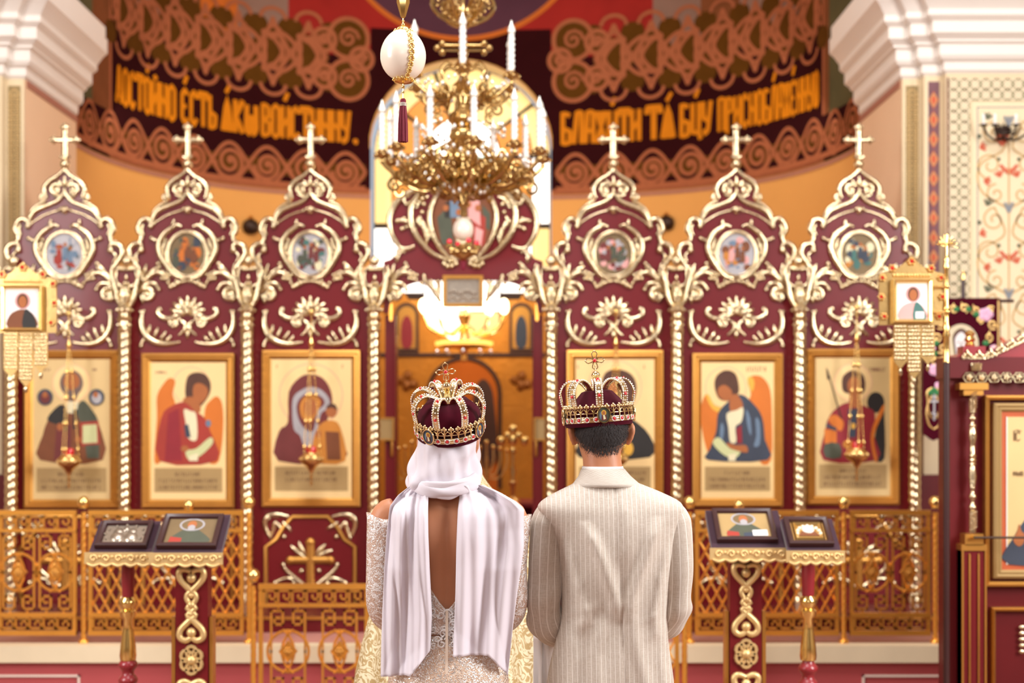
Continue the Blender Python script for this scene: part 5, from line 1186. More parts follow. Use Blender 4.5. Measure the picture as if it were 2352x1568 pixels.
# baluster on the front
for xb in (q(2229), W - q(2229)):
    zb, zt2 = zq(1222), zq(915); h = zt2 - zb
    prof = [(.012, 0), (.017, .005)]
    prof = [(.018, 0), (.018, .16), (.012, .165)] + [(.014 + .005 * math.sin(a), .17 + .0125 * a) for a in np.linspace(0, 12.5, 26)] + [(.012, .335), (.020, .42), (.013, .50), (.021, .51), (.014, .525), (.021, .54), (.014, .555), (.022, .57), (.013, .585), (.013, .66), (.02, .72), (.016, .78)] + [(.014 + .005 * math.sin(a), .785 + .0085 * a) for a in np.linspace(0, 12.5, 20)] + [(.012, .892), (.018, .895), (.018, 1.0)]
    m = MB(); m.lathe([(r, z * h) for r, z in prof], 12, (xb, -.03, zb)); bo = m.ob('baluster', 'pale_gold', t, 50)
    m = MB()
    for z0 in (.02, .91):
        for j in range(6): m.tube([(xb - .016, -.05, zb + h * (z0 + j * .022)), (xb + .016, -.05, zb + h * (z0 + .03 + j * .022))], .004, 5)
    m.ob('leaf_carving', 'pale_gold', bo, 50)
    m = MB(); m.box(xb - .045, xb + .045, -.06, .02, zq(1250), zq(1224)).box(xb - .063, xb + .063, -.06, .02, zq(1262), zq(1248)); m.ob('pedestal_cap', 'frame_gold', t, 0)
    m = MB()
    for dx in (-.06, .052): m.box(xb + dx, xb + dx + .009, -.058, .02, 0.1, zq(1262))
    m.ob('pilaster_edge', 'frame_gold', t, 0)
    for dx in (-.022, .022): m = MB(); m.lathe([(.0045, .1), (.0045, zq(1272)), (.001, zq(1268))], 8, (xb + dx, -.056, 0)); m.ob('flute', 'frame_gold', t)
    MB().box(xb - .06, xb + .06, -.05, .02, 0, zq(1262)).ob('pilaster', 'burgundy', t, 0)
MB().box(-.012, W + .03, -.08, .17, 0, .1).ob('plinth', 'burgundy_dark', t, 0)
# inner frame and icon
x0 = q(2260); fw = W - 2 * x0; zb = zq(1345); fh = zq(908) - zb
fr = rectframe('outer_moulding', t, fw, fh, [(0, -.02), (0, .025), (.01, .03), (.022, .02), (.022, -.02)], 'frame_gold'); fr.location = (W / 2, 0, zb)
f2 = rectframe('inner_moulding', t, fw - .09, fh - .075, [(0, -.02), (0, .012), (.012, .022), (.022, .012), (.03, .018), (.042, .004), (.042, -.02)], 'icon_caption'); f2.location = (W / 2, 0, zb + .0375)
MB().box(W / 2 - fw / 2 + .08, W / 2 + fw / 2 - .08, .0, .03, zb + .075, zb + fh - .075).ob('icon_margin', 'margin_orange', t, 0)
ix0, ix1, iz0, iz1 = W / 2 - fw / 2 + .112, W / 2 + fw / 2 - .112, zb + .105, zb + fh - .105
MB().box(ix0, ix1, -.004, .0, iz0, iz1).ob('icon_panel', 'icon_ground_dim', t, 0)
m = MB(); mats = ['paint_blue', 'paint_crimson', 'skin_paint', 'hair_paint', 'paint_gold', 'paint_red', 'paint_white']; xc = (ix0 + ix1) / 2; A = lambda *p: [(a, b2) for a, b2 in p]
m.mi = 4; m.face(ell(xc, iz0 + .56, .15, .15, 28), -.005)
m.mi = 0; m.face(cr([(ix0 + .01, iz0), (ix0 + .03, iz0 + .13), (ix0 + .12, iz0 + .26), (xc - .06, iz0 + .38), (xc + .06, iz0 + .38), (ix1 - .12, iz0 + .26), (ix1 - .02, iz0 + .1), (ix1 - .01, iz0)], 3), -.0056)
m.mi = 1; m.face(cr([(xc - .07, iz0), (xc - .06, iz0 + .36), (xc + .06, iz0 + .36), (xc + .08, iz0)], 3), -.0062)
m.mi = 3; m.face(ell(xc, iz0 + .52, .095, .12), -.0066); m.mi = 2; m.face(ell(xc, iz0 + .5, .065, .10), -.007)
m.mi = 2; m.face(cr([(ix0 + .03, iz0 + .12), (ix0 + .05, iz0 + .165), (ix0 + .06, iz0 + .2), (ix0 + .07, iz0 + .165), (ix0 + .085, iz0 + .15), (ix0 + .08, iz0 + .105), (ix0 + .055, iz0 + .09)], 3), -.0074)
for ln in (((ix0, iz0), (ix0, iz1)), ): m.mi = 6; m.face([(ix0 - .003, iz0), (ix0 + .002, iz0), (ix0 + .002, iz1), (ix0 - .003, iz1)], -.0045)
m.ob('painted_figure', mats, t, 0)
def glyph(m, ch, x, z, w_, h_, wd, y):
    for st in G[ch]:
        p = [tuple(float(v) for v in a.split(',')) for a in st.split()]
        flat_ribbon(m, [(x + a * w_, z + b2 * h_) for a, b2 in p], wd, y)
G['І'] = ['.5,0 .5,1']
m = MB(); glyph(m, 'І', ix0 + .028, zq(1012), .014, .045, .005, -.008); glyph(m, 'С', ix0 + .04, zq(1012), .028, .045, .005, -.008); flat_ribbon(m, [(ix0 + .03, zq(990)), (ix0 + .05, zq(987)), (ix0 + .07, zq(990))], .004, -.008)
m.ob('icon_lettering', 'icon_text', t, 0); m = MB()
for i, ch in enumerate('НѠВ'): glyph(m, ch, ix0 + .03 + .018 * i, zq(1092), .015, .022, .004, -.008)
m.ob('icon_lettering', 'icon_text', t, 0)
MB().tube([(q(2225), -.09, zq(1231)), (W - q(2225), -.09, zq(1231))], .006, 8).ob('rod', 'dark_iron', t); 
m = MB(); m.tube([(q(2225), -.09, zq(1231)), (q(2225), -.05, zq(1231))], .009, 8); m.ob('rod_bracket', 'bright_gold', t)
# lower panel
lp = rectframe('lower_moulding', t, fw - .07, zq(1394) - .16, [(0, -.02), (0, .012), (.008, .02), (.018, .012), (.018, -.02)], 'frame_gold'); lp.location = (W / 2, 0, .16)
xs = q(2348)
for sg in (0, 1):
    m = MB(); xx = xs if sg == 0 else W - xs
    for j in range(5): m.ball((xx + (.02 if sg else -.0) - .0, -.0, zq(1440 + j * 14)), .016, 6, 4, (1.1, .4, .7))
    m.ob('panel_carving', 'pale_gold', t, 50)
# ================================================================ gilt processional banners (square icon plates on staffs)
def gilt_banner(label, pxs, px_icon, py0, py1, d, k, robe, under, lower='dark'):
    """staff at column pxs; icon plate centred on px_icon between rows py0, py1; k = -1 plate hangs to the left of the staff"""
    s = d / F; t = thing('processional_banner', label, 'banner', ((pxs - CX) * s, d, 0), group='gilt processional banners'); q = lambda px: (px - pxs) * s; zq = lambda py: CH + (HY - py) * s
    MB().lathe([(.016, .03), (.016, zq(830))], 12).ob('staff', 'dark_wood', t)
    m = MB(); m.lathe([(.1, 0), (.1, .03), (.05, .05), (.03, .08)], 20); m.ob('foot', 'dark_wood', t, 50)
    m = MB(); m.lathe([(.017, zq(832)), (.0145, zq(828)), (.0145, zq(775)), (.019, zq(770)), (.013, zq(760)), (.019, zq(752)), (.011, zq(744)), (.011, zq(712)), (.015, zq(708)), (.011, zq(704)), (.010, zq(620)), (.016, zq(612)), (.010, zq(604)), (.014, zq(596)), (.004, zq(585))], 12); st = m.ob('gilt_staff_head', 'bright_gold', t, 50)
    c = Carve(s, pxs, 0, 0, 0); c.y0 = HY; c.z0 = CH
    c.sc([(pxs, 592), (pxs, 538)], 3, smooth=False); c.sc([(pxs - 20, 560), (pxs + 20, 560)], 3, smooth=False)
    for a in range(0, 180, 22): c.leaf(pxs, 565, a, 26, 1.6)
    c.ball(pxs, 560, 5); c.mb.ob('staff_cross', 'bright_gold', st, 50)
    w = (py1 - py0) * s * .9; xi = q(px_icon); h = (py1 - py0) * s
    for py in (py0 + 17, py1 - 25):
        m = MB(); m.tube([(0, -.01, zq(py)), (xi - k * w / 2, -.02, zq(py))], .0055, 8); m.ball((0, -.012, zq(py)), .012, 8, 6); m.ob('arm', 'bright_gold', t)
    # backing plate with jewelled crest
    yb = .004
    poly = [(xi - w * .82, zq(py1 + 4)), (xi - w * .82, zq(py0 - 14)), (xi - w * .5, zq(py0 - 22)), (xi - w * .3, zq(py0 - 30)), (xi - w * .12, zq(py0 - 44)), (xi, zq(py0 - 56))]
    poly = poly + [(2 * xi - a, b2) for a, b2 in poly[-2::-1]]
    MB().prism(poly, yb, yb + .012).ob('backing_plate', 'antique_gold', t, 0)
    m = MB(); ro = MB()
    for (dx, dy, r) in ((0, -42, 9), (-.5, -26, 9), (.5, -26, 9), (-.75, -4, 8), (.75, -4, 8), (-.78, 40, 8), (.78, 40, 8), (.7, 85, 8), (-.7, 85, 8)):
        x = xi + dx * w; z = zq(py0 + dy)
        for j in range(6): m.ball((x + r * .75 * s * math.cos(j * PI / 3), yb - .004, z + r * .75 * s * math.sin(j * PI / 3)), r * .42 * s, 6, 4)
        ro.ball((x, yb - .008, z), r * .42 * s, 6, 4)
    for j in range(13): m.ball((xi - w * .45 + j * w * .075, yb - .004, zq(py0 - 10)), 3.2 * s, 6, 4, (1, .7, 1.4))
    m.ob('filigree', 'antique_gold', t, 50)['kind'] = 'stuff'; ro.ob('jewels', 'ruby', t)
    fr = rectframe('icon_frame', t, w, h, [(0, -.01), (0, .02), (.006, .026), (.014, .02), (.019, .008), (.019, -.004)], 'bright_gold'); fr.location = (xi, -.004, zq(py1))
    MB().box(xi - w / 2 + .015, xi + w / 2 - .015, -.012, -.002, zq(py1) + .015, zq(py0) - .015).ob('icon_panel', 'paint_white', t, 0)
    m = MB(); zc_ = zq(py1); mats = [robe, under, 'skin_paint', 'hair_paint', 'paint_white', 'paint_pink']
    m.mi = 0; m.face(cr([(xi - w * .34, zc_ + .018), (xi - w * .30, zc_ + h * .34), (xi - w * .1, zc_ + h * .46), (xi + w * .12, zc_ + h * .46), (xi + w * .3, zc_ + h * .34), (xi + w * .36, zc_ + .018)], 3), -.0125)
    m.mi = 1; m.face(cr([(xi + w * .02, zc_ + .018), (xi + w * .06, zc_ + h * .44), (xi + w * .16, zc_ + h * .46), (xi + w * .3, zc_ + h * .3), (xi + w * .34, zc_ + .018)], 3), -.013)
    m.mi = 4; m.face([(xi + w * .08, zc_ + .022), (xi + w * .3, zc_ + .022), (xi + w * .3, zc_ + h * .26), (xi + w * .08, zc_ + h * .26)], -.0134) if k < 0 else None
    m.mi = 5; m.face(ell(xi + w * .02, zc_ + h * .66, w * .2, w * .2), -.0128); m.mi = 3; m.face(ell(xi + w * .02, zc_ + h * .66, w * .14, h * .16), -.0136); m.mi = 2; m.face(ell(xi + w * .02, zc_ + h * .64, w * .1, h * .13), -.014)
    m.ob('painted_figure', mats, t, 0)
    # three metal pendants below, chequered with little drops
    for j, (a, b2, lg) in enumerate(((-.46, -.12, 106), (-.10, .24, 128), (.26, .60, 96))):
        xa, xb = xi + a * w, xi + b2 * w; z1 = zq(py1 + 2); z0 = zq(py1 + lg)
        m = MB(); m.prism([(xa, z1), (xb, z1), (xb, z0 + .04), ((xa + xb) / 2, z0), (xa, z0 + .04)], -.004 + .006 * j, .002 + .006 * j); p = m.ob('pendant', 'antique_gold', t, 0)
        m = MB(); zz = z1 - .012; r = 0
        while zz > z0 + .035:
            for i in range(4): m.ball((xa + (i + .5 + .25 * (r % 2)) * (xb - xa) / 4.4, -.006 + .006 * j, zz), .0050, 6, 4, (1, .6, 1.7))
            zz -= .019; r += 1
        m.ball(((xa + xb) / 2, -.002 + .006 * j, z0 - .014), .010, 6, 5, (1, 1, 1.8)); m.ob('pendant_drops', 'pale_gold', p, 50)['kind'] = 'stuff'
    return t
gilt_banner('gilt processional banner with icon of a bearded man in pink and blue', 2174, 2094, 642, 742, 6.78, -1, 'paint_pink', 'paint_teal')
gilt_banner('gilt processional banner with icon of a veiled woman', -34, 52, 656, 760, 7.3, 1, 'paint_brown', 'paint_black')
# ================================================================ embroidered velvet banner
DV = 9.0; sv = DV / F
t = thing('velvet_banner', 'dark red velvet banner with gold embroidery, pink roses and a white face', 'banner', ((2226 - CX) * sv, DV, ZS)); q = lambda px: (px - 2226) * sv; zq = lambda py: CH + (HY - py) * sv - ZS
MB().lathe([(.014, .02), (.014, zq(640))], 10, (q(2218), .05, 0)).ob('staff', 'dark_wood', t); m = MB(); m.lathe([(.16, 0), (.16, .03), (.03, .06)], 16, (q(2218), .05, 0)); m.ob('foot', 'dark_wood', t)
m = MB(); m.lathe([(.012, zq(642)), (.014, zq(630)), (.004, zq(618))], 10, (q(2218), .05, 0)); m.ob('staff_tip', 'bright_gold', t)
m = MB(); m.tube([(q(2158), .03, zq(690)), (q(2332), .03, zq(690))], .011, 8); m.ob('crossbar', 'dark_wood', t)
sh = [(2160, 684), (2298, 684), (2298, 960), (2260, 990), (2226, 1005), (2190, 1000), (2170, 960), (2168, 1000), (2144, 1012), (2120, 996), (2120, 860), (2128, 780), (2140, 720), (2160, 712)]
MB().prism([(q(a), zq(b)) for a, b in sh], 0, .012).ob('cloth', 'velvet', t, 0)
c = Carve(sv, 2226, HY, CH - ZS, -.002); rnd = random.Random(9)
for (x, y, R_) in ((2190, 712, 12), (2214, 708, 12), (2240, 712, 11), (2275, 712, 10), (2280, 745, 12), (2270, 775, 12), (2282, 805, 12), (2160, 745, 12), (2150, 775, 12), (2164, 800, 13), (2148, 828, 12), (2170, 830, 12), (2262, 830, 12), (2282, 850, 12), (2250, 735, 9), (2165, 720, 9)):
    c.sc(spiral(x, y, R_, 1.3, rnd.uniform(0, 6), rnd.choice((-1, 1)), 12), [2, 2.6, 2]); c.leaf(x, y, rnd.uniform(0, 360), R_ * 1.3, 2.6)
for k in (-1, 1): c.sc([(2145 + k * 4, 890), (2145 + k * 16, 900), (2145 + k * 14, 925), (2145 + k * 17, 950), (2145 + k * 12, 975), (2145, 986)], [2, 3, 3, 3, 3, 2]); c.sc([(2145 + k * 10, 895), (2145 + k * 6, 910), (2145 + k * 14, 935), (2145 + k * 6, 960)], [2, 2.4, 2.4, 2])
c.sc([(2293, 690), (2293, 950)], 2, smooth=False); c.mb.ob('gold_embroidery', 'antique_gold', t, 60)
mat('rose_petal', (222, 170, 198), 0.8, var=0.15, vscale=40); mat('leaf_green', (46, 116, 66), 0.8, var=0.2, vscale=30); mat('face_white', (222, 216, 216), 0.7, var=0.06, vscale=30); mat('halo_cream', (206, 192, 160), 0.7, var=0.1, vscale=20)
for (x, y, R_) in ((2264, 722, 17), (2149, 849, 16), (2296 - 14, 800, 9), (2140, 800, 9), (2155, 885, 9)):
    c = Carve(sv, 2226, HY, CH - ZS, -.004)
    for j in range(5): c.ball(x + R_ * .5 * math.cos(j * 1.257), y + R_ * .45 * math.sin(j * 1.257), R_ * .55, sc=(1, .3, 1))
    c.mb.ob('rose', 'rose_petal', t)
for (x, y) in ((2196, 710), (2224, 710), (2242, 722), (2150, 788), (2146, 812), (2264, 788), (2168, 852), (2144, 896), (2152, 902), (2138, 902)): c = Carve(sv, 2226, HY, CH - ZS, -.005); c.ball(x, y, 6.5, sc=(1.2, .4, 1)); c.mb.ob('leaf', 'leaf_green', t)
m = MB(); m.prism([(q(a), zq(b)) for a, b in ell(2207, 790, 40, 46, 24)], -.008, 0); o = m.ob('halo', 'halo_cream', t, 0)
m = MB(); m.prism([(q(a), zq(b)) for a, b in cr([(2190, 800), (2188, 770), (2205, 754), (2222, 766), (2222, 800), (2214, 830), (2196, 832)], 3)], -.010, -.008); m.ob('hair', 'hair_paint', o, 0)
m = MB(); m.prism([(q(a), zq(b)) for a, b in cr([(2194, 800), (2193, 776), (2207, 762), (2218, 776), (2217, 802), (2212, 826), (2200, 830)], 3)], -.013, -.010); m.ob('face', 'face_white', o, 0)
m = MB(); mats = ['hair_paint']
for (a, b2) in ((2200, 786), (2211, 786)): m.face([(q(x), zq(y)) for x, y in ell(a, b2, 2.6, 1.3, 8)], -.0135)
m.face([(q(x), zq(y)) for x, y in ell(2206, 806, 3.5, 1.2, 8)], -.0135); m.face([(q(2205), zq(788)), (q(2207), zq(788)), (q(2207.6), zq(799)), (q(2204.4), zq(799))], -.0135); m.ob('features', 'hair_paint', o, 0)
c = Carve(sv, 2226, HY, CH - ZS, -.008); c.sc([(2145, 905), (2145, 965)], 2.4, smooth=False); c.sc([(2135, 922), (2155, 922)], 2.4, smooth=False); c.sc([(2139, 912), (2151, 912)], 2, smooth=False); c.sc([(2139, 948), (2151, 953)], 2, smooth=False); c.mb.ob('silver_cross', 'paint_silver', t)
# small chest standing under the banner against the pier
# ================================================================ wall lamps
t = thing('wall_sconce', 'dark iron wall sconce with three candle bulbs on the patterned wall', 'sconce', P(2302, 322, 9.88)); s = 9.88 / F
m = MB(); m.prism([(-14 * s, 14 * s), (14 * s, 14 * s), (14 * s, 0), (0, -14 * s), (-14 * s, 0)], -.01, .0); m.ob('shield', 'wall_red', t, 0)
for j, dx in enumerate((-56, -30, 18, 52)):
    m = MB(); m.tube(cat_rom([(0, -.02, .02), (dx * s * .4, -.06, -.01), (dx * s * .8, -.10, .02), (dx * s, -.12, .07)], 5), .008, 6); m.lathe([(.006, 0), (.03, .008), (.03, .014)], 10, (dx * s, -.12, .07)); a = m.ob('arm', 'dark_iron', t, 50)
    m = MB(); m.lathe([(.011, 0), (.011, .055), (.004, .075)], 8, (dx * s, -.12, .084)); m.ob('candle_bulb', 'candle_white', a)
c = Carve(s, 0, 0, .05, -.03)
for j in range(8): c.leaf(0, 6, 20 + j * 20, 26, 3); c.ball(-12 + 3.4 * j, -8 + 3 * math.sin(j), 5)
c.mb.ob('foliage', 'dark_iron', t)
for px, py, lab in ((574, 522, 'small dark round lamp on the ochre apse wall between the red-angel and mother bays'), (1532, 514, 'small dark round lamp on the ochre apse wall beside the blue-angel bay')):
    u = u_of(px); p = apse(u, z_at(px, py), .02); t = thing('wall_lamp', lab, 'lamp', p)
    m = MB(); m.lathe([(.03, -.07), (.07, -.05), (.085, 0), (.07, .05), (.03, .075)], 14); m.ob('globe', 'dark_iron', t, 60)
    m = MB(); m.lathe([(.02, .07), (.03, .08), (.008, .11)], 10); m.tube([(0, 0, .1), (0, .06, .13), (0, .1, .1)], .01, 6, nrm=(1, 0, 0)); m.ob('bracket', 'antique_gold', t, 50)
# ================================================================ great chandelier before the doorway
DC = 8.1; s = DC / F; cpx = 1064
zq = lambda py: CH + (HY - py) * s
t = thing('chandelier', 'large two-tier gilt chandelier with white spiral candles and hanging egg', 'chandelier', (P(cpx, 0, DC).x, DC, zq(585))); zo = zq(585); Z = lambda py: zq(py) - zo
prof = [(4, 600), (10, 592), (24, 586), (30, 578), (14, 572), (8, 560)]
m = MB(); m.lathe([(r * s, Z(py)) for r, py in prof], 18)
for k in range(9): m.ball((27 * s * math.cos(k * PI / 4.5), 27 * s * math.sin(k * PI / 4.5), Z(580)), 7 * s, 6, 4)
m.ob('lower_crown', 'chandelier_gold', t, 60)
for k in range(4):
    a = k * PI / 2 + .4; m = MB(); m.lathe([(2 * s, Z(572)), (8 * s, Z(570)), (9 * s, Z(562)), (6 * s, Z(560))], 10, (34 * s * math.cos(a), 34 * s * math.sin(a), 0)); m.tube([(10 * s * math.cos(a), 10 * s * math.sin(a), Z(575)), (34 * s * math.cos(a), 34 * s * math.sin(a), Z(572))], 3 * s, 6); cu = m.ob('lamp_cup', 'chandelier_gold', t, 60)
    m = MB(); m.ball((34 * s * math.cos(a), 34 * s * math.sin(a), Z(556)), 6 * s, 8, 6); m.ob('red_glass', 'red_lamp', cu)
def egg(c, rx, rz, seg=24, rings=16):
    m = MB(); rows = []
    for i in range(1, rings):
        a = PI * i / rings; zz = math.cos(a); rr = math.sin(a) * (1 - .06 * zz)
        rows.append((rx * rr, rz * zz))
    m.lathe([(rx * .02, -rz)] + rows[::-1] + [(rx * .02, rz)], seg, c); return m
egg((0, 0, Z(526)), 23.5 * s, 27 * s).ob('hanging_egg', 'eggshell', t, 180)
m = MB(); m.lathe([(3 * s, Z(620)), (6 * s, Z(616)), (5 * s, Z(602)), (3 * s, Z(596))], 10); m.ob('tassel', 'tassel_red', t)
body = [(4, 500), (8, 492), (6, 480), (14, 470), (9, 462), (16, 448), (10, 438), (20, 425), (34, 416), (22, 408), (12, 400), (10, 392), (18, 385), (30, 372), (36, 360), (30, 348), (20, 338), (26, 325), (34, 315), (30, 300), (18, 292), (28, 286), (36, 276), (30, 262), (16, 250), (12, 235), (18, 222), (12, 212), (20, 205), (24, 195), (14, 186), (10, 176), (16, 165), (22, 152), (14, 142), (9, 130), (13, 120), (8, 110), (8, 92), (10, 84), (6, 78), (6, 36), (10, 30), (5, 22), (4, 0), (4, -300)]
m = MB(); m.lathe([(r * s, Z(py)) for r, py in body], 20); m.ob('stem', 'chandelier_gold', t, 60)
def scrollset(m, a, pts, r, flip=False):
    ca, sa = math.cos(a), math.sin(a)
    q = cat_rom(pts, 5); m.tube([(p[0] * s * ca, p[0] * s * sa, Z(p[1])) for p in q], [k * s for k in r], 6, nrm=(-sa, ca, 0))
def candle(par, x, y, py, h=112):
    m = MB(); rows = []; seg = 10; n = 34; zb = Z(py)
    for j in range(n + 1):
        z = zb + (h - 28) * s * j / n; rows.append([(x + 8.2 * s * (.86 + .14 * math.cos(2 * b - 2 * PI * j / 5)) * math.cos(b), y + 8.2 * s * (.86 + .14 * math.cos(2 * b - 2 * PI * j / 5)) * math.sin(b), z) for b in [2 * PI * k / seg for k in range(seg)]])
    m.grid(rows, True); m.ob('spiral_candle', 'candle_white', par, 180)
    m = MB(); zt = zb + (h - 28) * s; m.lathe([(5 * s, zt), (9 * s, zt + 8 * s), (8 * s, zt + 15 * s), (3 * s, zt + 24 * s), (1 * s, zt + 32 * s)], 10, (x, y, 0)); m.ob('flame_bulb', 'clear_bulb', par, 60)
def tier(n, R_, pcup, a0, path, r, extra):
    for k in range(n):
        a = a0 + 2 * PI * k / n; ca, sa = math.cos(a), math.sin(a); m = MB()
        scrollset(m, a, path, r)
        for (pts, rr) in extra: scrollset(m, a, pts, rr)
        m.lathe([(3 * s, Z(pcup + 26)), (6 * s, Z(pcup + 20)), (4 * s, Z(pcup + 14)), (16 * s, Z(pcup + 8)), (19 * s, Z(pcup + 3)), (12 * s, Z(pcup)), (9 * s, Z(pcup - 6))], 12, (R_ * s * ca, R_ * s * sa, 0))
        for j in range(6): m.ball((R_ * s * ca + 17 * s * math.cos(j), R_ * s * sa + 17 * s * math.sin(j), Z(pcup + 7)), 4 * s, 6, 4)
        ar = m.ob('arm', 'chandelier_gold', t, 60)
        candle(ar, R_ * s * ca, R_ * s * sa, pcup - 4)
EX = MB()
for k in range(24):
    a = .29 + 2 * PI * k / 24
    scrollset(EX, a, spiral(62 + 30 * (k % 3), 385 + 8 * (k % 2), 22, 1.5, k, 1, 12), [3, 3.4, 2.4]); scrollset(EX, a, spiral(150 - 20 * (k % 2), 408, 18, 1.4, k * 2, -1, 12), [3, 3.2, 2.4]); scrollset(EX, a, spiral(60 + 22 * (k % 2), 225, 18, 1.4, k, 1, 12), [2.6, 3, 2.2])
    scrollset(EX, a, [(24, 440), (48, 452), (70, 440), (78, 420)], [2, 3.4, 3, 2])
EX.ob('filigree_scrolls', 'chandelier_gold', t, 60)['kind'] = 'stuff'
tier(12, 186, 356, .16, [(20, 392), (50, 420), (95, 432), (140, 415), (176, 388), (186, 376)], [5, 6, 6.5, 6, 5, 4],
     [(spiral(70, 398, 26, 1.4, .4, 1, 14), [4, 4, 3]), (spiral(128, 392, 22, 1.3, 2.6, -1, 14), [3.5, 3.5, 3]), (spiral(158, 430, 18, 1.2, 4.2, 1, 12), [3.5, 3.5, 2.5]), ([(34, 330), (60, 345), (84, 372), (110, 380)], [3, 4.5, 4, 3]), (spiral(98, 360, 16, 1.2, 1.2, 1, 12), [3, 3, 2.5])])
tier(6, 126, 184, .55, [(14, 196), (40, 226), (80, 232), (112, 214), (126, 204)], [4, 5.5, 6, 5, 4],
     [(spiral(56, 206, 20, 1.3, .4, 1, 14), [3.5, 3.5, 3]), (spiral(92, 238, 18, 1.3, 3.6, -1, 14), [3.5, 3.5, 2.5]), ([(20, 160), (40, 150), (58, 166), (50, 186)], [3, 4, 4, 3]), (spiral(70, 262, 14, 1.2, 1, 1, 10), [3, 3, 2])])
# jewelled filigree cross and crown of scrolls at the top
m = MB()
for k in range(6):
    a = k * PI / 3 + .2
    scrollset(m, a, [(8, 60), (30, 52), (58, 36), (72, 14), (66, -8), (48, -14)], [4, 5, 5, 5, 4, 3]); scrollset(m, a, spiral(38, 20, 20, 1.5, 1, 1, 14), [4, 4, 3]); scrollset(m, a, spiral(60, 2, 14, 1.3, 3, -1, 12), [3.5, 3.5, 2.5])
    for j in range(5): m.ball(((20 + 10 * j) * s * math.cos(a), (20 + 10 * j) * s * math.sin(a), Z(48 - 8 * j)), 4 * s, 6, 4)
m.ob('crown_scrolls', 'chandelier_gold', t, 60)
m = MB(); 
for k in range(4):
    a = k * PI / 2; ca, sa = math.cos(a), math.sin(a)
    m.tube([(8 * s * ca, 8 * s * sa, Z(104)), (44 * s * ca, 44 * s * sa, Z(104))], 3 * s, 6); m.tube([(8 * s * ca, 8 * s * sa, Z(116)), (44 * s * ca, 44 * s * sa, Z(116))], 3 * s, 6)
    for (r_, py) in ((48, 100), (48, 120), (60, 110)): m.ball((r_ * s * ca, r_ * s * sa, Z(py)), 8 * s, 8, 5)
m.ob('cross_arms', 'chandelier_gold', t, 60)
# strings of crystal drops round both tiers
for R_, py, n in ((150, 372, 60), (95, 300, 36), (95, 205, 40), (60, 440, 30)):
    m = MB()
    for k in range(n): a = 2 * PI * k / n; m.ball((R_ * s * math.cos(a), R_ * s * math.sin(a), Z(py + 9 * math.sin(k * PI / 2.5))), 4.2 * s, 6, 4, (1, 1, 1.4))
    m.ob('crystal_string', 'crystal', t, 60)['kind'] = 'stuff'
m = MB(); m.tube([(0, 0, Z(-290)), (0, 0, 8.0 - zo)], .01, 6, nrm=(1, 0, 0)); m.ob('suspension_chain', 'dark_iron', t)
# ================================================================ ostrich egg pendant hanging nearer the nave
DE = 4.45; se = DE / F; zq2 = lambda py: CH + (HY - py) * se; ze = zq2(330)
t = thing('egg_pendant', 'cream egg ornament with gold cord and dark red tassel on a chain', 'ornament', (P(926, 0, DE).x, DE, ze)); Z = lambda py: zq2(py) - ze
egg((0, 0, Z(126)), 52.5 * se, 59 * se, 32, 22).ob('egg', 'eggshell', t, 180)
for (py, r) in ((66, 14), (185, 16)):
    m = MB()
    m.lathe([(r * .3 * se, Z(py - 8)), (r * se, Z(py - 2)), (r * 1.3 * se, Z(py + 4)), (r * .5 * se, Z(py + 7))], 16)
    for k in range(12): m.ball((r * 1.4 * se * math.cos(k * PI / 6), r * 1.5 * se * math.sin(k * PI / 6), Z(py + (5 if py < 100 else -2))), 3.4 * se, 6, 4)
    m.ob('gilt_cap', 'bright_gold', t, 60)
m = MB(); ang = -1.12
for i in range(44):
    a = PI * (i + 1) / 45; zz = math.cos(a); rr = 53.5 * math.sin(a) * (1 - .06 * zz)
    for sg in (-1, 1): b2 = ang + sg * .09 * math.sin(i * .9); m.ball((rr * se * math.cos(b2), rr * se * math.sin(b2), Z(126) + 60 * se * zz), 3.1 * se, 6, 4)
m.ob('gold_cord', 'bright_gold', t, 60)
m = MB(); m.tube([(0, 0, Z(192)), (0, 0, Z(228))], 1.5 * se, 6, nrm=(1, 0, 0)); m.ball((0, 0, Z(200)), 4 * se, 8, 6); m.ball((0, 0, Z(212)), 3 * se, 8, 6); m.ob('tassel_chain', 'bright_gold', t)
m = MB(); m.ball((0, 0, Z(232)), 7 * se, 10, 7); hd = m.ob('tassel_head', 'tassel_red', t)
m = MB(); m.lathe([(8 * se, Z(244)), (9 * se, Z(238)), (5 * se, Z(234))], 12); m.ob('tassel_collar', 'crystal', t)
m = MB()
for k in range(26):
    a = k * 2.4; r = 9.5 * math.sqrt((k + .5) / 26) * se; m.tube([(r * .7 * math.cos(a), r * .7 * math.sin(a), Z(242)), (r * 1.05 * math.cos(a), r * 1.05 * math.sin(a), Z(285)), (r * 1.15 * math.cos(a), r * 1.15 * math.sin(a), Z(326))], [1.6 * se, 1.9 * se, 1.7 * se], 5, nrm=(1, 0, 0))
m.ob('tassel_threads', 'tassel_red', t, 60)['kind'] = 'stuff'
m = MB(); m.lathe([(3 * se, Z(42)), (6 * se, Z(38)), (15 * se, Z(6)), (15 * se, Z(-4)), (8 * se, Z(-14)), (4 * se, Z(-30))], 6); m.ob('gilt_drop', 'bright_gold', t, 20)
m = MB(); m.tube([(0, 0, Z(68)), (0, 0, Z(40))], 1.4 * se, 6, nrm=(1, 0, 0)); m.ball((0, 0, Z(56)), 4.4 * se, 8, 5); m.ball((0, 0, Z(48)), 3 * se, 8, 5); m.tube([(0, 0, Z(-30)), (0, 0, 8.4 - ze)], 2 * se, 6, nrm=(1, 0, 0)); m.ob('chain', 'bright_gold', t)
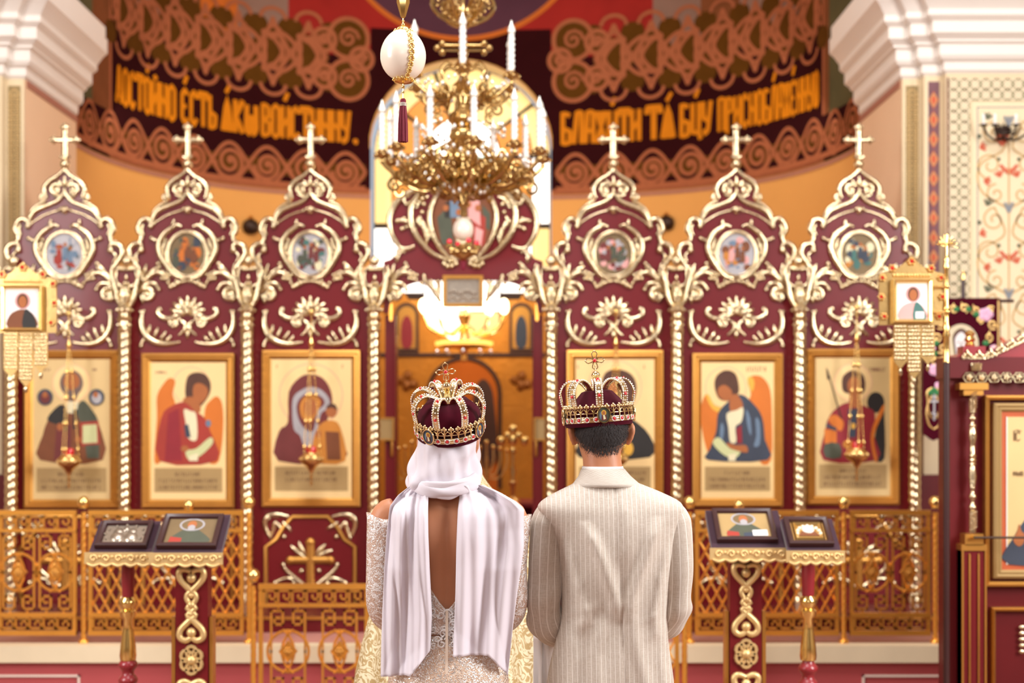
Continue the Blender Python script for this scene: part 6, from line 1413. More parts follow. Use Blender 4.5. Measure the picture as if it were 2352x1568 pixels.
# ================================================================ people
mat('skin', (192, 128, 92), 0.5, var=0.06, vscale=12, sss=0.12)
mat('hair_dark', (52, 44, 44), 0.65, var=0.5, vscale=260, bump=0.9, bscale=420, bdist=0.003)
mat('hair_grey', (120, 108, 98), 0.6, var=0.3, vscale=120, bump=0.6, bscale=200)
mat('veil', (228, 220, 230), 0.7, var=0.02, vscale=8, sheen=0.3, alpha=0.93)
mat('linen_white', (240, 236, 236), 0.7, var=0.02, vscale=10)
mat('shoe_leather', (70, 50, 40), 0.4)
mat('zipper', (228, 208, 190), 0.5)
def nodes(m): return m.node_tree, m.node_tree.nodes['Principled BSDF']
def suit_material():
    m = mat('pinstripe', (206, 190, 172), 0.85, sheen=0.2); nt, b = nodes(m)
    uv = nt.nodes.new('ShaderNodeUVMap'); uv.uv_map = 'UVMap'
    sp = nt.nodes.new('ShaderNodeSeparateXYZ'); nt.links.new(uv.outputs[0], sp.inputs[0])
    mu = nt.nodes.new('ShaderNodeMath'); mu.operation = 'MULTIPLY'; mu.inputs[1].default_value = 1 / .0142; nt.links.new(sp.outputs['X'], mu.inputs[0])
    fr = nt.nodes.new('ShaderNodeMath'); fr.operation = 'FRACT'; nt.links.new(mu.outputs[0], fr.inputs[0])
    lt = nt.nodes.new('ShaderNodeMath'); lt.operation = 'LESS_THAN'; lt.inputs[1].default_value = .13; nt.links.new(fr.outputs[0], lt.inputs[0])
    # woven slubs
    mp = nt.nodes.new('ShaderNodeMapping'); mp.inputs['Scale'].default_value = (900, 60, 1); nt.links.new(uv.outputs[0], mp.inputs[0])
    n = nt.nodes.new('ShaderNodeTexNoise'); n.inputs['Scale'].default_value = 1.0; n.inputs['Detail'].default_value = 3; nt.links.new(mp.outputs[0], n.inputs['Vector'])
    mp2 = nt.nodes.new('ShaderNodeMapping'); mp2.inputs['Scale'].default_value = (50, 800, 1); nt.links.new(uv.outputs[0], mp2.inputs[0])
    n2 = nt.nodes.new('ShaderNodeTexNoise'); n2.inputs['Scale'].default_value = 1.0; n2.inputs['Detail'].default_value = 3; nt.links.new(mp2.outputs[0], n2.inputs['Vector'])
    ad = nt.nodes.new('ShaderNodeMath'); nt.links.new(n.outputs['Fac'], ad.inputs[0]); nt.links.new(n2.outputs['Fac'], ad.inputs[1])
    r = nt.nodes.new('ShaderNodeMapRange'); r.inputs['From Min'].default_value = .7; r.inputs['From Max'].default_value = 1.3; nt.links.new(ad.outputs[0], r.inputs['Value'])
    mx = nt.nodes.new('ShaderNodeMix'); mx.data_type = 'RGBA'; mx.inputs['A'].default_value = rgb(182, 167, 152); mx.inputs['B'].default_value = rgb(212, 203, 193); nt.links.new(r.outputs[0], mx.inputs['Factor'])
    m2 = nt.nodes.new('ShaderNodeMix'); m2.data_type = 'RGBA'; m2.inputs['B'].default_value = rgb(228, 221, 213); nt.links.new(mx.outputs['Result'], m2.inputs['A']); nt.links.new(lt.outputs[0], m2.inputs['Factor'])
    nt.links.new(m2.outputs['Result'], b.inputs['Base Color'])
    bp = nt.nodes.new('ShaderNodeBump'); bp.inputs['Strength'].default_value = .25; bp.inputs['Distance'].default_value = .001; nt.links.new(ad.outputs[0], bp.inputs['Height']); nt.links.new(bp.outputs[0], b.inputs['Normal'])
suit_material()
def lace_material(name, base, motif, scale, sparkle):
    m = mat(name, base, 0.5); nt, b = nodes(m)
    tc = nt.nodes.new('ShaderNodeTexCoord')
    n = nt.nodes.new('ShaderNodeTexNoise'); n.inputs['Scale'].default_value = scale * .4; n.inputs['Detail'].default_value = 2; n.inputs['Distortion'].default_value = 2.5; nt.links.new(tc.outputs['Object'], n.inputs['Vector'])
    w_ = nt.nodes.new('ShaderNodeMath'); w_.operation = 'MULTIPLY'; w_.inputs[1].default_value = 26; nt.links.new(n.outputs['Fac'], w_.inputs[0])
    si = nt.nodes.new('ShaderNodeMath'); si.operation = 'SINE'; nt.links.new(w_.outputs[0], si.inputs[0])
    r = nt.nodes.new('ShaderNodeMapRange'); r.inputs['From Min'].default_value = -.1; r.inputs['From Max'].default_value = .45; nt.links.new(si.outputs[0], r.inputs['Value'])
    mx = nt.nodes.new('ShaderNodeMix'); mx.data_type = 'RGBA'; mx.inputs['A'].default_value = rgb(*base); mx.inputs['B'].default_value = rgb(*motif); nt.links.new(r.outputs[0], mx.inputs['Factor'])
    v = nt.nodes.new('ShaderNodeTexVoronoi'); v.inputs['Scale'].default_value = 300; nt.links.new(tc.outputs['Object'], v.inputs['Vector'])
    gt = nt.nodes.new('ShaderNodeSeparateColor'); nt.links.new(v.outputs['Color'], gt.inputs[0])
    g2 = nt.nodes.new('ShaderNodeMath'); g2.operation = 'GREATER_THAN'; g2.inputs[1].default_value = 1 - sparkle; nt.links.new(gt.outputs[0], g2.inputs[0])
    m2 = nt.nodes.new('ShaderNodeMix'); m2.data_type = 'RGBA'; m2.inputs['B'].default_value = (.95, .93, .92, 1); nt.links.new(mx.outputs['Result'], m2.inputs['A']); nt.links.new(g2.outputs[0], m2.inputs['Factor'])
    nt.links.new(m2.outputs['Result'], b.inputs['Base Color']); nt.links.new(g2.outputs[0], b.inputs['Metallic'])
    b.inputs['Roughness'].default_value = .28
    ad = nt.nodes.new('ShaderNodeMath'); nt.links.new(v.outputs['Distance'], ad.inputs[0]); nt.links.new(r.outputs[0], ad.inputs[1])
    bp = nt.nodes.new('ShaderNodeBump'); bp.inputs['Strength'].default_value = .7; bp.inputs['Distance'].default_value = .002; nt.links.new(ad.outputs[0], bp.inputs['Height']); nt.links.new(bp.outputs[0], b.inputs['Normal'])
lace_material('lace', (206, 176, 160), (240, 232, 230), 60, .12)
lace_material('sequin', (214, 182, 158), (232, 210, 192), 90, .38)
def brocade_material():
    m = mat('brocade', (200, 176, 130), 0.45, 0.25); nt, b = nodes(m); tc = nt.nodes.new('ShaderNodeTexCoord')
    n = nt.nodes.new('ShaderNodeTexNoise'); n.inputs['Scale'].default_value = 16; n.inputs['Distortion'].default_value = 2; nt.links.new(tc.outputs['Object'], n.inputs['Vector'])
    w_ = nt.nodes.new('ShaderNodeMath'); w_.operation = 'MULTIPLY'; w_.inputs[1].default_value = 34; nt.links.new(n.outputs['Fac'], w_.inputs[0]); si = nt.nodes.new('ShaderNodeMath'); si.operation = 'SINE'; nt.links.new(w_.outputs[0], si.inputs[0])
    mx = nt.nodes.new('ShaderNodeMix'); mx.data_type = 'RGBA'; mx.inputs['A'].default_value = rgb(186, 158, 108); mx.inputs['B'].default_value = rgb(232, 220, 186); r = nt.nodes.new('ShaderNodeMapRange'); r.inputs['From Min'].default_value = -.2; r.inputs['From Max'].default_value = .2; nt.links.new(si.outputs[0], r.inputs['Value']); nt.links.new(r.outputs[0], mx.inputs['Factor']); nt.links.new(mx.outputs['Result'], b.inputs['Base Color'])
brocade_material()
def sup(t, n):
    c, s_ = math.cos(t), math.sin(t); return math.copysign(abs(c) ** (2 / n), c), math.copysign(abs(s_) ** (2 / n), s_)
def loft(rings, seg=36, n=2.2, caps=True):
    """rings: (cx, cy, z, a, b) horizontal superellipses from low to high"""
    rows = [[(cx + a * sup(2 * PI * k / seg, n)[0], cy + b_ * sup(2 * PI * k / seg, n)[1], z) for k in range(seg)] for cx, cy, z, a, b_ in rings]
    m = MB(); m.grid(rows, True)
    if caps: m.f.append(list(range(seg - 1, -1, -1))); m.m.append(0); m.f.append(list(range((len(rows) - 1) * seg, len(rows) * seg))); m.m.append(0)
    return m
def interp_rings(keys, n):
    k = np.array(keys, float); q = np.array(cat_rom(list(k), max(1, n // (len(keys) - 1)))); return [tuple(r) for r in q]
def limb(pts, radii, n=5, sides=16, flat=1.0):
    m = MB(); q = cat_rom(pts, n); m.tube(q, radii, sides, flat, nrm=(0.02, 1, 0.05)); return m
def fuse(mbs, vox=.008, it=4):
    me = bpy.data.meshes.new('tmp'); v = []; f = []
    for m in mbs:
        b0 = len(v); v += m.v; f += [[i + b0 for i in q] for q in m.f]
    me.from_pydata(v, [], f); me.update(); recalc(me)
    o = bpy.data.objects.new('tmp', me); COL.objects.link(o)
    r = o.modifiers.new('r', 'REMESH'); r.mode = 'VOXEL'; r.voxel_size = vox; r.use_smooth_shade = True
    if it: s_ = o.modifiers.new('s', 'SMOOTH'); s_.iterations = it; s_.factor = .5
    dg = bpy.context.evaluated_depsgraph_get(); out = bpy.data.meshes.new_from_object(o.evaluated_get(dg))
    bpy.data.objects.remove(o); bpy.data.meshes.remove(me)
    out.polygons.foreach_set('use_smooth', [True] * len(out.polygons)); return out
def hand(wr, fw, up, side, curl=.6):
    """a relaxed hand: palm and five fingers; wr wrist point, fw direction of the fingers, up back of the hand, side = thumb side vector"""
    wr, fw, up, sd = (np.array(v, float) for v in (wr, fw, up, side)); out = []
    m = MB(); m.tube([wr - fw * .01, wr + fw * .025, wr + fw * .06, wr + fw * .085], [.022, .030, .036, .032], 10, .45, nrm=tuple(up)); out.append(m)
    for i, (o_, L) in enumerate(((.027, .068), (.009, .078), (-.009, .073), (-.026, .056))):
        b0 = wr + fw * .08 + sd * o_; p = [b0 - fw * .01, b0 + fw * L * .4 - up * .008 * curl, b0 + fw * L * (.75 - .2 * curl) - up * L * .38 * curl, b0 + fw * L * (.95 - .55 * curl) - up * L * .75 * curl]
        m = MB(); m.tube(cat_rom(p, 4), [.0095, .009, .0085, .0065], 8, nrm=tuple(sd)); out.append(m)
    b0 = wr + fw * .025 + sd * .03; m = MB(); m.tube(cat_rom([b0 - sd * .012, b0 + fw * .02 + sd * .016 - up * .008, b0 + fw * .045 + sd * .02 - up * .022, b0 + fw * .06 + sd * .012 - up * .034], 4), [.012, .0115, .010, .007], 8, nrm=tuple(up)); out.append(m)
    return out
def head(cx, cy, zc_, w=.074, dep=.094, h=.118, chin=-.1):
    """head facing +y: skull, jaw, nose, lips, brow, eyes sockets, ears"""
    out = []; m = MB(); m.ball((cx, cy - .008, zc_ + .02), 1, 24, 16, (w, dep, h * .85)); out.append(m)
    out.append(loft(interp_rings([(cx, cy + .055, zc_ - h - .002, .022, .02), (cx, cy + .045, zc_ - h + .02, .042, .045), (cx, cy + .022, zc_ - .06, .058, .068), (cx, cy + .008, zc_ - .02, .068, .082), (cx, cy, zc_ + .03, .070, .086)], 12), 24))
    m = MB(); m.tube([(cx, cy + .085, zc_ + .022), (cx, cy + .098, zc_ - .004), (cx, cy + .108, zc_ - .024), (cx, cy + .09, zc_ - .034)], [.008, .011, .014, .009], 8, nrm=(1, 0, 0)); out.append(m)
    for sg in (-1, 1):
        m = MB(); m.tube(cat_rom([(cx + sg * .012, cy + .088, zc_ + .03), (cx + sg * .034, cy + .084, zc_ + .036), (cx + sg * .055, cy + .066, zc_ + .028)], 4), [.007, .008, .005], 8); out.append(m)
        m = MB(); m.ball((cx + sg * .031, cy + .078, zc_ + .012), .012, 10, 8); out.append(m)
        m = MB(); pts = [(cx + sg * (w + .004), cy - .004, zc_ + .026), (cx + sg * (w + .012), cy - .016, zc_ + .034), (cx + sg * (w + .018), cy - .026, zc_ + .018), (cx + sg * (w + .013), cy - .022, zc_ - .008), (cx + sg * (w + .004), cy - .008, zc_ - .028)]
        m.tube(cat_rom(pts, 4), [.008, .009, .009, .008, .007], 8); m.ball((cx + sg * (w + .002), cy - .008, zc_ + .002), .018, 8, 6, (.5, .8, 1.4)); out.append(m)
    for dz, r_ in ((-.058, .009), (-.07, .010)):
        m = MB(); m.tube(cat_rom([(cx - .024, cy + .078, zc_ + dz), (cx, cy + .088, zc_ + dz), (cx + .024, cy + .078, zc_ + dz)], 4), [.004, r_, .004], 8); out.append(m)
    return out
def set_uv(me, uvs):
    l = me.uv_layers.new(name='UVMap'); vi = np.empty(len(me.loops), int); me.loops.foreach_get('vertex_index', vi); l.data.foreach_set('uv', np.array(uvs)[vi].ravel())
def solid(o, th, off=0): m = o.modifiers.new('cloth_thickness', 'SOLIDIFY'); m.thickness = th; m.offset = off; return o
def subsurf(o, n=1): m = o.modifiers.new('smooth', 'SUBSURF'); m.levels = n; m.render_levels = n; return o
# ---------------------------------------------------------------- groom
DG = 4.24; sg_ = DG / F; gx = 1396
groom = thing('person', 'man in a pale pinstripe suit wearing a crown, seen from behind', 'person', ((gx - CX) * sg_, DG, 0))
X = lambda px: (px - gx) * sg_; Z = lambda py: CH + (HY - py) * sg_
SLV = {-1: [(1268, 1158, .0), (1257, 1200, -.004), (1252, 1290, -.006), (1250, 1380, .0), (1254, 1430, .03), (1276, 1462, .12), (1302, 1462, .22)], 1: [(1534, 1160, .0), (1547, 1197, -.004), (1552, 1285, -.006), (1551, 1370, .0), (1546, 1415, .03), (1522, 1450, .12), (1494, 1455, .22)]}
hx = X(1383); hz = Z(1000)
parts = head(hx, .055, hz, .076, .094, .112)
parts.append(loft(interp_rings([(X(1390), .01, Z(1130), .078, .07), (X(1388), .012, Z(1095), .062, .062), (X(1384), .018, Z(1060), .058, .060), (X(1382), .03, Z(1030), .058, .064)], 12), 24))
tors = [(X(1402), 0, .86, .16, .11), (X(1404), 0, 1.0, .15, .10), (X(1406), 0, Z(1400), .135, .092), (X(1400), 0, Z(1280), .155, .10), (X(1398), 0, Z(1180), .165, .095), (X(1396), 0, Z(1150), .14, .08), (X(1392), .005, Z(1120), .085, .065)]
parts.append(loft(interp_rings(tors, 24), 30))
for k in (-1, 1):
    sx = X(1258) if k < 0 else X(1544); ex = X(1250) if k < 0 else X(1552)
    parts.append(limb([(X(a), y, Z(b_)) for a, b_, y in SLV[k]] + [((X(1330) if k < 0 else X(1464)), .29, Z(1452))], [.028, .042, .040, .038, .036, .034, .030, .024]))
    parts += hand(((X(1330) if k < 0 else X(1464)), .285, Z(1452)), (-k * .45, .88, .1), (k * .3, .1, .94), (-k * .85, -.45, .2))
    parts.append(limb([(k * .085, 0, .9), (k * .092, .0, .5), (k * .095, -.01, .09)], [.085, .058, .042])); m = MB(); m.ball((k * .098, .06, .055), 1, 12, 8, (.045, .125, .045)); parts.append(m)
me = fuse(parts, .0055, 3); me.materials.append(M['skin']); place('body', me, groom)
# short dark hair: cap over the skull, tapered at the nape
rows = []; seg = 48
for j in range(19):
    v = j / 18; a = PI * (.02 + .68 * v)
    row = []
    for k in range(seg):
        th = 2 * PI * k / seg; back = .5 - .5 * math.sin(th)          # 1 at the back (-y), 0 at the front
        side = abs(math.cos(th))
        lim = .42 + .26 * back ** .7 - .05 * side ** 6
        aa = PI * (.02 + lim * v)
        row.append((hx + .0795 * math.sin(aa) * math.cos(th), .047 + .1005 * math.sin(aa) * math.sin(th), hz + .02 + .098 * math.cos(aa)))
    rows.append(row)
m = MB(); m.grid(rows, True); m.f = [f[::-1] for f in m.f]; m.f.append(list(range(seg))); m.m.append(0); hr = m.ob('hair', 'hair_dark', groom, 180); solid(hr, .006, -1)
rnd = random.Random(5); st = MB()
for i in range(9000):
    th = PI + PI * rnd.random() if rnd.random() < .8 else rnd.uniform(0, 2 * PI); back = .5 - .5 * math.sin(th); side = abs(math.cos(th))
    lim = .44 + .41 * back ** .8 - .07 * side ** 4; q_ = rnd.random() ** .75
    if q_ > .8 and rnd.random() < (q_ - .8) / .2 * .85: continue
    aa = PI * (.10 + (lim - .10) * q_)
    def hp(aa, up):
        e = np.array((.081 * math.sin(aa) * math.cos(th), .047 + .102 * math.sin(aa) * math.sin(th), hz + .02 + .099 * math.cos(aa)))
        if e[2] < hz - .02:
            nk = np.array((.0585 * math.cos(th), .028 + .0645 * math.sin(th), e[2]))
            if math.hypot(nk[0], nk[1] - .04) > math.hypot(e[0], e[1] - .04): e = nk
        o_ = np.array((math.cos(th), math.sin(th), .2 + math.cos(aa))); return e + np.array((hx, 0, 0)) + o_ / np.linalg.norm(o_) * up
    p0 = hp(aa, .0005); p1 = hp(aa + rnd.uniform(.05, .11), rnd.uniform(.003, .006)); wv = np.array((-math.sin(th), math.cos(th), 0)) * .0008
    st.add([p0 - wv, p0 + wv, p1], [(0, 1, 2)])
st.ob('hair_strands', 'hair_dark', hr, 0)['kind'] = 'stuff'
# jacket body: traced outline, woven stripes follow the cloth
jk = [(1250, 1552, 1660, .118), (1258, 1546, 1568, .115), (1266, 1540, 1520, .112), (1278, 1533, 1470, .108), (1289, 1531, 1420, .106), (1290, 1534, 1370, .108), (1285, 1540, 1300, .114), (1277, 1548, 1250, .118), (1262, 1558, 1210, .117), (1242, 1568, 1182, .112), (1236, 1568, 1165, .107), (1246, 1556, 1150, .100), (1276, 1520, 1132, .090), (1312, 1476, 1114, .078), (1330, 1450, 1104, .072)]
RID = [([(1335, 1190), (1372, 1270), (1408, 1370), (1412, 1420)], 16, .018), ([(1300, 1230), (1318, 1320), (1342, 1400), (1330, 1450)], 13, .014), ([(1508, 1180), (1482, 1260), (1446, 1350), (1438, 1420)], 16, .018), ([(1535, 1235), (1516, 1320), (1498, 1400), (1504, 1470)], 13, .014), ([(1440, 1380), (1452, 1460), (1486, 1600)], 14, .010), ([(1385, 1400), (1362, 1490), (1376, 1620)], 14, .010), ([(1300, 1420), (1318, 1500), (1306, 1640)], 13, .010), ([(1522, 1420), (1514, 1500), (1532, 1640)], 12, .009), ([(1420, 1130), (1436, 1200), (1432, 1300)], 16, .006)]
keys = [(X((l + r) / 2), .0, Z(y), (r - l) / 2 * sg_, b_) for l, r, y, b_ in jk]; rings = interp_rings(keys, 84)
seg = 176; rows = []; uvs = []
for (cx, cy, z, a, b_) in rings:
    row = [];
    for k in range(seg):
        t = 2 * PI * k / seg; c, s_ = sup(t, 2.35); x = cx + a * c; y = cy + b_ * s_
        if s_ < 0:                                                     # folds of the back
            py = HY - (z - CH) / sg_; px = gx + x / sg_; f = 0
            e = min(1, max(0, (py - 1160) / 120)); g = min(1, max(0, (1640 - py) / 120))
            for pts, wd, hh in RID:
                rx = np.interp(py, [p[1] for p in pts], [p[0] for p in pts]); fe = max(0, min(1, (py - pts[0][1]) / 40, (pts[-1][1] - py) / 40)); f -= hh * fe * math.exp(-((px - rx) / wd) ** 2)
            f += .003 * math.sin((px + py * .7) / 31.0) * e
            for (x0_, y0_, x1_, y1_, hh) in ((1296, 1400, 1390, 1376, .005), (1528, 1392, 1445, 1424, .005), (1300, 1430, 1372, 1418, .004), (1526, 1432, 1460, 1462, .004), (1300, 1352, 1350, 1318, .005), (1530, 1345, 1490, 1310, .005)):
                tt = (px - x0_) / (x1_ - x0_)
                if 0 < tt < 1: f -= hh * math.sin(PI * tt) * math.exp(-((py - y0_ - (y1_ - y0_) * tt) / 6) ** 2)
            f += .0045 * math.exp(-((px - 1412 - (py - 1200) * .05) / 4) ** 2)
            y += f * abs(s_) ** .5
        row.append((x, y, z)); 
    rows.append(row)
ref = rows[45]
per = [0]
for k in range(1, seg): per.append(per[-1] + math.dist(ref[k][:2], ref[k - 1][:2]))
for row, rg in zip(rows, rings):
    sc_ = .55 + .45 * (rg[3] / rings[45][3])
    mid = per[seg * 3 // 4]
    for k in range(seg): uvs.append((row[k][0] * 1.04 + .012 * row[k][2] + .5, rg[2]))
m = MB(); m.grid(rows, True); me = m.mesh('jacket', 'pinstripe', 180); set_uv(me, uvs); jacket = place('jacket', me, groom); solid(jacket, .004)
def sleeve(pts, radii, u0, wr=.004, seed=0):
    q = cat_rom(pts, 9); n = len(q); seg = 40; rr = np.interp(np.linspace(0, 1, n), np.linspace(0, 1, len(radii)), radii); rows = []; uv = []; L = 0
    for i in range(n):
        t = q[min(i + 1, n - 1)] - q[max(i - 1, 0)]; t = t / np.linalg.norm(t); b1 = np.cross(t, (0, 1, .02)); b1 /= np.linalg.norm(b1); b2 = np.cross(b1, t)
        if i: L += np.linalg.norm(q[i] - q[i - 1])
        row = []
        for k in range(seg):
            a = 2 * PI * k / seg; f = i / n; r = rr[i] * (1 + .06 * math.sin(3 * a + 9 * f + seed) * math.sin(PI * f)) + wr * math.sin(34 * f + 2.2 * math.cos(a + seed)) * math.exp(-((f - .62) / .2) ** 2)
            row.append(q[i] + r * (math.cos(a) * b1 + 1.06 * math.sin(a) * b2)); uv.append((u0 + rr[1] * (a if a < PI else a - 2 * PI), -L))
        rows.append(row)
    m = MB(); m.grid(rows, True); m.f = [f[::-1] for f in m.f]; return m, uv
for k, pts in SLV.items():
    m, uv = sleeve([(X(a), y, Z(b_)) for a, b_, y in pts], [.028, .049, .0505, .050, .0495, .046, .041], .3, seed=k)
    me = m.mesh('sleeve', 'pinstripe', 180); set_uv(me, uv); o = place('sleeve', me, jacket); solid(o, .003)
# collar of the jacket and of the shirt
def band(keys, seg, th0, th1, mt, name, par, n=2.1):
    rows = []; uv = []
    for (cx, cy, z, a, b_) in keys:
        row = []
        for k in range(seg + 1):
            t = th0 + (th1 - th0) * k / seg; c, s_ = sup(t, n); row.append((cx + a * c, cy + b_ * s_, z + .010 * max(0, math.sin(-t)) * 0)); uv.append((t * a + .006, z))
        rows.append(row)
    m = MB(); m.grid(rows); me = m.mesh(name, mt, 180); set_uv(me, uv); o = place(name, me, par); return o
o = band([(X(1393), .004, Z(1117), 80 * sg_, .093), (X(1392), .004, Z(1110), 73 * sg_, .090), (X(1389), .008, Z(1094), 58 * sg_, .082), (X(1386), .012, Z(1081), 50 * sg_, .074), (X(1386), .014, Z(1077), 47 * sg_, .068)], 48, PI * .9, PI * 2.1, 'pinstripe', 'collar', jacket); solid(o, .006)
o = band([(X(1385), .014, Z(1092), 50 * sg_, .067), (X(1385), .016, Z(1071), 45 * sg_, .064)], 40, PI * .9, PI * 2.1, 'linen_white', 'shirt_collar', groom); solid(o, .005)
m = MB(); m.tube([(X(1418 + .03 * (y - 1130)), -.1, Z(y)) for y in (1130, 1131)], .001, 4)
for k in (-1, 1):
    m = loft(interp_rings([(k * .093, .0, .06, .085, .10), (k * .093, -.005, .3, .078, .09), (k * .09, 0, .55, .085, .095), (k * .08, 0, .88, .092, .112)], 16), 28)
    me = m.mesh('trouser_leg', 'pinstripe', 180); set_uv(me, [(v[0] - k * .09, v[2]) for v in m.v]); place('trouser_leg', me, groom)
    m = MB(); m.ball((k * .098, .065, .045), 1, 16, 10, (.052, .145, .045)); m.ob('shoe', 'shoe_leather', groom, 180)
m = MB(); m.prism([(X(1262), Z(1492)), (X(1288), Z(1486)), (X(1288), Z(1500)), (X(1263), Z(1506))], -.055, -.052); 
# white towel over the groom's forearm
tw = thing('towel', 'white linen towel hanging beside the suited man', 'towel', (groom.location.x + X(1252), DG + .20, Z(1640)))
rows = [[((i / 8 - .5) * .062 + .006 * math.sin(i), .012 * math.sin(i * 1.6 + j * .1), (Z(1478) - Z(1640)) * j / 12) for i in range(9)] for j in range(13)]
m = MB(); m.grid(rows); solid(m.ob('cloth', 'linen_white', tw, 180), .004)
m = MB(); m.grid([[((i / 8 - .5) * .062 + .006 * math.sin(i), .04 + .012 * math.sin(i * 1.6 + j * .1), (Z(1478) - Z(1640)) * (.2 + .8 * j / 12)) for i in range(9)] for j in range(13)]); solid(m.ob('back_fold', 'linen_white', tw, 180), .004)
# ---------------------------------------------------------------- bride
DB = 4.20; sb = DB / F; bx = 1030
bride = thing('person', 'woman in a white headscarf, lace dress and crown, seen from behind', 'person', ((bx - CX) * sb, DB, 0))
X = lambda px: (px - bx) * sb; Z = lambda py: CH + (HY - py) * sb
parts = head(X(1028), .045, Z(1030), .068, .086, .112)
parts.append(loft(interp_rings([(0, .005, Z(1165), .075, .06), (0, .006, Z(1135), .055, .05), (0, .012, Z(1100), .048, .048), (0, .025, Z(1065), .05, .055)], 12), 24))
tk = [(0, .01, .86, .165, .12), (0, .005, .95, .172, .12), (0, .0, Z(1480), .148, .10), (0, -.002, Z(1400), .132, .09), (0, -.002, Z(1320), .142, .092), (0, -.004, Z(1240), .160, .096), (0, -.002, Z(1190), .178, .088), (0, .002, Z(1165), .172, .076), (0, .004, Z(1148), .135, .064), (0, .006, Z(1128), .075, .055)]
TR = interp_rings(tk, 36); tm = loft(TR, 60)
for i, v in enumerate(tm.v):                         # groove of the spine and shoulder blades
    if v[1] < 0:
        g = math.exp(-((v[0]) / .016) ** 2) * .007 - .006 * (math.exp(-((v[0] - .075) / .035) ** 2) + math.exp(-((v[0] + .075) / .035) ** 2)) * math.exp(-((v[2] - Z(1225)) / .07) ** 2)
        tm.v[i] = (v[0], v[1] + g * min(1, -v[1] / .05), v[2])
parts.append(tm)
ARM = {}
for k in (-1, 1):
    sx = X(884) if k < 0 else X(1178); ex = X(876) if k < 0 else X(1176)
    pts = [(sx - k * .035, 0, Z(1172)), (sx, .0, Z(1192)), (ex - k * .002, .0, Z(1290)), (ex, .015, Z(1395)), (ex - k * .035, .09, Z(1432)), (ex - k * .10, .20, Z(1405))]; ARM[k] = pts
    parts.append(limb(pts, [.042, .045, .038, .034, .030, .021])); e = pts[-1]
    parts += hand((e[0], e[1] - .005, e[2]), (-k * .5, .82, .28), (k * .25, -.15, .95), (-k * .8, -.5, .25))
    parts.append(limb([(k * .085, 0, .9), (k * .08, 0, .5), (k * .075, -.01, .10)], [.088, .055, .036])); m = MB(); m.ball((k * .078, .06, .06), 1, 12, 8, (.038, .11, .04)); parts.append(m)
me = fuse(parts, .0055, 3); me.materials.append(M['skin']); place('body', me, bride)
# dress: deep V back, lace above, sequins below
TZ = np.array([r[2] for r in TR]); TA = np.array([r[3] for r in TR]); TB = np.array([r[4] for r in TR])
def dress_grid(zlo, zhi_f, nrow, off, flare=0, seg=96):
    rows = []
    for j in range(nrow + 1):
        row = []
        for k in range(seg):
            t = 2 * PI * k / seg; zt = zhi_f(t); z = zlo + (zt - zlo) * j / nrow
            if z >= .9: a, b_ = np.interp(z, TZ, TA) + off, np.interp(z, TZ, TB) + off
            else: g = (0.9 - z) / .9; a, b_ = .178 + .035 * g ** 1.5, .128 + .12 * g ** 1.4
            c, s_ = sup(t, 2.2); row.append((a * c, b_ * s_ + .0, z))
        rows.append(row)
    return rows
def ztop(t):
    s_ = math.sin(t); c = abs(math.cos(t))
    if s_ < 0: return Z(1392) + (Z(1215) - Z(1392)) * min(1, (c / .92)) ** 1.15
    return Z(1215) + (Z(1190) - Z(1215)) * s_
lo_ = lambda t: Z(1450)
m = MB(); m.grid(dress_grid(Z(1446), ztop, 14, .005), True); dr = m.ob('lace_bodice', 'lace', bride, 180); solid(dr, .003)
m = MB(); m.grid(dress_grid(.03, lo_, 36, .004), True); sk_ = m.ob('sequin_skirt', 'sequin', bride, 180); solid(sk_, .003)
# scalloped lace motifs at the waist and along the V
m = MB()
rnd = random.Random(2)
def back_y(z, x):
    a = np.interp(z, TZ, TA); b_ = np.interp(z, TZ, TB); c = min(.98, abs(x) / a); return -b_ * (1 - c ** 2.2) ** (1 / 2.2)
for i in range(46):
    x = rnd.uniform(-.075, .075); z = rnd.uniform(Z(1475), Z(1400) + .5 * abs(x)); R_ = rnd.uniform(.009, .016); a0 = rnd.uniform(0, 6)
    m.tube([(x + R_ * (1 - q_ / 16) * math.cos(a0 + q_ * .6), back_y(z, x) - .0085, z + R_ * (1 - q_ / 16) * math.sin(a0 + q_ * .6)) for q_ in range(13)], .0022, 5)
m.ob('lace_motifs', 'linen_white', dr, 60)['kind'] = 'stuff'
m = MB(); m.box(-.004, .004, 0, .002, Z(1600), Z(1392)); 
for i in range(len(m.v)): v = m.v[i]; m.v[i] = (v[0], back_y(max(v[2], .9), 0) - .011 + v[1], v[2])
m.ob('zipper', 'zipper', dr, 0)
